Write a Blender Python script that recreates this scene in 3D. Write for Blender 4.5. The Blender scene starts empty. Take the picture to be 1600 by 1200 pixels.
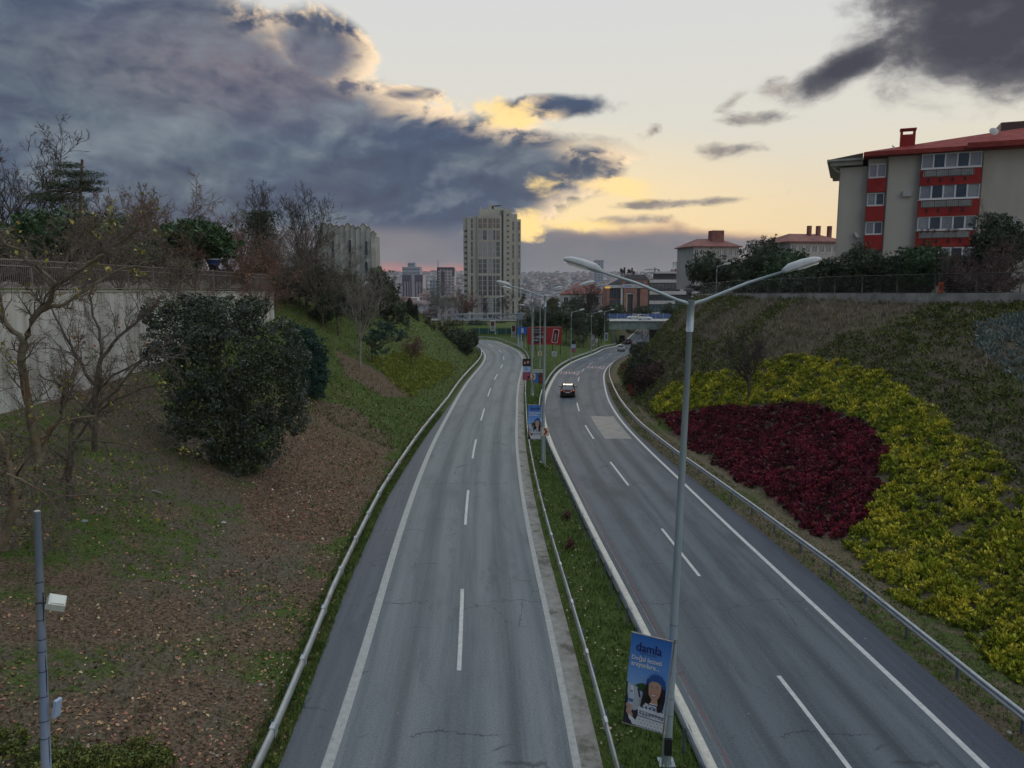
import bpy, math, random
import numpy as np
from mathutils import Vector, Matrix

# ------------------------------------------------------------------ camera
F, CX, CY, H = 1180.0, 800.0, 600.0, 13.2
PITCH = math.atan(160.0 / F)
sC, cC = math.sin(PITCH), math.cos(PITCH)
scene = bpy.context.scene
cam_d = bpy.data.cameras.new('camera')
cam_d.sensor_width = 36.0
cam_d.lens = 36.0 * F / 1600.0
cam_d.clip_start = 0.2
cam_d.clip_end = 12000
cam = bpy.data.objects.new('camera', cam_d)
cam.location = (0, 0, H)
cam.rotation_euler = (math.pi / 2 - PITCH, 0, 0)
scene.collection.objects.link(cam)
scene.camera = cam

# ------------------------------------------------------------------ view
scene.view_settings.view_transform = 'Standard'
scene.view_settings.look = 'None'
scene.view_settings.exposure = 0.18
scene.view_settings.gamma = 1.0
scene.view_settings.use_curve_mapping = False
try:
    scene.cycles.max_bounces = 6
    scene.cycles.diffuse_bounces = 3
    scene.cycles.glossy_bounces = 3
    scene.cycles.transparent_max_bounces = 8
    scene.cycles.volume_bounces = 0
    scene.cycles.use_denoising = True
except Exception:
    pass

SUN_AZ = math.radians(2.0)
SUN_EL = math.radians(5.0)

# ------------------------------------------------------------------ world
def ray(px, py):
    a = (px - CX) / F
    b = (CY - py) / F
    return np.array([a, cC + b * sC, -sC + b * cC])

def azel(px, py):
    d = ray(px, py)
    return math.degrees(math.atan2(d[0], d[1])), math.degrees(math.atan2(d[2], math.hypot(d[0], d[1])))

class NT:
    """little helper to write node trees as expressions"""
    def __init__(s, tree):
        s.t = tree; s.n = tree.nodes; s.l = tree.links
    def put(s, sock, v):
        if isinstance(v, bpy.types.NodeSocket):
            s.l.new(v, sock)
        elif v is not None:
            try:
                sock.default_value = v
            except Exception:
                sock.default_value = (v, v, v)
    def m(s, op, a, b=None, c=None, clamp=False):
        n = s.n.new('ShaderNodeMath'); n.operation = op; n.use_clamp = clamp
        s.put(n.inputs[0], a)
        if b is not None: s.put(n.inputs[1], b)
        if c is not None: s.put(n.inputs[2], c)
        return n.outputs[0]
    def add(s, a, b): return s.m('ADD', a, b)
    def sub(s, a, b): return s.m('SUBTRACT', a, b)
    def mul(s, a, b, clamp=False): return s.m('MULTIPLY', a, b, clamp=clamp)
    def vm(s, op, a, b=None):
        n = s.n.new('ShaderNodeVectorMath'); n.operation = op
        s.put(n.inputs[0], a)
        if b is not None: s.put(n.inputs[1], b)
        return n.outputs[0]
    def ss(s, x, lo, hi):
        n = s.n.new('ShaderNodeMapRange'); n.interpolation_type = 'SMOOTHSTEP'
        s.put(n.inputs['Value'], x)
        n.inputs['From Min'].default_value = lo; n.inputs['From Max'].default_value = hi
        n.inputs['To Min'].default_value = 0.0; n.inputs['To Max'].default_value = 1.0
        if lo > hi:
            n.inputs['From Min'].default_value = hi; n.inputs['From Max'].default_value = lo
            n.inputs['To Min'].default_value = 1.0; n.inputs['To Max'].default_value = 0.0
        return n.outputs['Result']
    def mix(s, f, a, b, blend='MIX'):
        n = s.n.new('ShaderNodeMix'); n.data_type = 'RGBA'; n.blend_type = blend
        s.put(n.inputs['Factor'], f)
        for k, v in ((6, a), (7, b)):
            if isinstance(v, bpy.types.NodeSocket): s.l.new(v, n.inputs[k])
            else: n.inputs[k].default_value = (v[0], v[1], v[2], 1)
        return n.outputs[2]
    def noise(s, vec, scale, detail=4, rough=0.5, dist=0.0, out='Fac'):
        n = s.n.new('ShaderNodeTexNoise')
        if vec is not None: s.l.new(vec, n.inputs['Vector'])
        n.inputs['Scale'].default_value = scale
        n.inputs['Detail'].default_value = detail
        n.inputs['Roughness'].default_value = rough
        n.inputs['Distortion'].default_value = dist
        return n.outputs[out]
    def mapping(s, vec, loc=(0, 0, 0), sc=(1, 1, 1)):
        n = s.n.new('ShaderNodeMapping'); s.l.new(vec, n.inputs['Vector'])
        n.inputs['Location'].default_value = loc; n.inputs['Scale'].default_value = sc
        return n.outputs[0]
    def xyz(s, vec):
        n = s.n.new('ShaderNodeSeparateXYZ'); s.l.new(vec, n.inputs[0]); return n.outputs
    def comb(s, x, y, z):
        n = s.n.new('ShaderNodeCombineXYZ')
        s.put(n.inputs[0], x); s.put(n.inputs[1], y); s.put(n.inputs[2], z)
        return n.outputs[0]

world = bpy.data.worlds.new('World')
scene.world = world
world.use_nodes = True
wt = world.node_tree
wt.nodes.clear()
W = NT(wt)
tc = wt.nodes.new('ShaderNodeTexCoord')
dirv = tc.outputs['Generated']
dx, dy, dz = W.xyz(dirv)
AZ = W.mul(W.m('ARCTAN2', dx, dy), 57.29578)
EL = W.mul(W.m('ARCSINE', dz), 57.29578)
# warped coordinates give ragged cloud edges
cvec = W.comb(W.mul(AZ, 0.040), W.mul(EL, 0.066), 0.0)
wv = W.noise(W.mapping(cvec, (9.0, 2.0, 0)), 3.0, 3, 0.5, 0.0, 'Color')
cv2 = W.vm('ADD', cvec, W.vm('MULTIPLY', W.vm('SUBTRACT', wv, (0.5, 0.5, 0.5)), (0.22, 0.16, 0.0)))
n_big = W.noise(cv2, 2.4, 8, 0.52)
n_fine = W.noise(W.mapping(cv2, (3.1, 1.7, 0)), 6.0, 8, 0.60)
n_soft = W.noise(W.mapping(cvec, (7.3, 4.2, 0)), 1.5, 4, 0.5)
n_big2 = W.noise(W.mapping(cv2, (0.030, -0.055, 0)), 2.4, 8, 0.52)
n_lit = W.noise(W.mapping(cv2, (3.1 + 0.020, 1.7 - 0.035, 0)), 6.0, 6, 0.55)
wob = W.add(W.mul(W.sub(n_big, 0.5), 10.0), W.mul(W.sub(n_fine, 0.5), 6.0))
rag = W.add(W.mul(W.sub(n_fine, 0.5), 7.5), W.mul(W.sub(n_big, 0.5), 2.5))

def halfplane(p, q):
    """signed distance in degrees, positive on the right-hand side when walking p -> q on the picture (y down)"""
    a0, e0 = azel(*p); a1, e1 = azel(*q)
    da, de = a1 - a0, e1 - e0
    L = math.hypot(da, de)
    nx, ny = de / L, -da / L          # right of travel in (az right, el up)
    off = -(nx * a0 + ny * e0)
    return W.add(W.add(W.mul(AZ, nx), W.mul(EL, ny)), off)

def blob(px, py, rx, ry, rot=0.0):
    a0, e0 = azel(px, py)
    ra, re = rx / 20.6, ry / 20.6
    c, s_ = math.cos(math.radians(rot)), math.sin(math.radians(rot))
    A = W.sub(AZ, a0); E = W.sub(EL, e0)
    u = W.mul(W.add(W.mul(A, c), W.mul(E, s_)), 1 / ra)
    v = W.mul(W.sub(W.mul(E, c), W.mul(A, s_)), 1 / re)
    return W.sub(1.0, W.m('SQRT', W.add(W.mul(u, u), W.mul(v, v))))   # 1 at centre, 0 at rim, negative outside

# main cloud wedge
A1 = halfplane((395, 0), (560, 118))
A2 = halfplane((560, 112), (760, 175))
A3 = halfplane((760, 180), (1040, 235))
A = W.m('MAXIMUM', A1, W.m('MAXIMUM', A2, A3))
A = W.m('MAXIMUM', A, W.mul(blob(490, 85, 85, 66), 3.4))
B = halfplane((1040, 236), (800, 385))
wedge = W.m('MINIMUM', A, B)
wedge = W.m('MAXIMUM', wedge, W.mul(blob(870, 165, 95, 22), 2.6))
wedge = W.m('MAXIMUM', wedge, W.mul(blob(640, 148, 62, 15), 2.4))
wedge = W.m('MAXIMUM', wedge, W.mul(blob(860, 290, 90, 32), 2.4))
dens = W.add(wedge, W.mul(wob, 0.42))
cov_main = W.ss(dens, -0.25, 0.85)
# lower bank
bank = W.add(W.mul(W.sub(azel(900, 352)[1] + 0.0, EL), 1.0), W.mul(W.sub(n_big, 0.5), 3.4))
bank = W.sub(bank, W.mul(W.m('MAXIMUM', W.sub(AZ, 12.0), 0.0), 0.10))
cov_bank = W.mul(W.ss(bank, -0.25, 0.7), W.ss(AZ, 62, 34))
# dark corner cloud + small puffs
corner = W.m('MAXIMUM', W.mul(blob(1590, 20, 235, 118), 5.0), W.mul(blob(1330, 100, 118, 34, 22), 3.6))
corner = W.m('MAXIMUM', corner, W.mul(blob(1700, -50, 300, 165), 6.0))
puffs = W.mul(blob(1215, 142, 62, 19, 8), 2.4)
for p in ((1120, 236, 60, 17, 0), (1163, 188, 62, 15, 0), (1145, 158, 40, 12, 25), (1022, 203, 32, 14, 35),
          (1060, 318, 130, 9, 3), (980, 345, 90, 12, 0)):
    puffs = W.m('MAXIMUM', puffs, W.mul(blob(*p), 2.2))
cdens = W.add(corner, W.mul(rag, 0.55))
cov_corner = W.ss(cdens, 0.1, 2.1)
cov_puff = W.mul(W.ss(W.add(W.m('MAXIMUM', puffs, -1.5), W.mul(rag, 0.95)), 0.15, 1.9), 0.85)

# clear sky colour
sky = wt.nodes.new('ShaderNodeTexSky')
sky.sky_type = 'NISHITA'; sky.sun_disc = False
sky.sun_elevation = SUN_EL; sky.sun_rotation = SUN_AZ
sky.air_density = 1.0; sky.dust_density = 2.0
g_low = W.ss(EL, 11.5, 1.0)
g_mid = W.ss(EL, 24.0, 5.0)
side = W.ss(AZ, -20, 16)
clear = W.mix(g_mid, (0.60, 0.615, 0.63), (0.68, 0.645, 0.54))
clear = W.mix(W.mul(g_low, 0.95), clear, (0.84, 0.62, 0.34))
zen = W.ss(EL, 20, 45)
nish = W.mix(1.0, sky.outputs[0], (0.085, 0.085, 0.085), 'MULTIPLY')
clear = W.mix(zen, clear, W.mix(0.90, nish, (0.86, 0.95, 1.02)))
east = W.ss(W.m('ABSOLUTE', AZ), 70, 170)
clear = W.mix(W.mul(east, 0.55), clear, (0.66, 0.74, 0.82))
# glow round the sun
sunb = W.m('MAXIMUM', blob(850, 345, 420, 150), 0.0)
clear = W.mix(W.mul(sunb, 0.75, True), clear, (0.98, 0.74, 0.38))

# cloud colours
relief = W.mul(W.sub(n_fine, n_lit), 2.2)
relief2 = W.mul(W.sub(n_big, n_big2), 3.0)
cc = W.mix(W.ss(n_soft, 0.40, 0.62), (0.050, 0.078, 0.142), (0.090, 0.120, 0.165))
warmz = W.m('MAXIMUM', blob(400, 110, 330, 95), 0.0)
cc = W.mix(W.mul(warmz, 0.45, True), cc, (0.30, 0.235, 0.24))
lit = W.add(W.mul(relief, 0.42), W.mul(relief2, 0.95))
cc = W.mix(W.mul(W.m('MAXIMUM', lit, 0.0), 2.0, True), cc, (0.180, 0.218, 0.258))
cc = W.mix(W.mul(W.m('MAXIMUM', W.mul(lit, -1.0), 0.0), 2.6, True), cc, (0.040, 0.056, 0.105))
# bright rims where the sun shines through thin cloud
rimzone = W.m('MAXIMUM', W.m('MAXIMUM', blob(525, 75, 190, 125), 0.0), W.m('MAXIMUM', blob(650, 150, 150, 50), 0.0))
rimzone = W.m('MAXIMUM', rimzone, W.m('MAXIMUM', blob(800, 188, 100, 50), 0.0))
rimzone = W.m('MAXIMUM', rimzone, W.m('MAXIMUM', blob(920, 300, 190, 90), 0.0))
rim = W.mul(W.ss(dens, 2.6, 0.2), W.ss(rimzone, 0.0, 0.45))
rim = W.mul(rim, W.ss(W.add(W.mul(relief, 1.2), W.add(relief2, W.mul(W.sub(n_fine, 0.5), 1.4))), -0.45, 0.30))
cc = W.mix(rim, cc, (1.0, 0.76, 0.50))
cbank = W.mix(W.ss(EL, 5.0, 0.6), (0.165, 0.160, 0.190), (0.180, 0.180, 0.200))
cbank = W.mix(W.ss(n_big, 0.42, 0.62), cbank, (0.235, 0.21, 0.215))
cbank = W.mix(W.mul(W.ss(bank, 1.0, 0.0), W.ss(AZ, 2, 9)), cbank, (0.60, 0.38, 0.24))
ccorner = W.mix(W.ss(cdens, 0.0, 3.0), (0.25, 0.24, 0.25), (0.058, 0.060, 0.078))
ccorner = W.mix(W.mul(W.m('MAXIMUM', lit, 0.0), 1.2, True), ccorner, (0.15, 0.15, 0.17))
cpuff = W.mix(W.ss(n_fine, 0.45, 0.65), (0.30, 0.26, 0.24), (0.13, 0.13, 0.155))

col = W.mix(cov_puff, clear, cpuff)
col = W.mix(cov_bank, col, cbank)
# far left: bank sits under the same dark cloud
col = W.mix(W.mul(cov_main, 0.97), col, cc)
low_l = W.mul(W.ss(EL, 4.6, 3.2), W.ss(AZ, 3.0, -2.0))
lowc = W.mix(W.ss(n_big, 0.40, 0.60), (0.140, 0.155, 0.200), (0.215, 0.200, 0.215))
col = W.mix(W.mul(low_l, 0.85), col, lowc)
# red slot at the horizon, and the small gold gaps
slot = W.mul(W.ss(W.add(EL, W.mul(W.sub(n_fine, 0.5), 1.6)), 1.5, 0.4), W.mul(W.ss(AZ, -15.0, -10.0), W.ss(AZ, -2.0, -4.5)))
col = W.mix(W.mul(slot, 0.92), col, (0.60, 0.19, 0.16))
col = W.mix(cov_corner, col, ccorner)
for (px, py, rx, ry, k) in ((829, 353, 34, 22, 1.5), (862, 287, 52, 20, 1.2), (960, 290, 100, 18, .9), (788, 180, 70, 30, 1.1), (900, 352, 110, 13, 1.1), (800, 368, 60, 12, .8)):
    gb = W.ss(W.add(W.mul(W.m('MAXIMUM', blob(px, py, rx, ry), -1.0), 1.5), W.mul(W.sub(n_fine, 0.46), 7.0)), 0.25, 1.7)
    col = W.mix(W.mul(gb, k * 0.8, True), col, (1.0, 0.72, 0.30))
# broken cloud over the rest of the dome, outside the frame
dome = W.mul(W.ss(n_big, 0.46, 0.64), W.ss(EL, 20, 32))
col = W.mix(W.mul(dome, 0.5), col, (0.50, 0.55, 0.62))
bot = W.ss(EL, 0.0, -2.0)
col = W.mix(bot, col, (0.10, 0.10, 0.11))
bg = wt.nodes.new('ShaderNodeBackground')
wt.links.new(col, bg.inputs['Color'])
bg.inputs['Strength'].default_value = 1.0
wo = wt.nodes.new('ShaderNodeOutputWorld')
wt.links.new(bg.outputs[0], wo.inputs['Surface'])
world.cycles.sampling_method = 'MANUAL'
world.cycles.sample_map_resolution = 1024

sun_d = bpy.data.lights.new('sun', 'SUN')
sun_d.energy = 0.5
sun_d.angle = math.radians(14)
sun_d.color = (1.0, 0.80, 0.58)
sun = bpy.data.objects.new('sun', sun_d)
sv = Vector((math.sin(SUN_AZ) * math.cos(SUN_EL), math.cos(SUN_AZ) * math.cos(SUN_EL), math.sin(SUN_EL)))
sun.rotation_euler = sv.to_track_quat('Z', 'Y').to_euler()
scene.collection.objects.link(sun)

# ------------------------------------------------------------------ helpers: points
def at(px, py, Y):
    d = ray(px, py)
    t = Y / d[1]
    return Vector((d[0] * t, Y, H + d[2] * t))

def gz(px, py, z=0.0):
    d = ray(px, py)
    t = (z - H) / d[2]
    return Vector((d[0] * t, d[1] * t, z))

def col_link(o):
    scene.collection.objects.link(o)

# ------------------------------------------------------------------ helpers: materials
MATS = {}
def mat(name, c1, c2=None, scale=3.0, rough=0.75, metal=0.0, island=0.0, bump=0.0, bscale=20.0, spec=0.4,
        emit=None, estr=0.0, detail=4, c3=None, s3=0.6, stretch=(1, 1, 1)):
    if name in MATS: return MATS[name]
    m = bpy.data.materials.new(name); m.use_nodes = True
    t = m.node_tree; N = NT(t)
    p = t.nodes['Principled BSDF']
    p.inputs['Roughness'].default_value = rough
    p.inputs['Metallic'].default_value = metal
    p.inputs['Specular IOR Level'].default_value = spec
    tcn = t.nodes.new('ShaderNodeTexCoord')
    o = N.mapping(tcn.outputs['Object'], (0, 0, 0), stretch)
    c = None
    if c2 is not None:
        f = N.ss(N.noise(o, scale, detail, 0.6), 0.34, 0.66)
        c = N.mix(f, c1, c2)
    if c3 is not None:
        f = N.ss(N.noise(N.mapping(o, (5, 5, 5)), s3, 5, 0.65), 0.48, 0.66)
        c = N.mix(f, c if c is not None else c1, c3)
    if island > 0:
        g = t.nodes.new('ShaderNodeNewGeometry')
        v = N.add(1.0 - island, N.mul(g.outputs['Random Per Island'], island * 2))
        n = t.nodes.new('ShaderNodeHueSaturation')
        if c is None: n.inputs['Color'].default_value = (*c1, 1)
        else: t.links.new(c, n.inputs['Color'])
        t.links.new(v, n.inputs['Value'])
        hshift = N.add(0.5 - 0.05 * island, N.mul(N.m('FRACT', N.mul(g.outputs['Random Per Island'], 7.31)), 0.10 * island))
        t.links.new(hshift, n.inputs['Hue'])
        c = n.outputs[0]
    if c is None: p.inputs['Base Color'].default_value = (*c1, 1)
    else: t.links.new(c, p.inputs['Base Color'])
    if bump > 0:
        b = t.nodes.new('ShaderNodeBump'); b.inputs['Strength'].default_value = bump
        b.inputs['Distance'].default_value = 0.02
        t.links.new(N.noise(o, bscale, 6, 0.65), b.inputs['Height'])
        t.links.new(b.outputs[0], p.inputs['Normal'])
    if emit is not None:
        p.inputs['Emission Color'].default_value = (*emit, 1)
        p.inputs['Emission Strength'].default_value = estr
    MATS[name] = m
    return m

# ------------------------------------------------------------------ helpers: meshes
def mesh_np(name, V, Fc, mats=None, mi=None, smooth=False):
    V = np.asarray(V, dtype=np.float32).reshape(-1, 3)
    Fc = np.asarray(Fc, dtype=np.int32)
    k = Fc.shape[1]
    me = bpy.data.meshes.new(name)
    me.vertices.add(len(V)); me.vertices.foreach_set('co', V.ravel())
    me.loops.add(Fc.size); me.loops.foreach_set('vertex_index', Fc.ravel())
    me.polygons.add(len(Fc))
    me.polygons.foreach_set('loop_start', np.arange(0, Fc.size, k, dtype=np.int32))
    me.polygons.foreach_set('loop_total', np.full(len(Fc), k, dtype=np.int32))
    if mi is not None: me.polygons.foreach_set('material_index', np.asarray(mi, dtype=np.int32))
    if smooth: me.polygons.foreach_set('use_smooth', np.ones(len(Fc), dtype=bool))
    me.update(calc_edges=True)
    for m in (mats or []): me.materials.append(m)
    return me

def link(name, me, parent=None, loc=None, rot=None):
    o = bpy.data.objects.new(name, me)
    col_link(o)
    if parent is not None: o.parent = parent
    if loc is not None: o.location = loc
    if rot is not None: o.rotation_euler = rot
    return o

class MB:
    def __init__(s): s.v = []; s.f = []; s.m = []; s.sm = []
    def quad(s, a, b, c, d, m=0):
        i = len(s.v); s.v += [tuple(a), tuple(b), tuple(c), tuple(d)]; s.f.append((i, i + 1, i + 2, i + 3)); s.m.append(m); s.sm.append(False)
    def poly(s, pts, m=0):
        i = len(s.v); s.v += [tuple(p) for p in pts]; s.f.append(tuple(range(i, i + len(pts)))); s.m.append(m); s.sm.append(False)
    def box(s, x0, x1, y0, y1, z0, z1, m=0):
        i = len(s.v)
        s.v += [(x0, y0, z0), (x1, y0, z0), (x1, y1, z0), (x0, y1, z0), (x0, y0, z1), (x1, y0, z1), (x1, y1, z1), (x0, y1, z1)]
        for f in ((0, 3, 2, 1), (4, 5, 6, 7), (0, 1, 5, 4), (1, 2, 6, 5), (2, 3, 7, 6), (3, 0, 4, 7)):
            s.f.append(tuple(i + k for k in f)); s.m.append(m); s.sm.append(False)
    def hexa(s, p, m=0):
        i = len(s.v); s.v += [tuple(q) for q in p]
        for f in ((0, 3, 2, 1), (4, 5, 6, 7), (0, 1, 5, 4), (1, 2, 6, 5), (2, 3, 7, 6), (3, 0, 4, 7)):
            s.f.append(tuple(i + k for k in f)); s.m.append(m); s.sm.append(False)
    def tube(s, pts, r, n=8, m=0, caps=True):
        pts = [Vector(p) for p in pts]
        if not hasattr(r, '__len__'): r = [r] * len(pts)
        i0 = len(s.v); ref = None
        for k, p in enumerate(pts):
            d = (pts[min(k + 1, len(pts) - 1)] - pts[max(k - 1, 0)]).normalized()
            if ref is None or abs(ref.dot(d)) > 0.98:
                ref = Vector((0, 0, 1)) if abs(d.z) < 0.9 else Vector((1, 0, 0))
            u = d.cross(ref).normalized(); w = u.cross(d).normalized()
            for j in range(n):
                a = 2 * math.pi * j / n
                s.v.append(tuple(p + (u * math.cos(a) + w * math.sin(a)) * r[k]))
        for k in range(len(pts) - 1):
            for j in range(n):
                a = i0 + k * n + j; b = i0 + k * n + (j + 1) % n
                s.f.append((a, b, b + n, a + n)); s.m.append(m); s.sm.append(True)
        if caps:
            s.f.append(tuple(i0 + j for j in range(n))); s.m.append(m); s.sm.append(False)
            e = i0 + (len(pts) - 1) * n
            s.f.append(tuple(e + j for j in reversed(range(n)))); s.m.append(m); s.sm.append(False)
    def prism(s, pts2, y0, y1, m=0, axis='y'):
        """pts2 list of (a, z); extruded along the axis"""
        n = len(pts2); i = len(s.v)
        for yy in (y0, y1):
            for (a, z) in pts2:
                s.v.append((a, yy, z) if axis == 'y' else (yy, a, z))
        s.f.append(tuple(i + k for k in range(n))); s.m.append(m); s.sm.append(False)
        s.f.append(tuple(i + n + k for k in reversed(range(n)))); s.m.append(m); s.sm.append(False)
        for k in range(n):
            k2 = (k + 1) % n
            s.f.append((i + k, i + n + k, i + n + k2, i + k2)); s.m.append(m); s.sm.append(False)
    def build(s, name, mats, parent=None, loc=None, rot=None):
        me = s.mesh(name, mats)
        return link(name, me, parent, loc, rot)
    def mesh(s, name, mats):
        me = bpy.data.meshes.new(name)
        me.from_pydata(s.v, [], s.f)
        if not isinstance(mats, (list, tuple)): mats = [mats]
        for m in mats: me.materials.append(m)
        me.polygons.foreach_set('material_index', s.m)
        me.polygons.foreach_set('use_smooth', s.sm)
        me.update()
        return me

def tag(o, label=None, cat=None, group=None, kind=None):
    if label: o['label'] = label
    if cat: o['category'] = cat
    if group: o['group'] = group
    if kind: o['kind'] = kind
    return o

def empty(name, loc, label, cat, group=None, rotz=0.0):
    o = bpy.data.objects.new(name, None); col_link(o)
    o.empty_display_size = 0.3
    o.location = loc; o.rotation_euler = (0, 0, rotz)
    return tag(o, label, cat, group)

def copy_tree(o, parent=None):
    c = o.copy(); col_link(c)
    if parent is not None: c.parent = parent
    for ch in list(o.children): copy_tree(ch, c)
    return c

def text_mesh(body, size, mt, extrude=0.0, align='CENTER'):
    cu = bpy.data.curves.new('txt', 'FONT'); cu.body = body; cu.size = size; cu.extrude = extrude
    cu.align_x = align; cu.align_y = 'CENTER'; cu.resolution_u = 2
    o = bpy.data.objects.new('txt', cu)
    me = bpy.data.meshes.new_from_object(o)
    bpy.data.objects.remove(o)
    me.materials.clear(); me.materials.append(mt)
    return me

# ------------------------------------------------------------------ road centre lines
def resample(P, step=2.0):
    P = np.asarray(P, float)
    # catmull-rom, then even arc length, then light smoothing
    Q = []
    n = len(P)
    for i in range(n - 1):
        p0 = P[max(i - 1, 0)]; p1 = P[i]; p2 = P[i + 1]; p3 = P[min(i + 2, n - 1)]
        for t in np.linspace(0, 1, 12, endpoint=False):
            Q.append(0.5 * ((2 * p1) + (-p0 + p2) * t + (2 * p0 - 5 * p1 + 4 * p2 - p3) * t * t + (-p0 + 3 * p1 - 3 * p2 + p3) * t ** 3))
    Q.append(P[-1]); Q = np.array(Q)
    def even(Q):
        s = np.concatenate([[0], np.cumsum(np.linalg.norm(np.diff(Q[:, :2], axis=0), axis=1))])
        n = max(2, int(s[-1] / step))
        ss = np.linspace(0, s[-1], n + 1)
        return np.stack([np.interp(ss, s, Q[:, k]) for k in range(3)], 1)
    Q = even(Q)
    for _ in range(14):
        R = Q.copy(); R[1:-1] = 0.25 * Q[:-2] + 0.5 * Q[1:-1] + 0.25 * Q[2:]; Q = R
    return even(Q)

P1 = [(-1.0, -12, 0), (-1.3, 5, 0)]
for (px, py, z) in ((720, 1050, 0), (721, 922, 0), (727, 819, 0), (731, 765, 0), (739, 713, 0), (743, 686, 0), (752, 657, 0),
                    (757, 638, 0), (762, 620, -.02), (766, 609, -.05), (772, 594, -.1), (777, 586, -.2), (782, 576, -.35), (786.5, 568, -.5),
                    (787.5, 560, -.65), (785, 552, -.75), (778, 546, -.85), (767, 540.5, -.95), (755, 535, -1.05), (744, 531, -1.15)):
    P1.append(tuple(gz(px, py, z)))
P1 += [(-14, 184, -1.3), (-22, 193, -1.4), (-34, 201, -1.5), (-60, 208, -1.5), (-90, 210, -1.5)]
P2 = [(9.6, -12, 0), (9.5, 5, 0)]
for (px, py, z) in ((1330, 1200, 0), (1219, 1062, 0), (1094, 902, 0), (1028, 822, 0), (979, 754, 0), (951, 721, 0), (925, 683, -.15),
                    (911, 662, -.2), (904, 641, -.4), (900, 626, -.6), (901, 610, -.9), (903, 596, -1.2), (906, 586, -1.5), (911, 578, -1.8),
                    (920, 570, -2.1), (932, 563, -2.5), (944, 558, -2.9), (957, 552, -3.4), (968, 545, -3.9)):
    P2.append(tuple(gz(px, py, z)))
P2 += [(33, 212, -5.0), (38, 232, -5.5), (43, 255, -6), (50, 285, -6), (60, 330, -6.5)]
CL1 = resample(P1); CL2 = resample(P2)

def frame_at(CL, s=None):
    d = np.gradient(CL[:, :2], axis=0)
    d /= np.linalg.norm(d, axis=1)[:, None]
    nrm = np.stack([d[:, 1], -d[:, 0]], 1)      # to the right of travel
    S = np.concatenate([[0], np.cumsum(np.linalg.norm(np.diff(CL[:, :2], axis=0), axis=1))])
    return d, nrm, S
D1, N1, S1 = frame_at(CL1)
D2, N2, S2 = frame_at(CL2)

def on_road(k, s, off, dz=0.0):
    CL, Nn, S = ((CL1, N1, S1), (CL2, N2, S2))[k]
    s = np.asarray(s, float); off = np.asarray(off, float)
    x = np.interp(s, S, CL[:, 0]) + np.interp(s, S, Nn[:, 0]) * off
    y = np.interp(s, S, CL[:, 1]) + np.interp(s, S, Nn[:, 1]) * off
    z = np.interp(s, S, CL[:, 2]) + dz
    return np.stack(np.broadcast_arrays(x, y, z), -1)

def s_at_Y(k, Y):
    CL, S = ((CL1, S1), (CL2, S2))[k]
    return float(np.interp(Y, CL[:, 1], S))

# ------------------------------------------------------------------ terrain
Y1 = CL1[:, 1]; Y2 = CL2[:, 1]
def c1x(Y): return np.interp(Y, Y1, CL1[:, 0])
def c1z(Y): return np.interp(Y, Y1, CL1[:, 2])
def c2x(Y): return np.interp(Y, Y2, CL2[:, 0])
def c2z(Y): return np.interp(Y, Y2, CL2[:, 2])

RAIL_L1 = lambda Y: np.interp(Y, [0, 20, 30, 45, 60, 82, 120, 200], [5.0, 5.1, 5.35, 5.25, 4.8, 4.15, 4.1, 4.1])     # left of road 1
RAIL_R2 = lambda Y: np.interp(Y, [0, 22, 32, 41, 54, 66, 90, 110, 300], [5.9, 5.8, 5.95, 5.7, 5.1, 4.8, 4.8, 4.6, 4.6])   # right of road 2
toeL = lambda Y: c1x(Y) - RAIL_L1(Y) - 0.9
toeR = lambda Y: c2x(Y) + np.interp(Y, [0, 24, 37, 70, 92, 120, 300], [8.1, 8.0, 7.8, 7.0, 6.3, 6.0, 6.0])
KL = lambda Y: np.interp(Y, [0, 25, 40, 60, 75, 95, 130, 170], [.24, .27, .33, .46, .60, .66, .70, .66])
topX = lambda Y: np.interp(Y, [0, 40, 54, 66, 88, 110, 125, 140, 155, 175, 230, 400], [44, 39, 35.8, 28.3, 25.8, 27.0, 32, 39, 46, 56, 74, 120])
topZ = lambda Y: np.interp(Y, [0, 54, 88, 110, 140, 175, 230, 300], [12.1, 11.9, 11.6, 11.2, 9.5, 6.5, 3, 0])
WALL_Y = np.array([-15, 25, 40, 60, 76.0]); WALL_X = np.array([-33.5, -29.5, -27.2, -25.2, -23.9]); WALL_Z = np.array([12.9, 12.8, 12.65, 12.4, 12.1])
wallX = lambda Y: np.interp(Y, WALL_Y, WALL_X)

def sst(x, a, b):
    t = np.clip((x - a) / (b - a), 0, 1); return t * t * (3 - 2 * t)

def vnoise(x, y, seed=0):
    r = np.zeros_like(x, dtype=float)
    rs = np.random.RandomState(seed)
    for k in range(7):
        a = rs.uniform(0, 6.28); f = rs.uniform(0.6, 1.6); ph = rs.uniform(0, 6.28)
        r = r + np.sin((x * math.cos(a) + y * math.sin(a)) * f + ph + 0.9 * np.sin(y * f * 0.43 + x * 0.31 + ph))
    return r / 7.0

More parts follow.
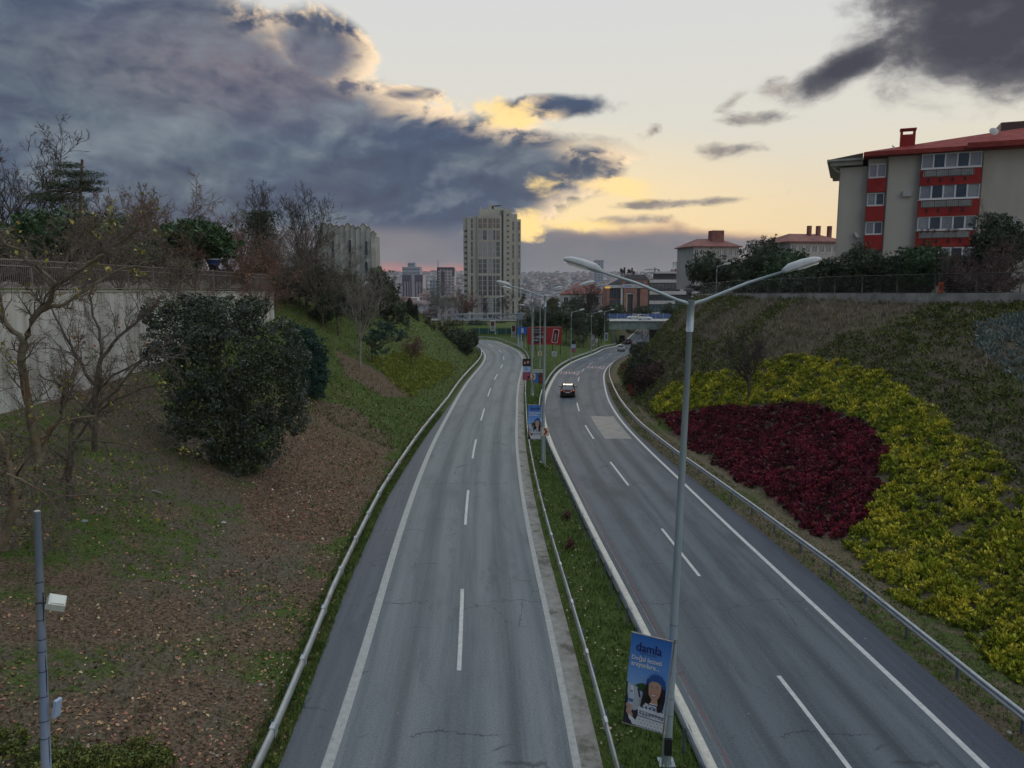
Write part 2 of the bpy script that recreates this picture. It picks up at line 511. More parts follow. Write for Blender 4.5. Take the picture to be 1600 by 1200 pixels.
FARY = [-100, 260, 330, 420, 560, 750, 1000, 1400, 2000, 2700, 3300, 3700, 5000]
FARZ = [0, -1.0, -4, -9, -20, -33, -40, -36, -19, 10, 38, 44, 30]
def terrain(X, Y):
    X = np.asarray(X, float); Y = np.asarray(Y, float)
    X, Y = np.broadcast_arrays(X, Y)
    a = c1x(Y) + 4.6; b = c2x(Y) - 4.6
    t = np.clip((X - a) / np.maximum(b - a, 0.5), 0, 1)
    zb = c1z(Y) * (1 - t) + c2z(Y) * t
    zb = zb + sst(Y, 70, 110) * 0.5 * np.sin(np.pi * t)            # slight swell of the wide median
    uL = toeL(Y) - X
    roll = 1 - np.exp(-np.maximum(uL, 0) / 2.2)
    hL = np.maximum(uL, 0) * KL(Y) * (0.55 + 0.45 * roll)
    topl = np.interp(Y, [0, 76, 150, 172, 188], [12.0, 12.3, 12.5, 7.5, 0.0])
    hs = topl * (1 - np.exp(-(hL / np.maximum(topl, .01)) ** 3.0)) ** (1 / 3.0) if False else np.minimum(hL, topl)
    hL = np.where(Y < 190, hs, 0)
    behind = (X < wallX(Y) - 0.55) & (Y < 76.3)
    hL = np.where(behind, np.maximum(hL, 12.0), hL)
    tt = np.clip((X - toeR(Y)) / np.maximum(topX(Y) - toeR(Y), 1.0), 0, 1)
    prof = tt + 0.05 * np.sin(tt * math.pi) - 0.03 * np.sin(tt * 2 * math.pi)
    hR = (topZ(Y) - zb - 0.0) * prof
    rough = vnoise(X * 0.9, Y * 0.9, 3) * 0.10 + vnoise(X * 0.28, Y * 0.28, 5) * 0.30
    rmask = np.clip(np.maximum(uL, X - toeR(Y)) / 3.0, 0, 1) * np.where((X > topX(Y)) | behind, 0.25, 1.0)
    z = zb + hL + hR + rough * rmask
    # cross street embankment, then the far land
    nat = np.interp(Y, [0, 188, 206, 224, 246, 262], [-9, -9, 0.9, 1.25, 1.25, -1.0])
    trench = c2z(Y) + np.maximum(np.abs(X - c2x(Y)) - 6.2, 0) * np.interp(Y, [180, 222, 223, 300], [0.55, .55, 3.5, 1.0]) + sst(Y, 300, 330) * 200
    off1 = np.abs(Y - np.interp(X, [-90, -34, -22, -14, -8], [210, 201, 193, 184, 172]))
    nat1 = np.where(X < 6, np.where(X < -6, c1z(Y) + np.clip(off1 - 6, 0, 30) * 0.30, nat), nat)
    zfar = np.minimum(np.maximum(nat, z * 0 - 1.2), trench)
    w = sst(Y, 184, 205)
    znear = z
    zz = znear * (1 - w) + np.where(X > topX(Y), np.maximum(zfar, topZ(Y)), np.where(X > toeR(Y), np.maximum(zfar, zb + hR), zfar)) * w
    far = np.interp(Y, FARY, FARZ)
    far = far + sst(Y, 700, 2500) * (vnoise(X * 0.0016, Y * 0.0016, 9) * 16 + vnoise(X * 0.005, Y * 0.005, 12) * 6)
    far = np.minimum(far, trench)
    w2 = sst(Y, 250, 300)
    return zz * (1 - w2) + far * w2

def tz(x, y): return float(terrain(np.array([x]), np.array([y]))[0])

def hit(px, py, y0=6.0, y1=900.0):
    d = ray(px, py)
    ys = np.concatenate([np.arange(y0, 260, 0.25), np.arange(260, y1, 3.0)])
    t = ys / d[1]
    P = d[None] * t[:, None]; P[:, 2] += H
    below = P[:, 2] < terrain(P[:, 0], P[:, 1])
    k = int(np.argmax(below)) if below.any() else len(ys) - 1
    return Vector(P[k])

def road_sink(X, Y):
    """1 where a carriageway covers the ground"""
    e1 = np.abs(X - c1x(Y)) < 4.6
    return e1

gx = np.concatenate([[-4200, -2500, -1500, -900, -600, -400, -280, -200, -140, -100, -80, -66, -56, -48], np.arange(-42, -30, 1.0), np.arange(-30, 44, 0.5),
                     np.arange(44, 64, 1.2), [66, 70, 76, 84, 94, 106, 120, 140, 170, 210, 280, 400, 600, 900, 1500, 2500, 4200]])
gy = np.concatenate([[-60, -30, -15, -6, 0], np.arange(4, 130, 0.6), np.arange(130, 250, 1.2), np.arange(250, 330, 4), [340, 355, 375, 400, 430, 470, 520, 580, 650, 730, 820, 920, 1030],
                     np.arange(1150, 3600, 120), [3750, 4000, 4500, 5200]])
GX, GY = np.meshgrid(gx, gy)
GZ = terrain(GX, GY)
def lat(CLx, Dd, k):
    return 0
# sink under the carriageways (perpendicular distance)
for (CL, Nn, k) in ((CL1, N1, 0), (CL2, N2, 1)):
    near = (GY < 350)
    P = np.stack([GX[near], GY[near]], 1)
    d2 = np.full(len(P), 1e9); so = np.zeros(len(P)); zc = np.zeros(len(P))
    for i in range(0, len(CL)):
        ex = P[:, 0] - CL[i, 0]; ey = P[:, 1] - CL[i, 1]
        dd = ex ** 2 + ey ** 2
        m_ = dd < d2
        d2[m_] = dd[m_]; zc[m_] = CL[i, 2]; so[m_] = (ex * Nn[i, 0] + ey * Nn[i, 1])[m_]
    yy = P[:, 1]
    lo = -(RAIL_L1(yy) - 0.65) if k == 0 else -4.05 + 0 * yy
    hi = 4.15 + 0 * yy if k == 0 else RAIL_R2(yy) - 0.95
    m_ = (so > lo) & (so < hi) & (np.sqrt(d2) < 7)
    g = GZ[near]; g[m_] = np.minimum(g[m_], zc[m_] - 0.16)
    m3 = ~m_ & (so > lo - 0.6) & (so < hi + 0.9) & (np.sqrt(d2) < 7.5)
    g[m3] = np.minimum(g[m3], zc[m3] - 0.07)
    GZ[near] = g

ni, nj = GX.shape
idx = np.arange(ni * nj).reshape(ni, nj)
Fq = np.stack([idx[:-1, :-1], idx[:-1, 1:], idx[1:, 1:], idx[1:, :-1]], -1).reshape(-1, 4)
ground_me = mesh_np('ground', np.stack([GX, GY, GZ], -1), Fq, smooth=True)

def in_poly(X, Y, poly):
    poly = np.asarray(poly)[:, :2]; n = len(poly)
    ins = np.zeros(np.shape(X), bool)
    j = n - 1
    for i in range(n):
        xi, yi = poly[i]; xj, yj = poly[j]
        c = ((yi > Y) != (yj > Y)) & (X < (xj - xi) * (Y - yi) / (yj - yi + 1e-12) + xi)
        ins ^= c; j = i
    return ins

def ppoly(pts): return np.array([tuple(hit(*p)) for p in pts])
YELLOW = ppoly([(1010, 634), (1040, 605), (1085, 588), (1130, 580), (1185, 568), (1250, 562), (1320, 566), (1375, 585), (1420, 612), (1470, 650),
                (1530, 700), (1599, 765), (1750, 900), (1790, 1150), (1598, 1062), (1500, 1000), (1400, 938), (1310, 862), (1345, 815), (1375, 760), (1378, 705), (1360, 670), (1310, 645), (1240, 634), (1150, 640), (1040, 657)])
RED = ppoly([(1028, 652), (1150, 638), (1240, 632), (1312, 643), (1362, 670), (1380, 706), (1377, 760), (1348, 815), (1312, 860), (1240, 812), (1150, 745), (1080, 697)])
SILVER = ppoly([(1525, 510), (1599, 492), (1800, 520), (1800, 640), (1620, 610), (1575, 590), (1530, 550)])
YBED_L = ppoly([(575, 562), (640, 545), (705, 572), (708, 583), (640, 622), (612, 600)])
HEATH = ppoly([(1080, 478), (1599, 492), (1800, 560), (1650, 640), (1560, 610), (1450, 560), (1330, 545), (1250, 560), (1180, 560), (1080, 520), (1050, 520)])

# ground colour weights (what grows there): R green grass, G leaf litter, B bare earth
mk = np.zeros((ni, nj, 4), np.float32); mk[..., 3] = 1
uL = toeL(GY) - GX
left = (uL > -1.5)
strip = np.exp(-np.maximum(uL, 0) / 0.9)
nz = vnoise(GX * 0.5, GY * 0.5, 21); nz2 = vnoise(GX * 1.3, GY * 1.3, 22)
green = 0.42 + 0.38 * sst(GY, 42, 62) + 0.45 * nz + 0.2 * nz2 + 0.8 * strip
litter = 0.44 + 0.5 * vnoise(GX * 0.4, GY * 0.4, 31) + 0.3 * vnoise(GX * 1.1, GY * 1.1, 33) - 0.45 * sst(GY, 50, 75)
mk[..., 0] = np.where(left, np.clip(green, 0, 1), 0.9)
mk[..., 1] = np.where(left, np.clip(litter, 0, 1), 0.12)
mk[..., 2] = 0.2
RUST = ppoly([(470, 625), (560, 640), (598, 690), (590, 770), (520, 850), (430, 840), (380, 790), (430, 700)])
RUST2 = ppoly([(520, 545), (575, 572), (630, 600), (650, 622), (600, 622), (540, 585)])
inr = in_poly(GX, GY, RUST) | in_poly(GX, GY, RUST2)
mk[..., 1] = np.where(inr, 1.0, mk[..., 1]); mk[..., 0] = np.where(inr, 0.15, mk[..., 0])
rt = GX > c2x(GY) + 4.0
mk[..., 0] = np.where(rt, np.clip(0.25 + 0.5 * nz, 0, 1), mk[..., 0])
mk[..., 1] = np.where(rt, 0.2, mk[..., 1])
mk[..., 2] = np.where(rt, np.where(GX < toeR(GY) + 0.5, 0.85, 0.45), mk[..., 2])
fg = GY > 255
mk[..., 0] = np.where(fg, 0.35, mk[..., 0]); mk[..., 2] = np.where(fg, 0.8, mk[..., 2])
ca = ground_me.color_attributes.new('cover', 'FLOAT_COLOR', 'POINT')
ca.data.foreach_set('color', mk.ravel())

gm = bpy.data.materials.new('ground_cover'); gm.use_nodes = True
N = NT(gm.node_tree); gp = gm.node_tree.nodes['Principled BSDF']
gp.inputs['Roughness'].default_value = 0.95; gp.inputs['Specular IOR Level'].default_value = 0.1
vc = gm.node_tree.nodes.new('ShaderNodeVertexColor'); vc.layer_name = 'cover'
sep = gm.node_tree.nodes.new('ShaderNodeSeparateColor'); N.l.new(vc.outputs[0], sep.inputs[0])
oc = gm.node_tree.nodes.new('ShaderNodeTexCoord').outputs['Object']
nf = N.noise(oc, 9.0, 8, 0.7); nm = N.noise(oc, 1.4, 6, 0.65); nl = N.noise(oc, 0.33, 5, 0.6)
earth = N.mix(N.ss(nf, 0.35, 0.65), (0.070, 0.058, 0.040), (0.16, 0.135, 0.10))
grass = N.mix(N.ss(nf, 0.35, 0.65), (0.040, 0.066, 0.015), (0.105, 0.140, 0.038))
leaf = N.mix(N.ss(nf, 0.38, 0.62), (0.070, 0.048, 0.034), (0.20, 0.145, 0.10))
dry = N.mix(N.ss(nf, 0.35, 0.65), (0.085, 0.068, 0.042), (0.20, 0.165, 0.11))
base = N.mix(N.ss(N.add(sep.outputs[2], N.mul(N.sub(nm, .5), 1.0)), 0.3, 0.75), earth, dry)
base = N.mix(N.ss(N.add(sep.outputs[0], N.mul(N.sub(nm, .5), 1.6)), 0.32, 0.62), base, grass)
base = N.mix(N.ss(N.add(sep.outputs[1], N.mul(N.sub(nl, .5), 1.8)), 0.42, 0.72), base, leaf)
N.l.new(base, gp.inputs['Base Color'])
bp = gm.node_tree.nodes.new('ShaderNodeBump'); bp.inputs['Strength'].default_value = 0.9; bp.inputs['Distance'].default_value = 0.06
N.l.new(N.add(nf, nm), bp.inputs['Height']); N.l.new(bp.outputs[0], gp.inputs['Normal'])
ground_me.materials.append(gm)
ground = link('ground', ground_me); ground['kind'] = 'structure'

# ------------------------------------------------------------------ roads
def strip_mesh(name, k, s, offs, dz, mt, uv=True):
    """ribbon along road k; offs = list of (offset, height) across"""
    V = []
    for (o, h) in offs:
        V.append(on_road(k, s, o(s) if callable(o) else o, h + dz))
    V = np.stack(V, 1)
    n, m_ = V.shape[:2]
    id_ = np.arange(n * m_).reshape(n, m_)
    Fc = np.stack([id_[:-1, :-1], id_[:-1, 1:], id_[1:, 1:], id_[1:, :-1]], -1).reshape(-1, 4)
    me = mesh_np(name, V, Fc, [mt])
    if uv:
        ul = me.uv_layers.new(name='UVMap')
        U = np.zeros((n, m_, 2), np.float32)
        U[..., 1] = np.asarray(s)[:, None]
        for j, (o, h) in enumerate(offs): U[:, j, 0] = (o(s) if callable(o) else o)
        ul.data.foreach_set('uv', U.reshape(-1, 2)[Fc.ravel()].ravel())
    return me

def asphalt(name, c1, c2, crack=1.0, tint=(0.155, 0.165, 0.185), patchy=0.5, joints=0.0):
    m = bpy.data.materials.new(name); m.use_nodes = True
    N = NT(m.node_tree); p = m.node_tree.nodes['Principled BSDF']
    uvn = m.node_tree.nodes.new('ShaderNodeUVMap'); uvn.uv_map = 'UVMap'
    uv = uvn.outputs[0]
    u, v, _ = N.xyz(uv)
    grain = N.noise(N.mapping(uv, (0, 0, 0), (1, 1, 1)), 13.0, 6, 0.92)
    coarse = N.noise(uv, 7.0, 5, 0.7)
    streak = N.noise(N.mapping(uv, (0, 0, 0), (1.0, 0.035, 1)), 1.5, 4, 0.6)
    streak2 = N.noise(N.mapping(uv, (4, 9, 0), (1.0, 0.02, 1)), 4.0, 3, 0.6)
    big = N.noise(N.mapping(uv, (2, 1, 0), (0.5, 0.12, 1)), 0.7, 4, 0.6)
    # wheel tracks and the darker strip between them
    lane = N.m('ABSOLUTE', u)
    w = N.m('ABSOLUTE', N.sub(lane, 1.75))
    track = N.ss(N.m('ABSOLUTE', N.sub(w, 0.78)), 0.50, 0.10)
    mid = N.ss(w, 0.42, 0.05)
    c = N.mix(N.ss(streak, 0.36, 0.64), c1, c2)
    c = N.mix(N.mul(track, 0.55), c, tuple(x * 1.10 for x in c2))
    c = N.mix(N.mul(mid, 0.65), c, tuple(x * 0.66 for x in c1))
    c = N.mix(N.mul(N.ss(lane, 0.35, 0.12), 0.25), c, tuple(x * 0.7 for x in c1))
    c = N.mix(N.mul(N.ss(streak2, 0.45, 0.70), 0.30), c, tuple(x * 1.25 for x in c2))
    c = N.mix(N.mul(N.ss(big, 0.50, 0.68), patchy), c, tuple(x * 0.74 for x in c1))
    c = N.mix(N.mul(N.ss(grain, 0.50, 0.66), 0.70), c, tuple(x * 0.45 for x in c1))
    c = N.mix(N.mul(N.ss(grain, 0.48, 0.32), 0.60), c, tuple(min(1, x * 1.7) for x in c2))
    stain = N.noise(N.mapping(uv, (21, 7, 0), (1.0, 0.22, 1)), 1.1, 7, 0.72)
    c = N.mix(N.mul(N.ss(stain, 0.54, 0.70), 0.55), c, tuple(x * 0.62 for x in c1))
    # transverse cracks
    nn = N.noise(N.mapping(uv, (0, 0, 0), (0.9, 0.5, 1)), 1.2, 6, 0.7)
    vv = N.add(N.mul(v, 1 / 9.3), N.mul(N.sub(nn, 0.5), 0.16))
    fr = N.m('ABSOLUTE', N.sub(N.m('FRACT', vv), 0.5))
    gate = N.ss(N.noise(N.mapping(uv, (11, 3, 0), (0.20, 0.11, 1)), 1.3, 3, 0.5), 0.46, 0.54)
    ck = N.mul(N.ss(fr, 0.0045, 0.0012), gate)
    vor = m.node_tree.nodes.new('ShaderNodeTexVoronoi'); vor.feature = 'DISTANCE_TO_EDGE'
    N.l.new(N.vm('ADD', N.mapping(uv, (0, 0, 0), (1, 1, 1)), N.comb(N.mul(nn, 1.2), N.mul(nn, 0.9), 0)), vor.inputs['Vector'])
    vor.inputs['Scale'].default_value = 0.55
    ck2 = N.mul(N.ss(vor.outputs['Distance'], 0.018, 0.004), N.ss(N.noise(N.mapping(uv, (5, 15, 0)), 0.35, 3), 0.56, 0.62))
    ck = N.m('MAXIMUM', ck, N.mul(ck2, 0.7))
    c = N.mix(N.mul(ck, 0.8 * crack, True), c, (0.018, 0.020, 0.024))
    spot = N.noise(N.mapping(uv, (9, 2, 0)), 5.5, 2, 0.4)
    c = N.mix(N.ss(spot, 0.775, 0.80), c, (0.34, 0.34, 0.33))
    N.l.new(c, p.inputs['Base Color'])
    N.l.new(N.add(0.66, N.mul(grain, 0.25)), p.inputs['Roughness'])
    p.inputs['Specular IOR Level'].default_value = 0.5
    b = m.node_tree.nodes.new('ShaderNodeBump'); b.inputs['Strength'].default_value = 0.35; b.inputs['Distance'].default_value = 0.01
    N.l.new(N.sub(grain, N.mul(ck, 0.8)), b.inputs['Height']); N.l.new(b.outputs[0], p.inputs['Normal'])
    return m

as1 = asphalt('worn_asphalt', (0.100, 0.124, 0.138), (0.162, 0.185, 0.195))
as2 = asphalt('right_asphalt', (0.050, 0.066, 0.084), (0.096, 0.116, 0.136), patchy=0.8)
as_sh = asphalt('shoulder_asphalt', (0.082, 0.092, 0.112), (0.112, 0.124, 0.145), crack=1.2, patchy=0.3)
as_sh2 = asphalt('dark_shoulder', (0.044, 0.054, 0.078), (0.062, 0.074, 0.100), crack=0.5, patchy=0.3)
def paint(name, c, worn=0.35, under=(0.13, 0.14, 0.15)):
    m = mat(name, c, tuple(x * 0.80 for x in c), 5.0, 0.7, bump=0.2, c3=None)
    t = m.node_tree; N = NT(t)
    p = t.nodes['Principled BSDF']; l = p.inputs['Base Color'].links[0]; src = l.from_socket
    o = t.nodes.new('ShaderNodeTexCoord').outputs['Object']
    f = N.ss(N.noise(o, 3.6, 9, 0.8), 0.52 + 0.2 * (1 - worn), 0.62 + 0.2 * (1 - worn))
    N.l.new(N.mix(f, src, under), p.inputs['Base Color'])
    return m
white_paint = paint('road_paint', (0.56, 0.57, 0.56), 0.45)
edge_paint = paint('edge_paint', (0.40, 0.41, 0.40), 0.75)
strip_paint = paint('curb_paint', (0.60, 0.585, 0.52), 0.62, (0.20, 0.20, 0.18))
gutter = mat('gutter_concrete', (0.23, 0.225, 0.205), (0.31, 0.30, 0.275), 2.5, 0.85, bump=0.5, c3=(0.12, 0.12, 0.10), s3=1.1)
red_line = mat('red_line', (0.22, 0.055, 0.05), (0.10, 0.08, 0.08), 4.0)

s1 = np.arange(S1[0], S1[-1], 1.0); s2 = np.arange(S2[0], S2[-1], 1.0)
Ys1 = lambda s: np.interp(s, S1, CL1[:, 1]); Ys2 = lambda s: np.interp(s, S2, CL2[:, 1])
L1off = lambda s: -(RAIL_L1(Ys1(s)) - 0.30)
R2edge = lambda s: RAIL_R2(Ys2(s)) - 0.55
road1 = link('road', strip_mesh('road', 0, s1, [(-3.62, 0), (0, 0.03), (3.45, 0)], 0.02, as1)); road1['kind'] = 'structure'
road1['label'] = 'left carriageway'
road2 = link('road.001', strip_mesh('road', 1, s2, [(-3.62, 0), (0, 0.03), (3.78, 0)], 0.02, as2)); road2['kind'] = 'structure'
sh1 = link('shoulder', strip_mesh('shoulder', 0, s1, [(L1off, -0.05), (-3.60, -0.004)], 0.02, as_sh), road1)
sh2 = link('shoulder', strip_mesh('shoulder', 1, s2, [(3.76, -0.004), (R2edge, -0.05)], 0.02, as_sh2), road2)
gut = link('gutter', strip_mesh('gutter', 0, s1, [(3.42, 0.004), (3.62, 0.012), (4.12, 0.012), (4.16, -0.15)], 0.02, gutter), road1)
link('edge_line', strip_mesh('edge_line', 0, s1, [(lambda s: -3.60 + 0 * s, 0.004), (-3.28, 0.006)], 0.022, edge_paint), road1)
link('edge_line', strip_mesh('edge_line', 0, s1, [(3.30, 0.008), (3.52, 0.012)], 0.022, edge_paint), road1)
link('edge_line', strip_mesh('edge_line', 1, s2, [(3.66, 0.004), (3.86, 0.004)], 0.024, white_paint), road2)
link('edge_strip', strip_mesh('edge_strip', 1, s2, [(-4.02, -0.02), (-4.0, 0.09), (-3.62, 0.10), (-3.58, 0.0)], 0.02, strip_paint), road2)
link('joint_line', strip_mesh('joint_line', 1, s2[:70], [(-3.36, 0.004), (-3.33, 0.004)], 0.022, mat('pale_seam', (0.24, 0.24, 0.25), (0.12, 0.12, 0.13), 2.0)), road2)
link('red_line', strip_mesh('red_line', 1, s2[:70], [(-3.22, 0.004), (-3.18, 0.004)], 0.022, red_line), road2)
# pale repair patch in the right-hand lane
sp = s_at_Y(1, gz(950, 684).y)
link('repair_patch', strip_mesh('repair_patch', 1, np.arange(sp, sp + 13, 1.0), [(1.0, 0.026), (3.3, 0.012)], 0.018, mat('patch_concrete', (0.23, 0.225, 0.21), (0.17, 0.175, 0.175), 1.2, 0.7, bump=0.3)), road2)

def dash(k, s0, s1_, road):
    ss_ = np.linspace(s0, s1_, 5)
    V = np.stack([on_road(k, ss_, -0.075, 0.058), on_road(k, ss_, 0.075, 0.058)], 1)
    id_ = np.arange(10).reshape(5, 2)
    Fc = np.stack([id_[:-1, 0], id_[:-1, 1], id_[1:, 1], id_[1:, 0]], -1)
    link('lane_dash', mesh_np('lane_dash', V, Fc, [white_paint]), road)
sd = s_at_Y(0, gz(720, 1050).y)
for i in range(-2, 13): dash(0, sd + i * 15.6, sd + i * 15.6 + 6.9, road1)
sd = s_at_Y(1, gz(1094, 902).y)
for i in range(-3, 12):
    if i == 4: continue
    dash(1, sd + i * 15.3, sd + i * 15.3 + 6.6, road2)

# slow-down lettering painted on the right carriageway
letter_paint = paint('letter_paint', (0.66, 0.44, 0.43), 0.3)
def road_text(px, py, z):
    g = gz(px, py, z)
    s = s_at_Y(1, g.y)
    me = text_mesh('YAVAŞ', 1.0, letter_paint)
    n = len(me.vertices); co = np.zeros(n * 3, np.float32); me.vertices.foreach_get('co', co); co = co.reshape(-1, 3)
    sx = 3.25 / (co[:, 0].max() - co[:, 0].min())
    off0 = np.interp(s, S2, CL2[:, 0]); nx = np.interp(s, S2, N2[:, 0])
    lane = -1.8 if px < 900 else 1.75
    P = on_road(1, s + co[:, 1] * 7.5, lane + co[:, 0] * sx, 0.064)
    me.vertices.foreach_set('co', P.astype(np.float32).ravel()); me.update()
    link('road_lettering', me, road2)
road_text(887, 583, -1.5)
road_text(936, 575, -2.0)

# ------------------------------------------------------------------ guardrails
galv = mat('galvanised_steel', (0.36, 0.39, 0.42), (0.45, 0.475, 0.50), 3.0, 0.5, metal=0.45, bump=0.1)
galv_dull = mat('dull_steel', (0.40, 0.42, 0.42), (0.33, 0.35, 0.36), 2.0, 0.55, metal=0.3, c3=(0.25, 0.22, 0.19), s3=0.5)
post_m = mat('post_steel', (0.13, 0.155, 0.20), (0.20, 0.22, 0.25), 2.0, 0.55, metal=0.4)
def guardrail(k, off, sa, sb, facing, label, spacing=2.0, boxed=False, mt=None, dz=0.0, thin=1.0):
    """facing: +1 if traffic is on the right of the rail"""
    s = np.arange(sa, sb, 1.0)
    base = on_road(k, [sa], off(np.array([sa])))[0]
    root = empty('guardrail', (float(base[0]), float(base[1]), float(base[2])), label, 'guardrail', 'guardrails along the carriageways')
    W_ = [(0.0, .47), (.055, .50), (.075, .54), (.05, .585), (.0, .615), (.0, .635), (.05, .665), (.075, .71), (.055, .75), (.0, .78), (-.012, .78), (.04, .74), (.06, .71), (.035, .675), (-.014, .64), (-.014, .61), (.035, .575), (.06, .54), (.04, .51), (-.012, .47)]
    if boxed:
        W_ = [(q[0] * thin, q[1]) for q in ((-.05, .50), (.07, .50), (.085, .62), (.07, .75), (.0, .785), (-.06, .75))]
    V = []
    for (o, h) in W_ + [W_[0]]:
        P = on_road(k, s, off(s) + facing * o, h + dz)
        V.append(P)
    V = np.stack(V, 1) - np.array(root.location)[None, None]
    n, m_ = V.shape[:2]
    id_ = np.arange(n * m_).reshape(n, m_)
    Fc = np.stack([id_[:-1, :-1], id_[:-1, 1:], id_[1:, 1:], id_[1:, :-1]], -1).reshape(-1, 4)
    link('rail', mesh_np('rail', V, Fc, [mt or galv], smooth=False), root)
    jb = MB(); 
    if boxed: jb.box(-.075 * thin, .097 * thin, -.16, .16, .495, .50); jb.box(.088 * thin, .097 * thin, -.16, .16, .50, .76); jb.box(-.066 * thin, .075 * thin, -.16, .16, .776, .792)
    else: jb.box(.076, .084, -.17, .17, .52, .57); jb.box(.076, .084, -.17, .17, .69, .74); jb.box(-.02, .02, -.17, .17, .782, .79)
    for yy in (-.1, 0, .1): jb.box(.08 * thin, .105 * thin, yy - .012, yy + .012, .54, .56); jb.box(.08, .105, yy - .012, yy + .012, .70, .72)
    jm = jb.mesh('rail_joint', galv_dull if not boxed else galv)
    for q in np.arange(sa + 2.0, min(sb, sa + 110), 4.0):
        p = on_road(k, [q], off(np.array([q])))[0] - np.array(root.location)
        d = on_road(k, [q + .7], off(np.array([q + .7])))[0] - on_road(k, [q - .7], off(np.array([q - .7])))[0]
        a_ = math.atan2(d[1], d[0]) - math.pi / 2
        o = link('rail_joint', jm, root, (float(p[0]), float(p[1]), float(p[2]) + dz), (0, 0, a_ if facing > 0 else a_ + math.pi))
    pob = .13 if boxed else .075
    mb = MB(); mb.box(-.03, .03, -.055, -.045, -.35, .70); mb.box(-.03, -.022, -.045, .045, -.35, .70); mb.box(-.03, .03, .045, .055, -.35, .70)
    pm = mb.mesh('post', post_m)
    for q in np.arange(sa + 0.4, sb, spacing):
        p = on_road(k, [q], off(np.array([q])) - facing * pob)[0] - np.array(root.location)
        d = on_road(k, [q + 1], 0.0)[0] - on_road(k, [q], 0.0)[0]
        o = link('post', pm, root, (float(p[0]), float(p[1]), float(p[2]) + dz), (0, 0, math.atan2(d[1], d[0]) - math.pi / 2))
    return root
guardrail(0, lambda s: -RAIL_L1(Ys1(s)), 14.0, 196.0, +1, 'pale guardrail at the foot of the leafy left bank beside the left shoulder', boxed=True, mt=galv_dull)
guardrail(0, lambda s: 4.35 + 0 * s, 14.0, 205.0, -1, 'thin guardrail between the left carriageway and the median grass', boxed=True, mt=galv_dull, spacing=2.6, thin=.6)
guardrail(1, lambda s: -4.22 + 0 * s, 14.0, 232.0, +1, 'guardrail on dark close posts behind the cream edge strip of the right carriageway', spacing=1.6, mt=galv)
guardrail(1, lambda s: RAIL_R2(Ys2(s)), 14.0, 190.0, -1, 'silver ribbed guardrail on the dry verge below the yellow and red planting', spacing=3.0, mt=galv)

# ------------------------------------------------------------------ vegetation builders
bark_m = mat('bark', (0.075, 0.062, 0.048), (0.15, 0.125, 0.095), 6.0, 0.9, bump=0.6)
bark_pale = mat('pale_bark', (0.20, 0.185, 0.155), (0.32, 0.30, 0.26), 5.0, 0.85, bump=0.4)
bark_green = mat('mossy_bark', (0.105, 0.095, 0.055), (0.185, 0.165, 0.115), 4.0, 0.9, bump=0.5, c3=(0.13, 0.075, 0.035), s3=0.9)
twig_m = mat('twig', (0.115, 0.092, 0.075), (0.19, 0.155, 0.125), 2.0, 0.9)
twig_red = mat('reddish_twig', (0.14, 0.080, 0.062), (0.20, 0.125, 0.095), 2.0, 0.9)
twig_grey = mat('grey_twig', (0.17, 0.15, 0.13), (0.25, 0.225, 0.195), 2.0, 0.9)
twig_dark = mat('dark_twig', (0.045, 0.036, 0.034), (0.085, 0.065, 0.058), 2.0, 0.9)
def leafmat(name, c1, c2, isl=0.45, rough=0.55, scale=1.2, spec=0.35):
    return mat(name, c1, c2, scale, rough, island=isl, spec=spec)
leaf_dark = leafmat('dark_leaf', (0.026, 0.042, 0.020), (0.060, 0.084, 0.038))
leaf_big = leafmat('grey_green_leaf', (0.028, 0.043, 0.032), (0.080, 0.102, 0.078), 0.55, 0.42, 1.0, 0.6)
leaf_pine = leafmat('pine_needle', (0.024, 0.054, 0.018), (0.055, 0.110, 0.034))
leaf_spruce = leafmat('blue_green_needle', (0.016, 0.048, 0.036), (0.036, 0.085, 0.062))
leaf_olive = leafmat('olive_leaf', (0.055, 0.065, 0.020), (0.10, 0.105, 0.036))
leaf_yg = leafmat('yellow_green_leaf', (0.22, 0.22, 0.04), (0.36, 0.32, 0.055), 0.4)
leaf_rust = leafmat('rust_leaf', (0.16, 0.055, 0.022), (0.30, 0.13, 0.045), 0.5)
leaf_brown = leafmat('brown_leaf', (0.050, 0.036, 0.026), (0.095, 0.068, 0.048), 0.5)
leaf_redtw = leafmat('dark_red_leaf', (0.085, 0.022, 0.022), (0.13, 0.045, 0.035), 0.5)

def norm(a): return a / np.maximum(np.linalg.norm(a, axis=-1, keepdims=True), 1e-9)

def grow(rs, starts, dirs, lens, r0, steps, wig, up=0.0, r1f=0.3, sag=0.0):
    n = len(starts)
    P = np.zeros((n, steps + 1, 3)); P[:, 0] = starts
    d = norm(dirs)
    for k in range(steps):
        d = norm(d + rs.normal(0, wig, (n, 3)) + np.array([0, 0, up - sag * (k / steps)]))
        P[:, k + 1] = P[:, k] + d * (lens / steps)[:, None]
    R = r0[:, None] * np.linspace(1, r1f, steps + 1)[None]
    return P, R

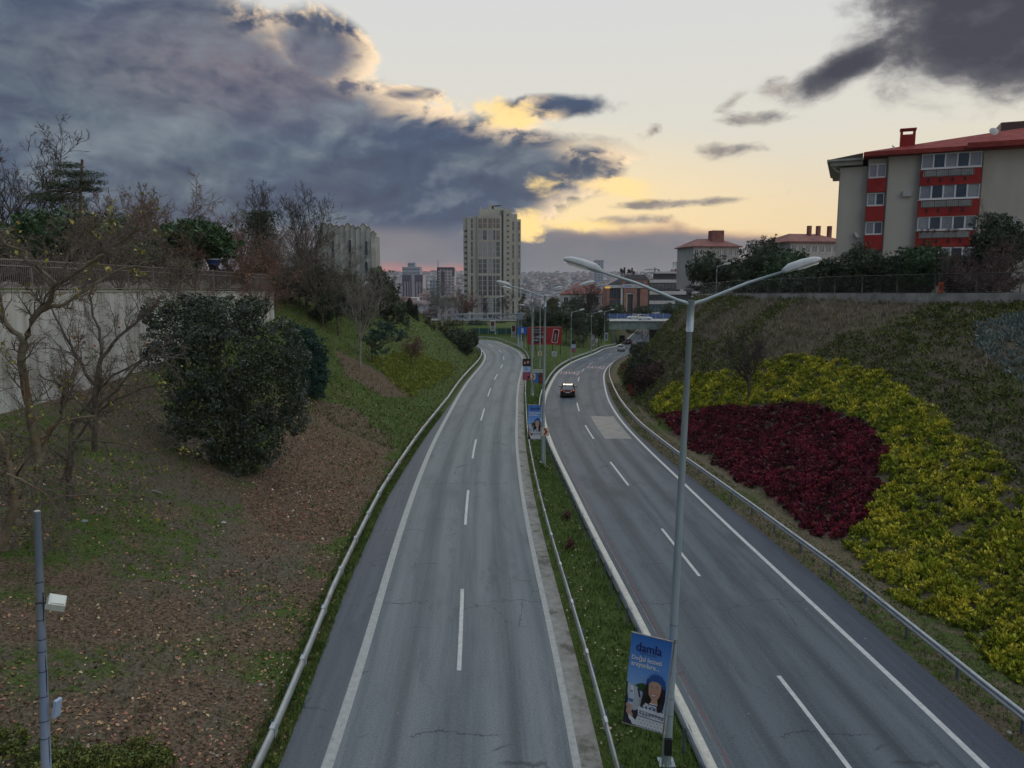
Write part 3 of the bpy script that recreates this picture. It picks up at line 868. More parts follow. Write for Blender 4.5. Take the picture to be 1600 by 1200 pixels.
def children(rs, P, R, k, t0, t1, ang, lf, rf, lens):
    n, m_, _ = P.shape
    t = rs.uniform(t0, t1, (n, k)) * (m_ - 1)
    i = np.minimum(t.astype(int), m_ - 2); f = (t - i)
    ar = np.arange(n)[:, None]
    a = P[ar, i]; b = P[ar, i + 1]
    st = a + (b - a) * f[..., None]
    d = norm(b - a)
    rnd = norm(rs.normal(0, 1, (n, k, 3)))
    rnd = norm(rnd - d * (rnd * d).sum(-1, keepdims=True))
    an = rs.uniform(ang[0], ang[1], (n, k, 1))
    dd = d * np.cos(an) + rnd * np.sin(an)
    L = lens[:, None] * lf * rs.uniform(0.6, 1.15, (n, k)) * (1 - 0.45 * t / (m_ - 1))
    r = (R[ar, i] * (1 - f) + R[ar, i + 1] * f) * rf
    return st.reshape(-1, 3), dd.reshape(-1, 3), L.ravel(), r.ravel()

def tubes(P, R, sides=3):
    """P (n, m, 3), R (n, m) -> verts, quads"""
    n, m_, _ = P.shape
    d = np.zeros_like(P); d[:, 1:-1] = P[:, 2:] - P[:, :-2]; d[:, 0] = P[:, 1] - P[:, 0]; d[:, -1] = P[:, -1] - P[:, -2]
    d = norm(d)
    ref = np.where(np.abs(d[..., 2:3]) < 0.9, np.array([0, 0, 1.0]), np.array([1.0, 0, 0]))
    u = norm(np.cross(d, ref)); w = np.cross(u, d)
    A = np.arange(sides) * 2 * math.pi / sides
    V = P[:, :, None] + (u[:, :, None] * np.cos(A)[None, None, :, None] + w[:, :, None] * np.sin(A)[None, None, :, None]) * R[:, :, None, None]
    id_ = np.arange(n * m_ * sides).reshape(n, m_, sides)
    nx = np.roll(id_, -1, axis=2)
    Fc = np.stack([id_[:, :-1], nx[:, :-1], nx[:, 1:], id_[:, 1:]], -1).reshape(-1, 4)
    return V.reshape(-1, 3), Fc

def ribbons(P, R, seed=0):
    # fine twigs: one bent blade-thin strip each, turned at random
    n, m_, _ = P.shape
    rs = np.random.RandomState(seed)
    d = norm(P[:, -1] - P[:, 0])
    u = norm(np.cross(d, rs.normal(0, 1, (n, 3))))[:, None]
    A = P - u * R[..., None]; B = P + u * R[..., None]
    V = np.stack([A, B], 2)
    id_ = np.arange(n * m_ * 2).reshape(n, m_, 2)
    Fc = np.stack([id_[:, :-1, 0], id_[:, :-1, 1], id_[:, 1:, 1], id_[:, 1:, 0]], -1).reshape(-1, 4)
    return V.reshape(-1, 3), Fc

def join(parts):
    V = []; Fs = []; M_ = []; o = 0
    for p in parts:
        v, f = p[0], p[1]; mi = p[2] if len(p) > 2 else 0
        V.append(v); Fs.append(f + o); M_.append(np.full(len(f), mi)); o += len(v)
    return np.concatenate(V), np.concatenate(Fs), np.concatenate(M_)

def leaves(rs, C, size, flat=0.0, aspect=0.55, dirs=None, droop=0.0):
    """a pointed leaf-sized quad at each centre"""
    n = len(C)
    a = norm(rs.normal(0, 1, (n, 3)) * np.array([1, 1, 1 - 0.7 * flat])) if dirs is None else norm(dirs + rs.normal(0, .35, (n, 3)))
    b = norm(np.cross(a, rs.normal(0, 1, (n, 3)) * (1 - flat) + np.array([0, 0, 1.0]) * flat * 2 + 1e-3))
    s = size * rs.uniform(0.6, 1.35, (n, 1))
    V = np.stack([C - a * s * .5, C + b * s * aspect * .5 + a * s * .05, C + a * s * .5 - np.array([0, 0, 1]) * s * droop, C - b * s * aspect * .5 + a * s * .05], 1)
    return V.reshape(-1, 3), np.arange(n * 4).reshape(n, 4)

def crown_points(rs, blobs, n, shell=0.35, clump=0.0, nclump=60):
    """points in the volume of ellipsoids (cx,cy,cz,rx,ry,rz), thick near the surface, gathered into clumps"""
    bl = np.array(blobs, float)
    wgt = (bl[:, 3] * bl[:, 4] + bl[:, 3] * bl[:, 5] + bl[:, 4] * bl[:, 5]); wgt /= wgt.sum()
    if clump > 0:
        k = rs.choice(len(bl), nclump, p=wgt)
        d = norm(rs.normal(0, 1, (nclump, 3)))
        rr = rs.uniform(1 - shell * 1.2, 1.05, (nclump, 1))
        cc = bl[k, :3] + d * rr * bl[k, 3:6]
        i = rs.randint(0, nclump, n)
        sz = rs.uniform(0.5, 1.3, nclump)[i][:, None]
        dd = norm(rs.normal(0, 1, (n, 3)))
        return cc[i] + dd * (rs.uniform(0, 1, (n, 1)) ** 0.5) * clump * sz * np.array([1, 1, 0.72]), cc
    k = rs.choice(len(bl), n, p=wgt)
    d = norm(rs.normal(0, 1, (n, 3)))
    rr = 1 - shell * rs.uniform(0, 1, (n, 1)) ** 1.6
    return bl[k, :3] + d * rr * bl[k, 3:6], None

def obj_np(name, parts, mats, parent=None, smooth=False):
    V, Fc, M_ = join(parts)
    return link(name, mesh_np(name, V, Fc, mats, M_, smooth), parent)

def bare_tree(label, base, height, spread, tr, seed, tmat, wmat, leaf=None, nleaf=0, lsize=.12, forks=4, group=None, lean=(0, 0),
              twf=1.0, up=0.10, cat='tree', name='bare_tree', density=1.0, trunk_h=0.28, leafbias=0.0, min_r=0.006, ivy=None):
    rs = np.random.RandomState(seed)
    root = empty(name, base, label, cat, group)
    th = height * trunk_h
    P0, R0 = grow(rs, np.zeros((1, 3)) - [[0, 0, .4]], np.array([[lean[0], lean[1], 1.0]]), np.array([th + .4]), np.array([tr]), 5, 0.05, 0.05, 0.78)
    top = P0[:, -1]
    a = rs.uniform(0, 6.28) + np.arange(forks) * 6.28 / forks + rs.uniform(-.4, .4, forks)
    tilt = rs.uniform(0.25, 0.85, forks) * spread / height * 1.5
    dirs = np.stack([np.cos(a) * tilt + lean[0], np.sin(a) * tilt + lean[1], np.ones(forks)], 1); dirs[0, :2] *= 0.25
    lens = (height - th) * rs.uniform(.75, 1.0, forks)
    P1_, R1_ = grow(rs, np.repeat(top, forks, 0), dirs, lens, np.full(forks, tr * .62), 8, 0.10, up, 0.12)
    k2 = int(11 * density)
    st, dd, L, r = children(rs, P1_, R1_, k2, .12, .95, (.45, 1.0), .52, .62, lens)
    P2_, R2_ = grow(rs, st, dd, L, np.maximum(r, min_r * 1.6), 6, .16, up, .25)
    st, dd, L3, r = children(rs, P2_, R2_, int(8 * density), .15, 1.0, (.4, 1.0), .48, .6, L)
    P3_, R3_ = grow(rs, st, dd, L3, np.maximum(r, min_r * 1.2), 4, .2, up, .4)
    st, dd, L4, r = children(rs, P3_, R3_, int(4 * density), .2, 1.0, (.35, 1.0), .55, .6, L3)
    P4_, R4_ = grow(rs, st, dd, L4, np.maximum(r, min_r) * twf, 2, .25, up * .5, .5)
    tv = join([tubes(P0, R0, 8), tubes(P1_, R1_, 6)])
    link('trunk', mesh_np('trunk', tv[0], tv[1], [tmat], smooth=True), root)
    parts = [tubes(P2_, R2_, 3) + (0,), ribbons(P3_, R3_ * 1.15) + (0,), ribbons(P4_, R4_ * 1.15) + (0,)]
    link_m = [wmat]
    if leaf is not None and nleaf:
        tips = np.concatenate([P4_[:, -1], P4_[:, 1], P3_[:, -1]])
        w = np.exp(leafbias * (-tips[:, 2] / height)); w /= w.sum()
        C = tips[rs.choice(len(tips), nleaf, p=w)] + rs.normal(0, .05, (nleaf, 3))
        parts.append(leaves(rs, C, lsize, droop=.2, aspect=.7) + (1,)); link_m.append(leaf)
    obj_np('crown', parts, link_m, root)
    if ivy is not None:
        n = int(ivy[1]); hs = rs.uniform(0.1, ivy[2], n) * height
        C = np.stack([rs.normal(0, ivy[0], n), rs.normal(0, ivy[0], n), hs], 1) * 1.0
        C[:, 0] += lean[0] * hs
        obj_np('ivy', [leaves(rs, C, .22)], [leaf_dark], root)
    return root

def leafy(label, base, blobs, n, size, lm, seed, trunk=None, name='tree', cat='tree', group=None, shell=.35, clump=0.0, nclump=60, flat=0.0,
          aspect=.55, tmat=None, branches=True, radial=False, core=0.0):
    """blobs relative to the base point"""
    rs = np.random.RandomState(seed)
    root = empty(name, base, label, cat, group)
    C, cc = crown_points(rs, blobs, n, shell, clump, nclump)
    ctr = np.array([np.mean([b[0] for b in blobs]), np.mean([b[1] for b in blobs]), min(b[2] - b[5] * .3 for b in blobs)])
    dirs = norm(C - ctr) if radial else None
    parts = [leaves(rs, C, size, flat, aspect, dirs)]
    if core > 0:
        C2, _ = crown_points(rs, [(q[0], q[1], q[2], q[3] * .86, q[4] * .86, q[5] * .86) for q in blobs], int(n * .20), .35)
        parts.append(leaves(rs, C2, size * 1.45, 0, .4))
        for q in blobs:
            u = np.linspace(0, 2 * math.pi, 11)[:-1]; v_ = np.linspace(-1.45, 1.45, 7)
            UU, VV = np.meshgrid(u, v_); dd_ = np.stack([np.cos(VV) * np.cos(UU), np.cos(VV) * np.sin(UU), np.sin(VV)], -1)
            rr_ = core * rs.uniform(.80, 1.12, UU.shape)[..., None]
            P_ = np.array(q[:3]) + dd_ * rr_ * np.array(q[3:6])
            id_ = np.arange(70).reshape(7, 10); nx_ = np.roll(id_, -1, 1)
            parts.append((P_.reshape(-1, 3), np.stack([id_[:-1], nx_[:-1], nx_[1:], id_[1:]], -1).reshape(-1, 4)))
    obj_np('crown', parts, [lm], root)
    tp = []
    if trunk:
        r, h = trunk
        P0, R0 = grow(rs, np.array([[0, 0, -.4]]), np.array([[0, 0, 1.0]]), np.array([h + .4]), np.array([r]), 5, .05, .05, .6)
        tp.append(tubes(P0, R0, 7))
        if branches:
            tgt = cc if cc is not None else C[rs.randint(0, len(C), 14)]
            tgt = tgt[rs.randint(0, len(tgt), 16)]
            s0 = P0[0, -2][None].repeat(len(tgt), 0)
            ts = np.linspace(0, 1, 5)[None, :, None]
            Pb = s0[:, None] * (1 - ts) + tgt[:, None] * ts + rs.normal(0, .12, (len(tgt), 5, 3)) * np.sin(ts * 3.14)
            Rb = np.repeat((np.linspace(.5, .1, 5) * r)[None], len(tgt), 0)
            tp.append(tubes(Pb, Rb, 4))
        v = join(tp); link('trunk', mesh_np('trunk', v[0], v[1], [tmat or bark_m], smooth=True), root)
    return root

def stamp(rs, tmpl, pos, scale, tiltx=None):
    """copy small leaf templates to many positions. tmpl list of (V, F)"""
    out = []
    k = rs.randint(0, len(tmpl), len(pos))
    for i, (V, Fc) in enumerate(tmpl):
        m_ = k == i
        if not m_.any(): continue
        a = rs.uniform(0, 6.28, m_.sum()); c, s_ = np.cos(a), np.sin(a)
        sc = scale[m_][:, None]
        X = (V[None, :, 0] * c[:, None] - V[None, :, 1] * s_[:, None]) * sc
        Y = (V[None, :, 0] * s_[:, None] + V[None, :, 1] * c[:, None]) * sc
        Z = V[None, :, 2] * sc
        P = np.stack([X, Y, Z], -1) + pos[m_][:, None]
        F2 = (Fc[None] + (np.arange(m_.sum()) * len(V))[:, None, None]).reshape(-1, 4)
        out.append((P.reshape(-1, 3), F2))
    V, Fc, _ = join(out)
    return V, Fc

def clump_tmpl(rs, n, r, h, size, aspect=.5, upd=.6):
    d = norm(rs.normal(0, 1, (n, 3))); d[:, 2] = np.abs(d[:, 2]) * .9 + .05
    d = norm(d)
    C = d * np.array([r, r, h]) * rs.uniform(.65, 1.0, (n, 1))
    return leaves(rs, C, size, 0, aspect, d + np.array([0, 0, upd]))

def tuft_tmpl(rs, n, h, w):
    a = rs.uniform(0, 6.28, n)
    d = np.stack([np.cos(a) * rs.uniform(.1, .8, n), np.sin(a) * rs.uniform(.1, .8, n), np.ones(n)], 1)
    b = np.stack([-np.sin(a), np.cos(a), 0 * a], 1) * w
    o = rs.normal(0, h * .25, (n, 3)); o[:, 2] = 0
    hh = h * rs.uniform(.5, 1.2, (n, 1))
    V = np.stack([o - b, o + b, o + d * hh + b * .25, o + d * hh - b * .25], 1)
    return V.reshape(-1, 3), np.arange(n * 4).reshape(n, 4)

def scatter_in(rs, poly, density, jitter=None):
    poly = np.asarray(poly)
    x0, y0 = poly[:, 0].min(), poly[:, 1].min(); x1, y1 = poly[:, 0].max(), poly[:, 1].max()
    n = int((x1 - x0) * (y1 - y0) * density)
    X = rs.uniform(x0, x1, n); Y = rs.uniform(y0, y1, n)
    jx = vnoise(X * 1.1, Y * 1.1, 41) * 0.7
    jy = vnoise(X * 1.1, Y * 1.1, 42) * 0.7
    m_ = in_poly(X + jx, Y + jy, poly)
    X, Y = X[m_], Y[m_]
    return np.stack([X, Y, terrain(X, Y)], 1)

def stuff(name, parts, mats, label, cat):
    o = obj_np(name, parts, mats)
    return tag(o, label, cat, kind='stuff')

# ------------------------------------------------------------------ planting beds (nobody could count the plants)
rs = np.random.RandomState(7)
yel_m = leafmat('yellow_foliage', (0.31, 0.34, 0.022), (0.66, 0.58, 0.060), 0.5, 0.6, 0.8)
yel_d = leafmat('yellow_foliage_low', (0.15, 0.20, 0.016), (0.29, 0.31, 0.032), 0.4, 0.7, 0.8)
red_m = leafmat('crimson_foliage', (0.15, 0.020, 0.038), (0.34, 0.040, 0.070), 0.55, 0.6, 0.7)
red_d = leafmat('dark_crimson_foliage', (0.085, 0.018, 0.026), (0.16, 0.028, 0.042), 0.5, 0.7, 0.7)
t_y = [clump_tmpl(rs, 27, .27, .30, .165, .45) for _ in range(6)]
t_yl = [clump_tmpl(rs, 12, .30, .12, .24, .7, .2) for _ in range(3)]
t_r = [clump_tmpl(rs, 23, .25, .24, .145, .55) for _ in range(6)]
t_rl = [clump_tmpl(rs, 12, .32, .10, .24, .8, .15) for _ in range(3)]
p = scatter_in(rs, YELLOW, 13.0)
p = p[~in_poly(p[:, 0], p[:, 1], RED)]
g_ = vnoise(p[:, 0] * 2.6, p[:, 1] * 2.6, 51) + 0.6 * vnoise(p[:, 0] * 0.9, p[:, 1] * 0.9, 52)
p = p[g_ > -0.80 + rs.uniform(-.2, .2, len(p))]
hv = 0.8 + 0.5 * vnoise(p[:, 0] * 1.7, p[:, 1] * 1.7, 53)
pt = p.copy(); pt[:, 2] += 0.10 * hv
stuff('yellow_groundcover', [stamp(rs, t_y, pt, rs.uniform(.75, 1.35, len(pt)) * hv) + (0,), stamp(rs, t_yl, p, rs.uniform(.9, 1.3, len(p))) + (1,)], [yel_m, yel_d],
      'mass of yellow-green groundcover sweeping round the crimson bed on the right slope', 'groundcover')
p = scatter_in(rs, RED, 17.0)
g_ = vnoise(p[:, 0] * 2.2, p[:, 1] * 2.2, 61) + 0.5 * vnoise(p[:, 0] * 0.5, p[:, 1] * 0.5, 62)
dk = g_ < -0.22 + rs.uniform(-.3, .3, len(p))
hv = 0.8 + 0.5 * vnoise(p[:, 0] * 2.2, p[:, 1] * 2.2, 63)
p[:, 2] += 0.08 * hv
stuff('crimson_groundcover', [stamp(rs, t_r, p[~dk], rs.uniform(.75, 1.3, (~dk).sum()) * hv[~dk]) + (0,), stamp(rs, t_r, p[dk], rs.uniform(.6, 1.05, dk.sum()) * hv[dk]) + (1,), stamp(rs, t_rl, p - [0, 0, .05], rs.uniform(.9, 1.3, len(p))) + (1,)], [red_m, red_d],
      'wedge of crimson groundcover inside the yellow planting on the right slope', 'groundcover')
# rest of the right slope: dry heather, dark green low juniper, silver juniper
heath_m = leafmat('dry_heather', (0.19, 0.155, 0.105), (0.33, 0.275, 0.195), 0.4, .9)
green_m = leafmat('low_green_shrub', (0.075, 0.098, 0.020), (0.155, 0.165, 0.042), 0.5, .7)
silver_m = leafmat('silver_foliage', (0.13, 0.165, 0.145), (0.25, 0.285, 0.25), 0.4, .7)
ys = rs.uniform(18, 190, 90000); fr_ = rs.uniform(0, 1.04, 90000)
xs = toeR(ys) + 0.2 + (topX(ys) - toeR(ys)) * fr_
keep = (xs < np.maximum(ys * 0.78 + 3, 0)) & ~in_poly(xs, ys, YELLOW) & ~in_poly(xs, ys, RED)
keep &= rs.uniform(0, 1, len(xs)) < np.interp(ys, [18, 50, 80, 120, 190], [.55, .5, .32, .20, .12])
keep &= ys > 24
xs, ys, fr_ = xs[keep], ys[keep], fr_[keep]
p = np.stack([xs, ys, terrain(xs, ys)], 1)
inH = in_poly(xs, ys, HEATH); inS = in_poly(xs, ys, SILVER)
mixn = vnoise(xs * .33, ys * .33, 71) + .35 * vnoise(xs * 1.2, ys * 1.2, 72) + rs.normal(0, .12, len(xs))
inS &= (vnoise(xs * .8, ys * .8, 75) + rs.normal(0, .15, len(xs))) > -.5
isH = ((inH & (mixn > -0.06)) | (~inH & (mixn > 0.50))) & ~inS
isG = ~isH & ~inS
t_h = [tuft_tmpl(rs, 7, .30, .018) for _ in range(4)]
t_g = [clump_tmpl(rs, 12, .40, .18, .22, .4) for _ in range(4)]
t_s = [clump_tmpl(rs, 18, .30, .26, .22, .35) for _ in range(3)]
stuff('dry_heather', [stamp(rs, t_h, p[isH], rs.uniform(.7, 1.5, isH.sum()))], [heath_m], 'dry brown heather and grass under the concrete wall on the right slope', 'heather')
stuff('low_green_shrubs', [stamp(rs, t_g, p[isG], rs.uniform(.7, 1.3, isG.sum()))], [green_m], 'dark green low shrubs between the heather and the yellow planting', 'shrubs')
sel = inS
stuff('silver_juniper', [stamp(rs, t_s, p[sel], rs.uniform(.8, 1.4, sel.sum()))], [silver_m], 'patch of silver-grey juniper high on the right slope', 'juniper')
p = scatter_in(rs, YBED_L, 14.0)
ybl_m = leafmat('lime_foliage', (0.14, 0.17, 0.022), (0.26, 0.28, 0.045), .4)
stuff('lime_groundcover', [stamp(rs, t_g, p, rs.uniform(.8, 1.3, len(p)))], [ybl_m], 'bright lime groundcover on the far left slope above the guardrail', 'groundcover')

# grass tufts and fallen leaves
grass_m = leafmat('grass_blade', (0.058, 0.105, 0.017), (0.135, 0.19, 0.038), .45, .8)
dgrass_m = leafmat('dull_grass_blade', (0.085, 0.088, 0.040), (0.16, 0.15, 0.085), .45, .9)
t_t = [tuft_tmpl(rs, 4, .16, .015) for _ in range(5)]
t_t2 = [tuft_tmpl(rs, 3, .11, .015) for _ in range(5)]
n = 36000
ys = 10 + (rs.uniform(0, 1, n) ** 1.5) * 66; us = rs.uniform(-.5, 26, n); us[:9000] = rs.uniform(-.62, .35, 9000)
xs = toeL(ys) - us + .6
m_ = (xs > -ys * 0.74 - 2) & (xs > wallX(ys) + .3)
xs, ys, us = xs[m_], ys[m_], us[m_]
gv = 0.30 + 0.35 * sst(ys, 42, 62) + 0.45 * vnoise(xs * .5, ys * .5, 21) + .2 * vnoise(xs * 1.3, ys * 1.3, 22) + .8 * np.exp(-np.maximum(us, 0) / .9)
bright = gv > 0.55 + rs.uniform(-.2, .2, len(xs))
p = np.stack([xs, ys, terrain(xs, ys)], 1)
stuff('bank_grass', [stamp(rs, t_t, p[bright], rs.uniform(.6, 1.2, bright.sum())) + (0,), stamp(rs, t_t2, p[~bright], rs.uniform(.6, 1.3, (~bright).sum())) + (1,)], [grass_m, dgrass_m],
      'thin worn grass growing over the leafy left bank', 'grass')
n = 22000
ys = 58 + rs.uniform(0, 1, n) ** 1.2 * 115; us = rs.uniform(-.3, 26, n)
xs = toeL(ys) - us + .4
gk = vnoise(xs * .35, ys * .35, 24) + .5 * vnoise(xs * 1.1, ys * 1.1, 25) + rs.normal(0, .25, n)
m_ = ~in_poly(xs, ys, YBED_L) & ~(in_poly(xs, ys, RUST2) & (rs.uniform(0, 1, n) < .8))
xs, ys, gk = xs[m_], ys[m_], gk[m_]
p = np.stack([xs, ys, terrain(xs, ys)], 1)
t_f = [tuft_tmpl(rs, 4, .20, .030) for _ in range(4)]
b1 = gk > .05
olv = leafmat('olive_grass', (0.085, 0.088, 0.030), (0.15, 0.135, 0.055), .5, .9)
stuff('far_bank_grass', [stamp(rs, t_f, p[b1], rs.uniform(.6, 1.2, b1.sum())) + (0,), stamp(rs, t_f, p[~b1], rs.uniform(.6, 1.2, (~b1).sum())) + (1,)], [grass_m, olv], 'rough green and olive grass over the far part of the left slope', 'grass')
n = 9000
ys = rs.uniform(34, 56, n); us = rs.uniform(1, 16, n); xs = toeL(ys) - us
m_ = in_poly(xs, ys, RUST); xs, ys = xs[m_], ys[m_]
stuff('rust_leaves', [leaves(rs, np.stack([xs, ys, terrain(xs, ys) + .04], 1), .13, .75, .8)], [leafmat('rust_litter', (.16, .065, .042), (.30, .145, .09), .6, .8)], 'reddish-brown leaf litter below the big evergreen bush', 'leaves')
n = 16000
s_ = rs.uniform(14, 190, n) ; s_ = 12 + (rs.uniform(0, 1, n) ** 1.7) * 180
a0 = on_road(0, s_at_Y(0, 0) + s_, 4.25)
yy = a0[:, 1]; xa = c1x(yy) + 4.25; xb = c2x(yy) - 4.15
xs = xa + (xb - xa) * rs.uniform(0, 1, n); ys = yy
p = np.stack([xs, ys, terrain(xs, ys)], 1)
k_ = ys < 178
stuff('median_grass', [stamp(rs, t_t, p[k_], rs.uniform(.5, 1.1, k_.sum()))], [grass_m], 'short green grass in the median between the two carriageways', 'grass')
n = 9000
ys = 16 + (rs.uniform(0, 1, n) ** 1.4) * 90
xs = c2x(ys) + RAIL_R2(ys) - .55 + rs.uniform(0, 2.2, n)
p = np.stack([xs, ys, terrain(xs, ys)], 1)
gr = rs.uniform(0, 1, n) < np.clip(.3 + .6 * vnoise(xs * 1.2, ys * 1.2, 77), 0, 1)
vd_m = leafmat('straw', (0.16, 0.135, 0.085), (0.25, 0.21, 0.14), .4, .9)
stuff('verge_grass', [stamp(rs, t_t2, p[gr], rs.uniform(.7, 1.4, gr.sum())) + (0,), stamp(rs, t_t2, p[~gr], rs.uniform(.5, 1.1, (~gr).sum())) + (1,)], [grass_m, vd_m],
      'sparse grass and straw on the dry verge below the right guardrail', 'grass')
# fallen leaves
n = 52000
ys = 11 + (rs.uniform(0, 1, n) ** 1.6) * 60; us = rs.uniform(-.5, 24, n)
xs = toeL(ys) - us + .6
dn = .36 + 1.1 * vnoise(xs * .55, ys * .55, 31) + .5 * vnoise(xs * 1.4, ys * 1.4, 33) + .25 * (1 - sst(ys, 20, 34))
m_ = (xs > -ys * .74 - 2) & (xs > wallX(ys) + .3) & (rs.uniform(0, 1, n) < dn)
xs, ys = xs[m_], ys[m_]
C = np.stack([xs, ys, terrain(xs, ys) + .035], 1)
lm1 = leafmat('fallen_leaf', (0.20, 0.105, 0.055), (0.38, 0.22, 0.125), .75, .8)
lm2 = leafmat('pale_fallen_leaf', (0.36, 0.28, 0.19), (0.48, 0.39, 0.29), .6, .8)
pale = rs.uniform(0, 1, len(C)) < np.clip(.14 + .35 * vnoise(xs * .9, ys * .9, 35), .02, .5)
v1 = leaves(rs, C[~pale], .12, .6, .8, droop=.2); v2 = leaves(rs, C[pale], .12, .6, .8, droop=.2)
n = 900
ys = 14 + rs.uniform(0, 1, n) ** 1.5 * 60; fr_ = rs.uniform(0, 1, n)
xm = c1x(ys) + 4.2 + (c2x(ys) - c1x(ys) - 8.4) * fr_
Cm = np.stack([xm, ys, terrain(xm, ys) + .05], 1)
Cm = Cm[vnoise(Cm[:, 0] * 2, Cm[:, 1] * 1.3, 88) > -.1]
v3 = leaves(rs, Cm, .10, .6, .8)
stuff('fallen_leaves', [v1 + (0,), v2 + (1,), v3 + (1,)], [lm1, lm2], 'brown and tan fallen leaves strewn over the left bank', 'leaves')

# ------------------------------------------------------------------ walls and fences on the banks
plaster = mat('grey_plaster', (0.41, 0.40, 0.37), (0.55, 0.54, 0.51), 1.4, 0.9, bump=0.2, c3=(0.27, 0.26, 0.225), s3=0.9, stretch=(1, 1, .14))
concrete = mat('concrete', (0.30, 0.29, 0.265), (0.42, 0.405, 0.37), 0.9, 0.9, bump=0.4, c3=(0.21, 0.20, 0.175), s3=0.5)
iron = mat('dark_iron', (0.045, 0.042, 0.042), (0.08, 0.065, 0.055), 2.0, 0.6, metal=0.4)
iron_b = mat('brown_iron', (0.19, 0.16, 0.145), (0.26, 0.21, 0.19), 1.0, 0.7)

def wall_run(name, P, Zt, Zb, th, mt, label, seg):
    """P list of (x, y); panels between successive points; Zt top, Zb bottom per point; each panel a part"""
    root = empty(name, (P[0][0], P[0][1], Zb[0]), label, 'wall')
    o = np.array(root.location)
    for i in range(len(P) - 1):
        a = np.array(P[i]); b = np.array(P[i + 1]); d = (b - a) / np.linalg.norm(b - a); nr = np.array([d[1], -d[0]])
        a2 = a + d * .012; b2 = b - d * .012
        mb = MB()
        pts = []
        for z in (0, 1):
            for q, k, s in ((a2, i, 0), (b2, i + 1, 0), (b2, i + 1, 1), (a2, i, 1)):
                xy = q - nr * th * s
                pts.append((xy[0] - o[0], xy[1] - o[1], (Zt[k] if z else Zb[k]) - o[2]))
        mb.hexa(pts)
        mb.build('wall_panel', mt, root)
    return root

# left retaining wall
wy = np.concatenate([np.arange(-14, 76, 3.0), [76.2]])
WP = [(float(wallX(y)), float(y)) for y in wy]
WT = [float(np.interp(y, WALL_Y, WALL_Z)) for y in wy]
# terrain just in front of the wall gives the foot
WB = [tz(x + 0.6, y) - 0.8 for (x, y) in WP]
wall_run('retaining_wall', WP, WT, WB, 0.35, plaster, 'long pale rendered retaining wall behind the bare trees on the left bank', 3)

def railing(P, Z, hgt, label, name, step=0.14, mt=iron_b, bar=.026, gap=1):
    root = empty(name, (P[0][0], P[0][1], Z[0]), label, 'fence')
    o = np.array(root.location)
    for i in range(len(P) - 1):
        a = np.array([P[i][0], P[i][1], Z[i]]) - o; b = np.array([P[i + 1][0], P[i + 1][1], Z[i + 1]]) - o
        L = np.linalg.norm(b - a)
        mb = MB(); up = np.array([0, 0, 1.0])
        for h in (0.12, hgt * .80, hgt):
            mb.tube([a + up * h, b + up * h], .034, 4, caps=False)
        n = int(L / step)
        for k in range(1, n):
            q = a + (b - a) * k / n
            mb.tube([q + up * .1, q + up * (hgt + .08)], bar, 3, caps=False)
        mb.build('railing_panel', mt, root)
        pb = MB(); pb.box(-.035, .035, -.035, .035, 0, hgt + .15)
        pb.build('post', mt, root, tuple(a))
    return root
RP = [(x - .18, y) for (x, y) in WP if y >= 19]; RZ = [z + .10 for (x, y), z in zip(WP, WT) if y >= 19]
railing(RP, RZ, 1.65, 'brown iron railing with close upright bars on top of the left retaining wall', 'iron_railing')

# right parapet wall along the crest and the mesh fence on it
ry = np.concatenate([np.arange(20, 118, 2.6)])
def crest(y): return float(topX(y)) - 0.1
RWP = [(crest(y), float(y)) for y in ry][::-1]
RWT = [float(topZ(y)) + np.interp(y, [20, 54, 80, 118], [.55, .5, .28, .15]) for y in ry][::-1]
RWB = [float(topZ(y)) - 1.0 for y in ry][::-1]
wall_run('parapet_wall', RWP, RWT, RWB, -0.35, concrete, 'weathered low concrete wall along the crest of the right slope', 3)
mesh_m = mat('fence_green', (0.035, 0.045, 0.04), (0.06, 0.06, 0.055), 2.0, .6)
def mesh_fence(P, Z, hgt, label):
    root = empty('mesh_fence', (P[0][0], P[0][1], Z[0]), label, 'fence')
    o = np.array(root.location); up = np.array([0, 0, 1.0])
    for i in range(len(P) - 1):
        a = np.array([P[i][0], P[i][1], Z[i]]) - o; b = np.array([P[i + 1][0], P[i + 1][1], Z[i + 1]]) - o
        a = a + (b - a) * .012; b = b + (a - b) * .012
        mb = MB()
        mb.tube([a, a + up * hgt, b + up * hgt, b], .030, 4)
        mb.tube([a + up * .06, b + up * .06], .02, 4)
        for k in range(1, 22):
            q = a + (b - a) * k / 22; mb.tube([q + up * .05, q + up * hgt], .0045, 3, caps=False)
        for k in range(1, 13):
            mb.tube([a + up * hgt * k / 13, b + up * hgt * k / 13], .0045, 3, caps=False)
        mb.build('fence_panel', mesh_m, root)
    return root
FP = [(x + .2, y) for (x, y) in RWP]; 
fence_r = mesh_fence(FP, RWT, 1.45, 'dark wire mesh fence on the concrete wall in front of the pines')

# ------------------------------------------------------------------ street lamps
lamp_paint = mat('lamp_grey_paint', (0.33, 0.40, 0.44), (0.42, 0.48, 0.50), 0.8, 0.45, metal=0.25, c3=(0.50, 0.53, 0.53), s3=0.3, stretch=(1, 1, .3))
head_top = mat('lamp_housing', (0.40, 0.43, 0.45), (0.52, 0.54, 0.55), 3.0, 0.4)
lens_m = mat('lamp_lens', (0.58, 0.57, 0.50), None, rough=0.25)
strap_m = mat('steel_strap', (0.14, 0.17, 0.17), None, rough=.5, metal=.4)
dark_m = mat('near_black', (0.02, 0.02, 0.022), None, rough=.5)

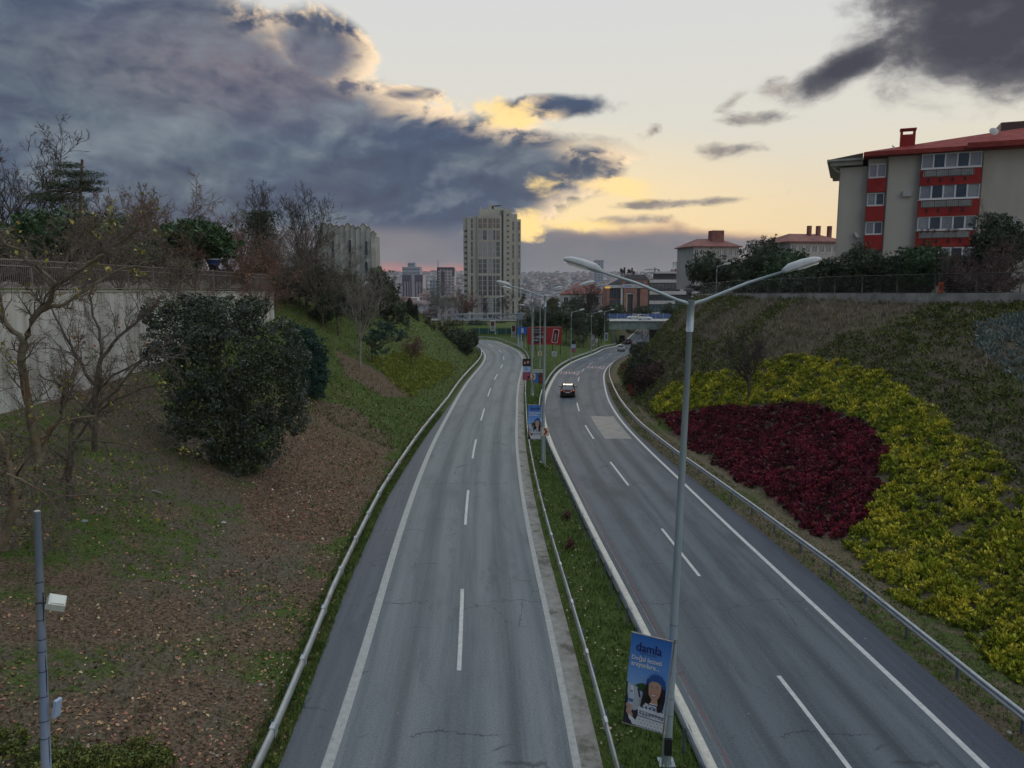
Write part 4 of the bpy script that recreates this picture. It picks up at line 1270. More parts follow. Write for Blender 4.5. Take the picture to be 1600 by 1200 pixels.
def lamp_head_mesh():
    mb = MB()
    L = 1.15
    secs = [(0.0, .055, .06, .0), (.08, .10, .10, .0), (.22, .145, .155, .015), (.6, .165, .165, .02), (.95, .15, .13, .02), (1.10, .105, .075, .015), (L, .03, .03, .0)]
    n = 12
    for (x, w, h, b) in secs:
        for j in range(n):
            a = 2 * math.pi * j / n
            cz = math.sin(a); cy = math.cos(a)
            zz = cz * h * (1.0 if cz > 0 else 0.55)
            sq = 1 + .12 * abs(math.sin(2 * a))
            mb.v.append((x, cy * w * sq, zz + b))
    for k in range(len(secs) - 1):
        for j in range(n):
            a = k * n + j; b = k * n + (j + 1) % n
            mb.f.append((a, b, b + n, a + n)); mb.m.append(0); mb.sm.append(True)
    mb.f.append(tuple(range(n))[::-1]); mb.m.append(0); mb.sm.append(False)
    e = (len(secs) - 1) * n
    mb.f.append(tuple(range(e, e + n))); mb.m.append(0); mb.sm.append(False)
    # rim line round the housing
    for s_ in (-1, 1):
        mb.tube([(x, s_ * w * 1.03, b - .005) for (x, w, h, b) in secs[1:-1]], .012, 4)
    return mb.mesh('lamp_head', [head_top])
def lens_mesh():
    mb = MB()
    sec = [(.42, .11), (.55, .13), (.9, .12), (1.02, .085)]
    for (x, w), (x2, w2) in zip(sec[:-1], sec[1:]):
        mb.quad((x, -w, -.088), (x, w, -.088), (x2, w2, -.078), (x2, -w2, -.078))
        mb.quad((x, -w, -.088), (x2, -w2, -.078), (x2, -w2 * .9, -.03), (x, -w * .9, -.03))
        mb.quad((x, w * .9, -.03), (x2, w2 * .9, -.03), (x2, w2, -.078), (x, w, -.088))
    mb.quad((.42, .11, -.088), (.42, -.11, -.088), (.42, -.1, -.03), (.42, .1, -.03))
    return mb.mesh('lens', [lens_m])
HEAD = lamp_head_mesh(); LENS = lens_mesh()

def street_lamp(x, y, z, height, arm, label, group, double=True, rot=0.0, lean=(0, 0), straps=(), head_s=1.0, rise=.75, r0=.125, box=False, az=0.0, seg=14):
    root = empty('street_lamp', (x, y, z), label, 'street lamp', group, 0)
    hx, hy = lean
    P = lambda h: Vector((hx * h / height, hy * h / height, h))
    mb = MB()
    mb.tube([P(-.3), P(.02), P(.9), P(height * .55), P(height)], [r0 * 1.05, r0 * 1.05, r0, r0 * .78, r0 * .52], seg)
    mb.tube([P(height - .75), P(height + .05)], [r0 * .72, r0 * .72], seg)
    mb.box(-.22, .22, -.22, .22, -.3, .03)
    mb.build('pole', lamp_paint, root)
    if box:
        bx = MB(); bx.box(-.10, .10, -r0 - .085, -r0 + .01, .35, .82)
        bx.build('fuse_box', dark_m, root)
    sides = (-1, 1) if double else (1,)
    for sgn in sides:
        ca, sa = math.cos(az), math.sin(az)
        top = P(height)
        rs_ = rise * (1.0 if sgn > 0 else 1.0)
        def A(u, w): return top + Vector((sgn * u * ca, sgn * u * sa, w))
        pts = [A(0, -.10), A(.12, -.02), A(.35, .05), A(arm * .6, rs_ * .62), A(arm, rs_)]
        am = MB(); am.tube(pts, [.05, .046, .041, .036, .030], 8)
        am.build('arm', lamp_paint, root)
        tl = math.atan2(rs_ * .42, arm * .4)
        M_ = Matrix.Translation(A(arm - .08, rs_ - .02)) @ Matrix.Rotation(az, 4, 'Z') @ (Matrix.Rotation(math.pi, 4, 'Z') if sgn < 0 else Matrix.Identity(4)) @ Matrix.Rotation(-tl * .9, 4, 'Y') @ Matrix.Scale(head_s, 4)
        hd = link('lamp_head', HEAD, root); hd.matrix_local = M_
        ln = link('lens', LENS, hd)
    for h in straps:
        sm = MB()
        c = P(h); n = 14
        rr = r0 * (1 - .42 * h / height) + .006
        sm.tube([c + Vector((math.cos(a) * rr, math.sin(a) * rr, .012 * math.sin(a * 2))) for a in np.linspace(0, 6.283, n)], .010, 4)
        sm.build('strap', strap_m, root)
    return root
MG = 'double-armed lamps down the median'
p = gz(1041, 1192, 0)
y1_ = p.y
lean1 = (at(1080, 472, y1_).x - p.x, 0.0)
h1 = at(1080, 472, y1_).z
street_lamp(p.x, p.y, .0, h1, 2.35, 'nearest tall double-armed street lamp rising from the median beside the blue banner', MG, lean=lean1, straps=(4.05, 3.62, 1.95, 1.45), box=True, rise=.78, head_s=.9)
p2 = gz(848, 722, 0)
street_lamp(p2.x, p2.y, 0, at(850, 463, p2.y).z, 2.5, 'double-armed street lamp in the median, second from the camera', MG, lean=(.12, 0), straps=(4.2, 3.8, 1.9), seg=10)
p3 = gz(831, 617, -.1)
street_lamp(p3.x, p3.y, tz(p3.x, p3.y), at(829.5, 462, p3.y).z - tz(p3.x, p3.y), 2.5, 'double-armed street lamp in the median carrying dark and pink banners', MG, straps=(4.2, 1.8), seg=8)
p4 = gz(843.5, 573, -.3)
street_lamp(p4.x, p4.y, tz(p4.x, p4.y), at(843.5, 461, p4.y).z - tz(p4.x, p4.y), 2.5, 'double-armed street lamp in the median, third from the red billboard', MG, seg=8)
# single lamps
RG = 'single-armed lamps beside the road to the underpass'
for (px, py, zt, toppy, lab, a) in ((892, 560, -1.4, 488, 'single-armed lamp on the grass beside the red billboard', .35), (923.5, 548, -2.2, 490, 'single-armed lamp with a tall narrow banner before the underpass', .35), (944, 541, -3.0, 487, 'single-armed lamp nearest the underpass on the grass', .35)):
    g = gz(px, py, zt); zb = tz(g.x, g.y)
    street_lamp(g.x, g.y, zb, at(px, toppy, g.y).z - zb, 1.7, lab, RG, double=False, az=a, rise=.35, r0=.10, seg=8)
g = gz(833, 556, -.6); zb = tz(g.x, g.y)
street_lamp(g.x, g.y, zb, at(829, 480, g.y).z - zb, 1.6, 'lamp with one arm reaching left over the far bend', RG, double=False, az=math.pi - .1, rise=.3, r0=.10, seg=8)
g = gz(773, 527, -.6)
street_lamp(g.x, 196.0, 0, 9.0, 1.4, 'lamp behind the far bend of the left carriageway in front of the green hoarding', RG, double=False, az=.1, rise=.3, r0=.09, seg=8)

# near left service pole with floodlight
pl_m = mat('blue_grey_pole', (0.29, 0.36, 0.50), (0.36, 0.42, 0.53), 1.2, .5, metal=.2)
Yp = 12.6
top = at(58, 799, Yp)
bot = at(73, 1215, Yp)
zb = tz(bot.x, Yp)
sl = (top.x - bot.x) / (top.z - bot.z)
root = empty('service_pole', (bot.x + sl * (zb - bot.z), Yp, zb), 'blue-grey metal pole with black cable ties at the lower left', 'pole')
hh = top.z - zb; lx = sl * hh
mb = MB(); mb.tube([(0, 0, -.3), (lx * .5, 0, hh * .5), (lx, 0, hh)], [.105, .083, .052], 12); mb.build('pole', pl_m, root)
mb = MB(); mb.tube([(lx, 0, hh), (lx * 1.002, 0, hh + .012)], [.045, .045], 12); mb.build('cap', mat('pale_cap', (.55, .5, .42)), root)
mb = MB(); mb.tube([(lx * f + .085 - .035 * f + .012 * math.sin(f * 40), -.02, hh * f) for f in np.linspace(.2, .84, 24)], .009, 4); mb.build('cable', dark_m, root)
for py in (909, 968, 998, 1017, 1048, 1087, 1125, 1152):
    f = (at(60, py, Yp).z - zb) / hh; r = .105 - .053 * f + .004
    c = Vector((lx * f, 0, hh * f))
    sm = MB(); sm.tube([c + Vector((math.cos(a) * r, math.sin(a) * r, 0)) for a in np.linspace(0, 6.283, 13)], .008, 4); sm.build('cable_tie', dark_m, root)
fl = at(89, 941, Yp)
froot = empty('floodlight', tuple(fl), 'white box floodlight bolted to the right of the blue-grey pole', 'floodlight', None, .35)
mb = MB(); mb.hexa([(-.16, -.13, -.06), (.15, -.13, -.08), (.15, .13, -.08), (-.16, .13, -.06), (-.14, -.12, .07), (.13, -.12, .055), (.13, .12, .055), (-.14, .12, .07)])
hs = mb.build('housing', mat('white_housing', (.62, .64, .58), (.55, .57, .52), 8, .5), froot); hs.rotation_euler = (.5, .35, .2)
mb = MB(); mb.box(-.11, .11, -.09, .09, .068, .078)
gl = mb.build('glass', mat('floodlight_glass', (.66, .68, .62), None, rough=.2), froot); gl.rotation_euler = (.5, .35, .2)
mb = MB(); mb.tube([(-.34, .02, .02), (-.2, .0, .02), (-.1, 0, 0)], .014, 5); mb.build('bracket', dark_m, froot)
c2_ = at(89, 1106, Yp)
a_ = empty('antenna_box', tuple(c2_), 'flat pale blue plastic box clamped low on the blue-grey pole', 'box', None, -.5)
mb = MB(); mb.box(-.03, .03, -.07, .07, -.17, .17); h_ = mb.build('casing', mat('pale_blue_plastic', (.36, .46, .62), None, rough=.5), a_); h_.rotation_euler = (.0, .22, .3)
mb = MB(); mb.tube([(-.10, 0, -.05), (0, 0, -.03)], .013, 5); mb.tube([(-.10, 0, .07), (0, 0, .05)], .013, 5); mb.build('clamp', dark_m, a_)

# ------------------------------------------------------------------ banners
def gradmat(name, stops, axis=2, h=2.6):
    m = bpy.data.materials.new(name); m.use_nodes = True
    N = NT(m.node_tree); p = m.node_tree.nodes['Principled BSDF']; p.inputs['Roughness'].default_value = .5
    o = m.node_tree.nodes.new('ShaderNodeTexCoord').outputs['Object']
    z = N.xyz(o)[axis]
    r = m.node_tree.nodes.new('ShaderNodeValToRGB')
    N.l.new(N.mul(z, 1 / h), r.inputs[0])
    e = r.color_ramp.elements
    e[0].position = stops[0][0]; e[0].color = (*stops[0][1], 1)
    e[1].position = stops[-1][0]; e[1].color = (*stops[-1][1], 1)
    for (q, c) in stops[1:-1]:
        k = e.new(q); k.color = (*c, 1)
    N.l.new(r.outputs[0], p.inputs['Base Color'])
    return m
pr = lambda n, c: mat('print_' + n, c, None, rough=.5)
bn_bg = gradmat('print_blue_sky', [(0.0, (.42, .52, .68)), (.30, (.33, .50, .78)), (.62, (.13, .32, .72)), (1.0, (.030, .15, .52))])
P_navy, P_white, P_skin, P_hair, P_beanie, P_green = pr('navy', (.018, .028, .16)), pr('white', (.72, .74, .78)), pr('skin', (.52, .31, .23)), pr('dark_hair', (.022, .016, .018)), pr('blue_hat', (.025, .09, .32)), pr('green', (.035, .085, .025))
P_lip, P_teeth, P_bottle, P_sil, P_dark = pr('lip', (.38, .07, .06)), pr('teeth', (.75, .72, .68)), pr('bottle', (.50, .62, .75)), pr('silver_car', (.50, .54, .60)), pr('dark_print', (.03, .035, .05))  # dark print: near-black ink for printed shapes and sweater dots
P_blush = pr('blush', (.55, .27, .20)); P_pat = pr('pattern_blue', (.10, .16, .42))

def ell(cx, cz, rx, rz, n=20, rot=0, y=0.0, a0=0, a1=2 * math.pi):
    out = []
    for k in range(n):
        a = a0 + (a1 - a0) * k / (n if a1 - a0 > 6.2 else n - 1)
        x = rx * math.cos(a); z = rz * math.sin(a)
        out.append((cx + x * math.cos(rot) - z * math.sin(rot), y, cz + x * math.sin(rot) + z * math.cos(rot)))
    return out

def woman_banner(label, loc, rotz, tilt, w=1.0, h=2.6, detail=True, group=None, scale=1.0):
    root = empty('banner', loc, label, 'banner', group, rotz)
    root.rotation_euler = (0, tilt, rotz)
    fw = MB(); fw.box(0, w, 0, .012, 0, h); 
    fw.build('cloth', [bn_bg], root)
    fr = MB(); fr.tube([(-.02, .01, h + .015), (w + .13, .01, h + .015)], .018, 6); fr.tube([(-.02, .01, -.015), (w + .13, .01, -.015)], .016, 6)
    fr.tube([(w + .055, .01, -.10), (w + .055, .01, h + .10)], .022, 6)
    fr.build('frame', mat('banner_frame', (.42, .40, .36), (.30, .27, .23), 3, .5), root)
    L = [0]
    mats = [P_navy, P_white, P_skin, P_hair, P_beanie, P_green, P_lip, P_teeth, P_bottle, P_sil, P_dark, P_blush, P_pat]
    pic = MB()
    def add(pts, m):
        L[0] += 1
        y = -.0012 * L[0]
        pic.poly([(q[0], y, q[2]) for q in pts], m)
    def pl(pts, m): add([(x, 0, z) for (x, z) in pts], m)
    # coordinates: x 0..1, z 0..2.6
    pl([(0, 0), (.34, 0), (.30, .55), (.12, 1.1), (0, 1.22)], 10)
    pl([(.03, 1.18), (.10, 1.16), (.30, 1.10), (.40, .98), (.42, .80), (.36, .50), (.24, .42), (.10, .62), (.04, .9)], 9)
    pl([(.11, 1.12), (.17, 1.12), (.22, .8), (.16, .72)], 1)
    pl([(.27, 1.10), (.34, 1.04), (.38, .86), (.34, .84)], 0)
    pl([(.20, 1.14), (.28, 1.22), (.40, 1.27), (.50, 1.22), (.58, 1.12), (.50, .96), (.38, 1.04), (.28, 1.13)], 5)
    add(ell(.40, 1.12, .12, .085), 5)
    # hair behind, sweater
    pl([(.50, 1.42), (.50, 1.20), (.44, .88), (.40, .62), (.55, .56), (.82, .50), (.94, .58), (.98, .95), (.97, 1.32), (.90, 1.48)], 3)
    pl([(.20, .10), (.26, .34), (.36, .60), (.50, .74), (.66, .70), (.86, .66), (.98, .62), (1.0, .30), (1.0, .03), (.42, .03), (.24, .03)], 1)
    pl([(.52, .76), (.64, .84), (.78, .82), (.84, .70), (.68, .64)], 3)
    pl([(.22, .30), (.34, .52), (.36, .34), (.30, .14), (.20, .16)], 10)
    for k in range(6):
        x = .40 + k * .098
        add([(x, 0, .60), (x + .05, 0, .66), (x + .085, 0, .58), (x + .05, 0, .56)], 12)
    for k in range(8):
        x = .38 + k * .078; z = .42 - .02 * math.sin(k)
        add([(x, 0, z), (x + .034, 0, z + .05), (x + .068, 0, z), (x + .034, 0, z - .05)], 0)
        add([(x + .02, 0, z), (x + .034, 0, z + .024), (x + .048, 0, z), (x + .034, 0, z - .024)], 1)
    pl([(.38, .50), (1.0, .46), (1.0, .445), (.38, .485)], 0); pl([(.37, .35), (1.0, .32), (1.0, .30), (.37, .33)], 0)
    for r in range(3):
        for k in range(7):
            add(ell(.42 + k * .085 + .04 * (r % 2), .24 - r * .085, .012, .017, 6), 10)
    # hair locks over the shoulder, neck, face, hat
    pl([(.66, .92), (.80, .94), (.82, .78), (.72, .72), (.64, .78)], 2)
    pl([(.62, .80), (.84, .80), (.86, .70), (.62, .70)], 1)
    pl([(.63, .77), (.85, .77), (.85, .74), (.63, .74)], 0)
    face = [(.545, 1.30), (.55, 1.16), (.585, 1.02), (.66, .915), (.735, .90), (.805, .95), (.85, 1.06), (.87, 1.22), (.87, 1.36), (.80, 1.46), (.64, 1.46)]
    pl(face, 2)
    add(ell(.60, 1.10, .035, .045), 11); add(ell(.81, 1.10, .035, .045), 11)
    pl([(.50, 1.34), (.555, 1.34), (.57, 1.10), (.54, .90), (.50, .72), (.40, .60), (.42, .85)], 3)
    pl([(.86, 1.36), (.95, 1.30), (.97, .95), (.93, .62), (.84, .58), (.80, .72), (.85, .90), (.885, 1.15)], 3)
    pl([(.525, 1.30), (.53, 1.42), (.57, 1.54), (.66, 1.62), (.76, 1.64), (.87, 1.60), (.95, 1.48), (.97, 1.32), (.93, 1.26), (.87, 1.36), (.78, 1.43), (.64, 1.43), (.57, 1.36)], 4)
    for ex in (.63, .765):
        add(ell(ex, 1.235, .030, .014, 10), 7); add(ell(ex + .003, 1.235, .012, .014, 8), 3)
        add([(ex - .04, 0, 1.25), (ex, 0, 1.262), (ex + .04, 0, 1.25), (ex + .04, 0, 1.244), (ex, 0, 1.252), (ex - .04, 0, 1.242)], 3)
        add([(ex - .045, 0, 1.285), (ex, 0, 1.31), (ex + .045, 0, 1.29), (ex, 0, 1.297)], 3)
    add([(.69, 0, 1.22), (.705, 0, 1.22), (.725, 0, 1.125), (.70, 0, 1.108), (.675, 0, 1.12)], 11)
    add([(.63, 0, 1.075), (.70, 0, 1.065), (.775, 0, 1.08), (.75, 0, 1.02), (.70, 0, .995), (.655, 0, 1.015)], 6)
    add([(.645, 0, 1.066), (.70, 0, 1.057), (.76, 0, 1.07), (.74, 0, 1.035), (.70, 0, 1.02), (.66, 0, 1.032)], 7)
    # hand holding a bottle
    pl([(.12, .96), (.16, 1.0), (.20, .96), (.21, .84), (.22, .50), (.18, .44), (.10, .46), (.085, .60), (.095, .84)], 8)
    pl([(.135, 1.0), (.185, 1.0), (.185, 1.035), (.135, 1.035)], 0)
    pl([(.10, .80), (.215, .80), (.215, .70), (.10, .70)], 12)
    add(ell(.10, .60, .05, .075, 12), 2); 
    for k in range(4): add(ell(.155, .62 - k * .05, .062, .022, 10, -.15), 2)
    pl([(.07, .52), (.20, .44), (.26, .34), (.16, .30), (.07, .40)], 2)
    pl([(.12, .36), (.24, .30), (.32, .22), (.28, .12), (.16, .22)], 1)
    sx = w / 1.0; sz = h / 2.6
    pic.v = [(x * sx, y, z * sz) for (x, y, z) in pic.v]
    pic.build('printed_picture', mats, root)
    if detail:
        yl = [0]
        def tx(s, size, mt, x, z, wid):
            yl[0] += 1
            me = text_mesh(s, size, mt)
            n = len(me.vertices); co = np.zeros(n * 3, np.float32); me.vertices.foreach_get('co', co); co = co.reshape(-1, 3)
            k = wid / (co[:, 0].max() - co[:, 0].min())
            V = np.stack([x + co[:, 0] * k, np.full(n, -.003 - .0015 * yl[0]), z + co[:, 1] * k * 1.25], 1)
            me.vertices.foreach_set('co', V.astype(np.float32).ravel()); me.update()
            link('lettering', me, root)
        for dx_ in (0, .009, -.009, .005): tx('damla', .3, P_navy, .50 + dx_, 2.27, .68)
        tx('Doğal Kaynak Suyu', .1, P_navy, .50, 2.11, .46)
        for dx_ in (0, .004, -.004): tx('Doğal lezzeti', .2, P_white, .47 + dx_, 1.955, .80); tx('arayanlara...', .2, P_white, .45 + dx_, 1.79, .76)
    root.scale = (scale, scale, scale)
    return root
zb1 = at(972, 1128, y1_).z
tp = at(978, 986, y1_ - .1)
bl = at(973, 1128, y1_ - .1)
br = at(1031, 1141, y1_ - .1)
woman_banner('blue banner with a smiling woman in a blue hat on the nearest lamp', (bl.x, bl.y, bl.z), -0.38, 0.075, w=(br.x - bl.x) * 1.06, h=(tp.z - bl.z))
bl = at(825, 686, p2.y - .1); br = at(845, 687, p2.y - .1); tp = at(825, 633, p2.y - .1)
woman_banner('smaller blue banner with the same woman on the second lamp, above the chevron board', tuple(bl), 0.0, 0.0, w=br.x - bl.x, h=tp.z - bl.z, detail=True)

def board(name, label, cat, x0, x1, y0, y1, Y, cells, poles=True, th=.03, zfoot=None, pole_r=.035, sub='panel', pole_name='post'):
    """flat sign: cells = list of (px0, px1, py0, py1, material)"""
    a = at(x0, y1, Y); b = at(x1, y0, Y)
    root = empty(name, (a.x, Y, a.z), label, cat)
    for k, (cx0, cx1, cy0, cy1, m_) in enumerate(cells):
        c = at(cx0, cy1, Y); d = at(cx1, cy0, Y)
        e = .004 * k
        mb = MB(); mb.box(c.x - a.x, d.x - a.x, -e - .004, th, c.z - a.z, d.z - a.z)
        mb.build(sub, m_, root)
    if poles:
        for q in (poles if isinstance(poles, (list, tuple)) else [(x0 + x1) / 2]):
            g = at(q, y1, Y); zf = tz(g.x, Y + .1)
            mb = MB(); mb.tube([(g.x - a.x, th + pole_r, zf - a.z - .3), (g.x - a.x, th + pole_r, b.z - a.z - .05)], pole_r, 6)
            mb.build(pole_name, galv, root)
    return root
def chevron(label, x0, x1, y0, y1, Y, pole=True, rotz=0.0, bgc=None):
    a = at(x0, y1, Y); b = at(x1, y0, Y); w = b.x - a.x; h = b.z - a.z
    root = empty('chevron_sign', (a.x, Y, a.z), label, 'road sign', 'chevron boards in the median', rotz)
    mb = MB(); mb.box(0, w, 0, .03, 0, h); mb.build('panel', bgc or mat('sign_cream', (.66, .58, .44), None, rough=.5), root)
    mb = MB()
    q = [(.22, .08), (.48, .08), (.82, .50), (.48, .92), (.22, .92), (.52, .50)]
    mb.poly([(x * w, -.005, z * h) for (x, z) in q])
    mb.build('arrow', mat('sign_red', (.33, .025, .03), None, rough=.5), root)
    if pole:
        zf = tz(a.x + w / 2, Y + .05)
        mb = MB(); mb.tube([(w / 2, .07, zf - a.z - .3), (w / 2, .07, h * .9)], .035, 6); mb.build('post', galv, root)
    return root
chevron('chevron board with a red arrow in front of the second lamp and the blue banner', 846, 858, 668, 681, p2.y - 1.2, rotz=-.1)
chevron('chevron board beside the pink banner, with a dark arrow', 829, 836.5, 584, 593, p3.y - 1.0)
chevron('small far chevron board on the grass before the red billboard', 840.5, 846.5, 549, 556, p4.y - 1.0)
# banners of the third lamp
Y3 = p3.y - .15
m_dark = mat('print_dark', (.022, .016, .020)); m_pink = mat('print_pink', (.42, .13, .18), (.28, .06, .10), 3.0); m_lb = mat('print_pale_blue', (.46, .56, .74), (.36, .46, .68), 1.2)
m_blue = mat('print_blue', (.03, .17, .50)); m_brown = mat('print_brown', (.20, .055, .03), (.09, .03, .02), 3.0)
b_ = board('banner', 'tall banner with dark, pale blue and pink bands left of the third lamp', 'banner', 816.5, 829, 560.5, 594, Y3,
      [(816.5, 829, 560.5, 572.5, m_dark), (816.5, 829, 572.5, 581.5, m_lb), (816.5, 829, 581.5, 594, m_pink)], poles=False, sub='print')
def spot(root, px, py, rpx, Y, m_, name='print', rz=None):
    o = Vector(root.location); c = at(px, py, Y) - o; r = rpx * Y / F
    mb = MB(); mb.poly([(c.x + r * math.cos(t), -.02, c.z + (rz or 1.3) * r * math.sin(t)) for t in np.linspace(0, 6.283, 12, endpoint=False)]); mb.build(name, m_, root)
spot(b_, 820, 567, 1.6, Y3, P_skin); spot(b_, 825, 566, 1.9, Y3, P_blush); spot(b_, 826, 589, 2.0, Y3, m_dark, rz=.8)
tm = text_mesh('Su', .45, P_beanie); o_ = link('lettering', tm, b_, (.45, -.03, (581 - 577) / F * Y3 + 1.05), (math.pi / 2, 0, 0))
board('banner', 'banner in blue and brown halves right of the third lamp under a white board', 'banner', 834, 848.5, 583, 599.5, Y3 - .2,
      [(834, 841, 583, 598, m_blue), (841, 848.5, 583, 599.5, m_brown)], poles=False, sub='print')
board('direction_sign', 'back of a long white board fixed between the two lamps in the median', 'sign', 832, 849, 577, 582, Y3 + .3,
      [(832, 849, 577, 578.8, mat('board_white', (.52, .54, .55))), (832, 849, 579.6, 582, MATS['board_white'])], poles=[833, 848], sub='plank')
# small white boards on the grass
ws = MATS['board_white']
s_ = board('notice_sign', 'small square white notice on a thin post on the grass', 'sign', 862, 870, 549, 557, 118.5, [(862, 870, 549, 557, ws), (864, 868, 551, 555, mat('notice_grey', (.30, .33, .36)))], pole_r=.03)
g = gz(893, 556, -1.4)
board('banner', 'dark, white and pink banner on the lamp beside the red billboard', 'banner', 893, 899.5, 532, 552, g.y - .1, [(893, 899.5, 532, 538, m_dark), (893, 899.5, 538, 544, m_lb), (893, 899.5, 544, 551, m_pink)], poles=False, sub='print')
g = gz(923.5, 548, -2.2)
board('banner', 'tall grey and white banner on the lamp before the underpass', 'banner', 924, 930, 523, 541, g.y - .1, [(924, 930, 523, 541, mat('print_grey', (.46, .46, .44), (.10, .09, .09), .9))], poles=False, sub='print')
board('notice_sign', 'small white notice just right of the tall grey banner', 'sign', 930.5, 934.5, 529, 534.5, g.y + 1.5, [(930.5, 934.5, 529, 534.5, ws), (931.5, 933.5, 531, 533, MATS['notice_grey'])])
g = gz(944, 541, -3.0)
board('banner', 'white framed banner on the lamp nearest the underpass', 'banner', 945, 950, 520, 532, g.y - .1, [(945, 950, 520, 532, ws), (945.8, 949.2, 521.5, 530.5, mat('print_slate', (.07, .10, .14)))], poles=False, sub='print')

# red billboard
Yb = 156.0
red_bb = mat('billboard_red', (.36, .016, .020), None, rough=.45); bb_dark = mat('billboard_maroon', (.05, .012, .02), None, rough=.45)
a = at(824, 538.5, Yb); b = at(877.5, 511.5, Yb); w = b.x - a.x; h = b.z - a.z
root = empty('billboard', (a.x, Yb, a.z), 'wide red billboard with white lettering and a tilted phone outline on the grass', 'billboard')
mb = MB(); mb.box(0, w, 0, .25, 0, h); mb.build('panel', red_bb, root)
mb = MB(); mb.box(-.02, w + .02, -.04, .27, h, h + .09); mb.build('frame', mat('billboard_frame', (.40, .16, .15)), root)
mb = MB(); mb.box(w * .17, w * .44, -.01, -.002, h * .08, h * .98); mb.box(w * .44, w * .56, -.012, -.002, h * .42, h * .60); mb.build('dark_print', bb_dark, root)
for (s, x, z, wd) in (('MESAJLARINI', .30, .86, .24), ('YENİDEN DÜŞÜN', .36, .72, .34), ('SU DEĞİL', .31, .44, .37), ('ANAK', .235, .26, .19)):
    me = text_mesh(s, .5, P_white)
    n = len(me.vertices); co = np.zeros(n * 3, np.float32); me.vertices.foreach_get('co', co); co = co.reshape(-1, 3)
    k = wd * w / (co[:, 0].max() - co[:, 0].min()); kz = k * (1.0 if z < .5 else .7)
    me.vertices.foreach_set('co', np.stack([x * w + co[:, 0] * k, np.full(n, -.03), z * h + co[:, 1] * kz], 1).astype(np.float32).ravel()); me.update()
    link('lettering', me, root)
def rr(cx, cz, rx, rz, rot, m_, y, nm):
    pts = []
    for (sx_, sz_, a0) in ((1, 1, 0), (-1, 1, 90), (-1, -1, 180), (1, -1, 270)):
        for k in range(4):
            t = math.radians(a0 + k * 30)
            x = sx_ * (rx - .25) + .25 * math.cos(t); z = sz_ * (rz - .25) + .25 * math.sin(t)
            pts.append((cx + x * math.cos(rot) - z * math.sin(rot), y, cz + x * math.sin(rot) + z * math.cos(rot)))
    mb = MB(); mb.poly(pts); mb.build(nm, m_, root)
rr(w * .82, h * .5, .62, 1.42, -.16, P_white, -.012, 'phone_outline'); rr(w * .82, h * .5, .53, 1.33, -.16, red_bb, -.018, 'print'); rr(w * .82, h * .5, .40, 1.18, -.16, bb_dark, -.024, 'phone')
me = text_mesh('SMART', .5, P_white); o_ = link('lettering', me, root, (w * .82, -.03, h * .45), (math.pi / 2, -math.pi / 2 + .16 * -1 + .32, 0))
for q in (.04, .25, .5, .74, .97):
    mb = MB(); zf = tz(a.x + w * q, Yb) - a.z; mb.box(w * q - .07, w * q + .07, .05, .19, zf - .3, .02); mb.build('post', dark_m, root)
# blue hoarding left of it
board('hoarding', 'bright blue hoarding with a white round emblem left of the red billboard', 'billboard', 809, 823.5, 511, 522, 162.0,
      [(809, 823.5, 511, 522, mat('hoarding_blue', (.025, .13, .48))), (814.5, 818, 513, 520, mat('emblem_white', (.45, .55, .70)))], poles=[811, 821])
for (x0, x1, y0, y1, Yq, lab) in ((766, 773, 501, 517, 193.0, 'white banner with a red top on the lamp behind the far bend'), (799, 806, 508, 527, 168.0, 'white banner with dark red print on the gantry leg')):
    board('banner', lab, 'banner', x0, x1, y0, y1, Yq, [(x0, x1, y0, y1, ws), (x0 + .8, x1 - .8, y0 + 1, (y0 + y1) / 2, mat('print_dark_red', (.26, .03, .04), (.06, .02, .03), 1.5)), (x0 + .8, x1 - .8, (y0 + y1) / 2, y1 - 1, mat('print_mixed', (.10, .13, .11), (.35, .35, .33), 1.2))], poles=False, sub='print')

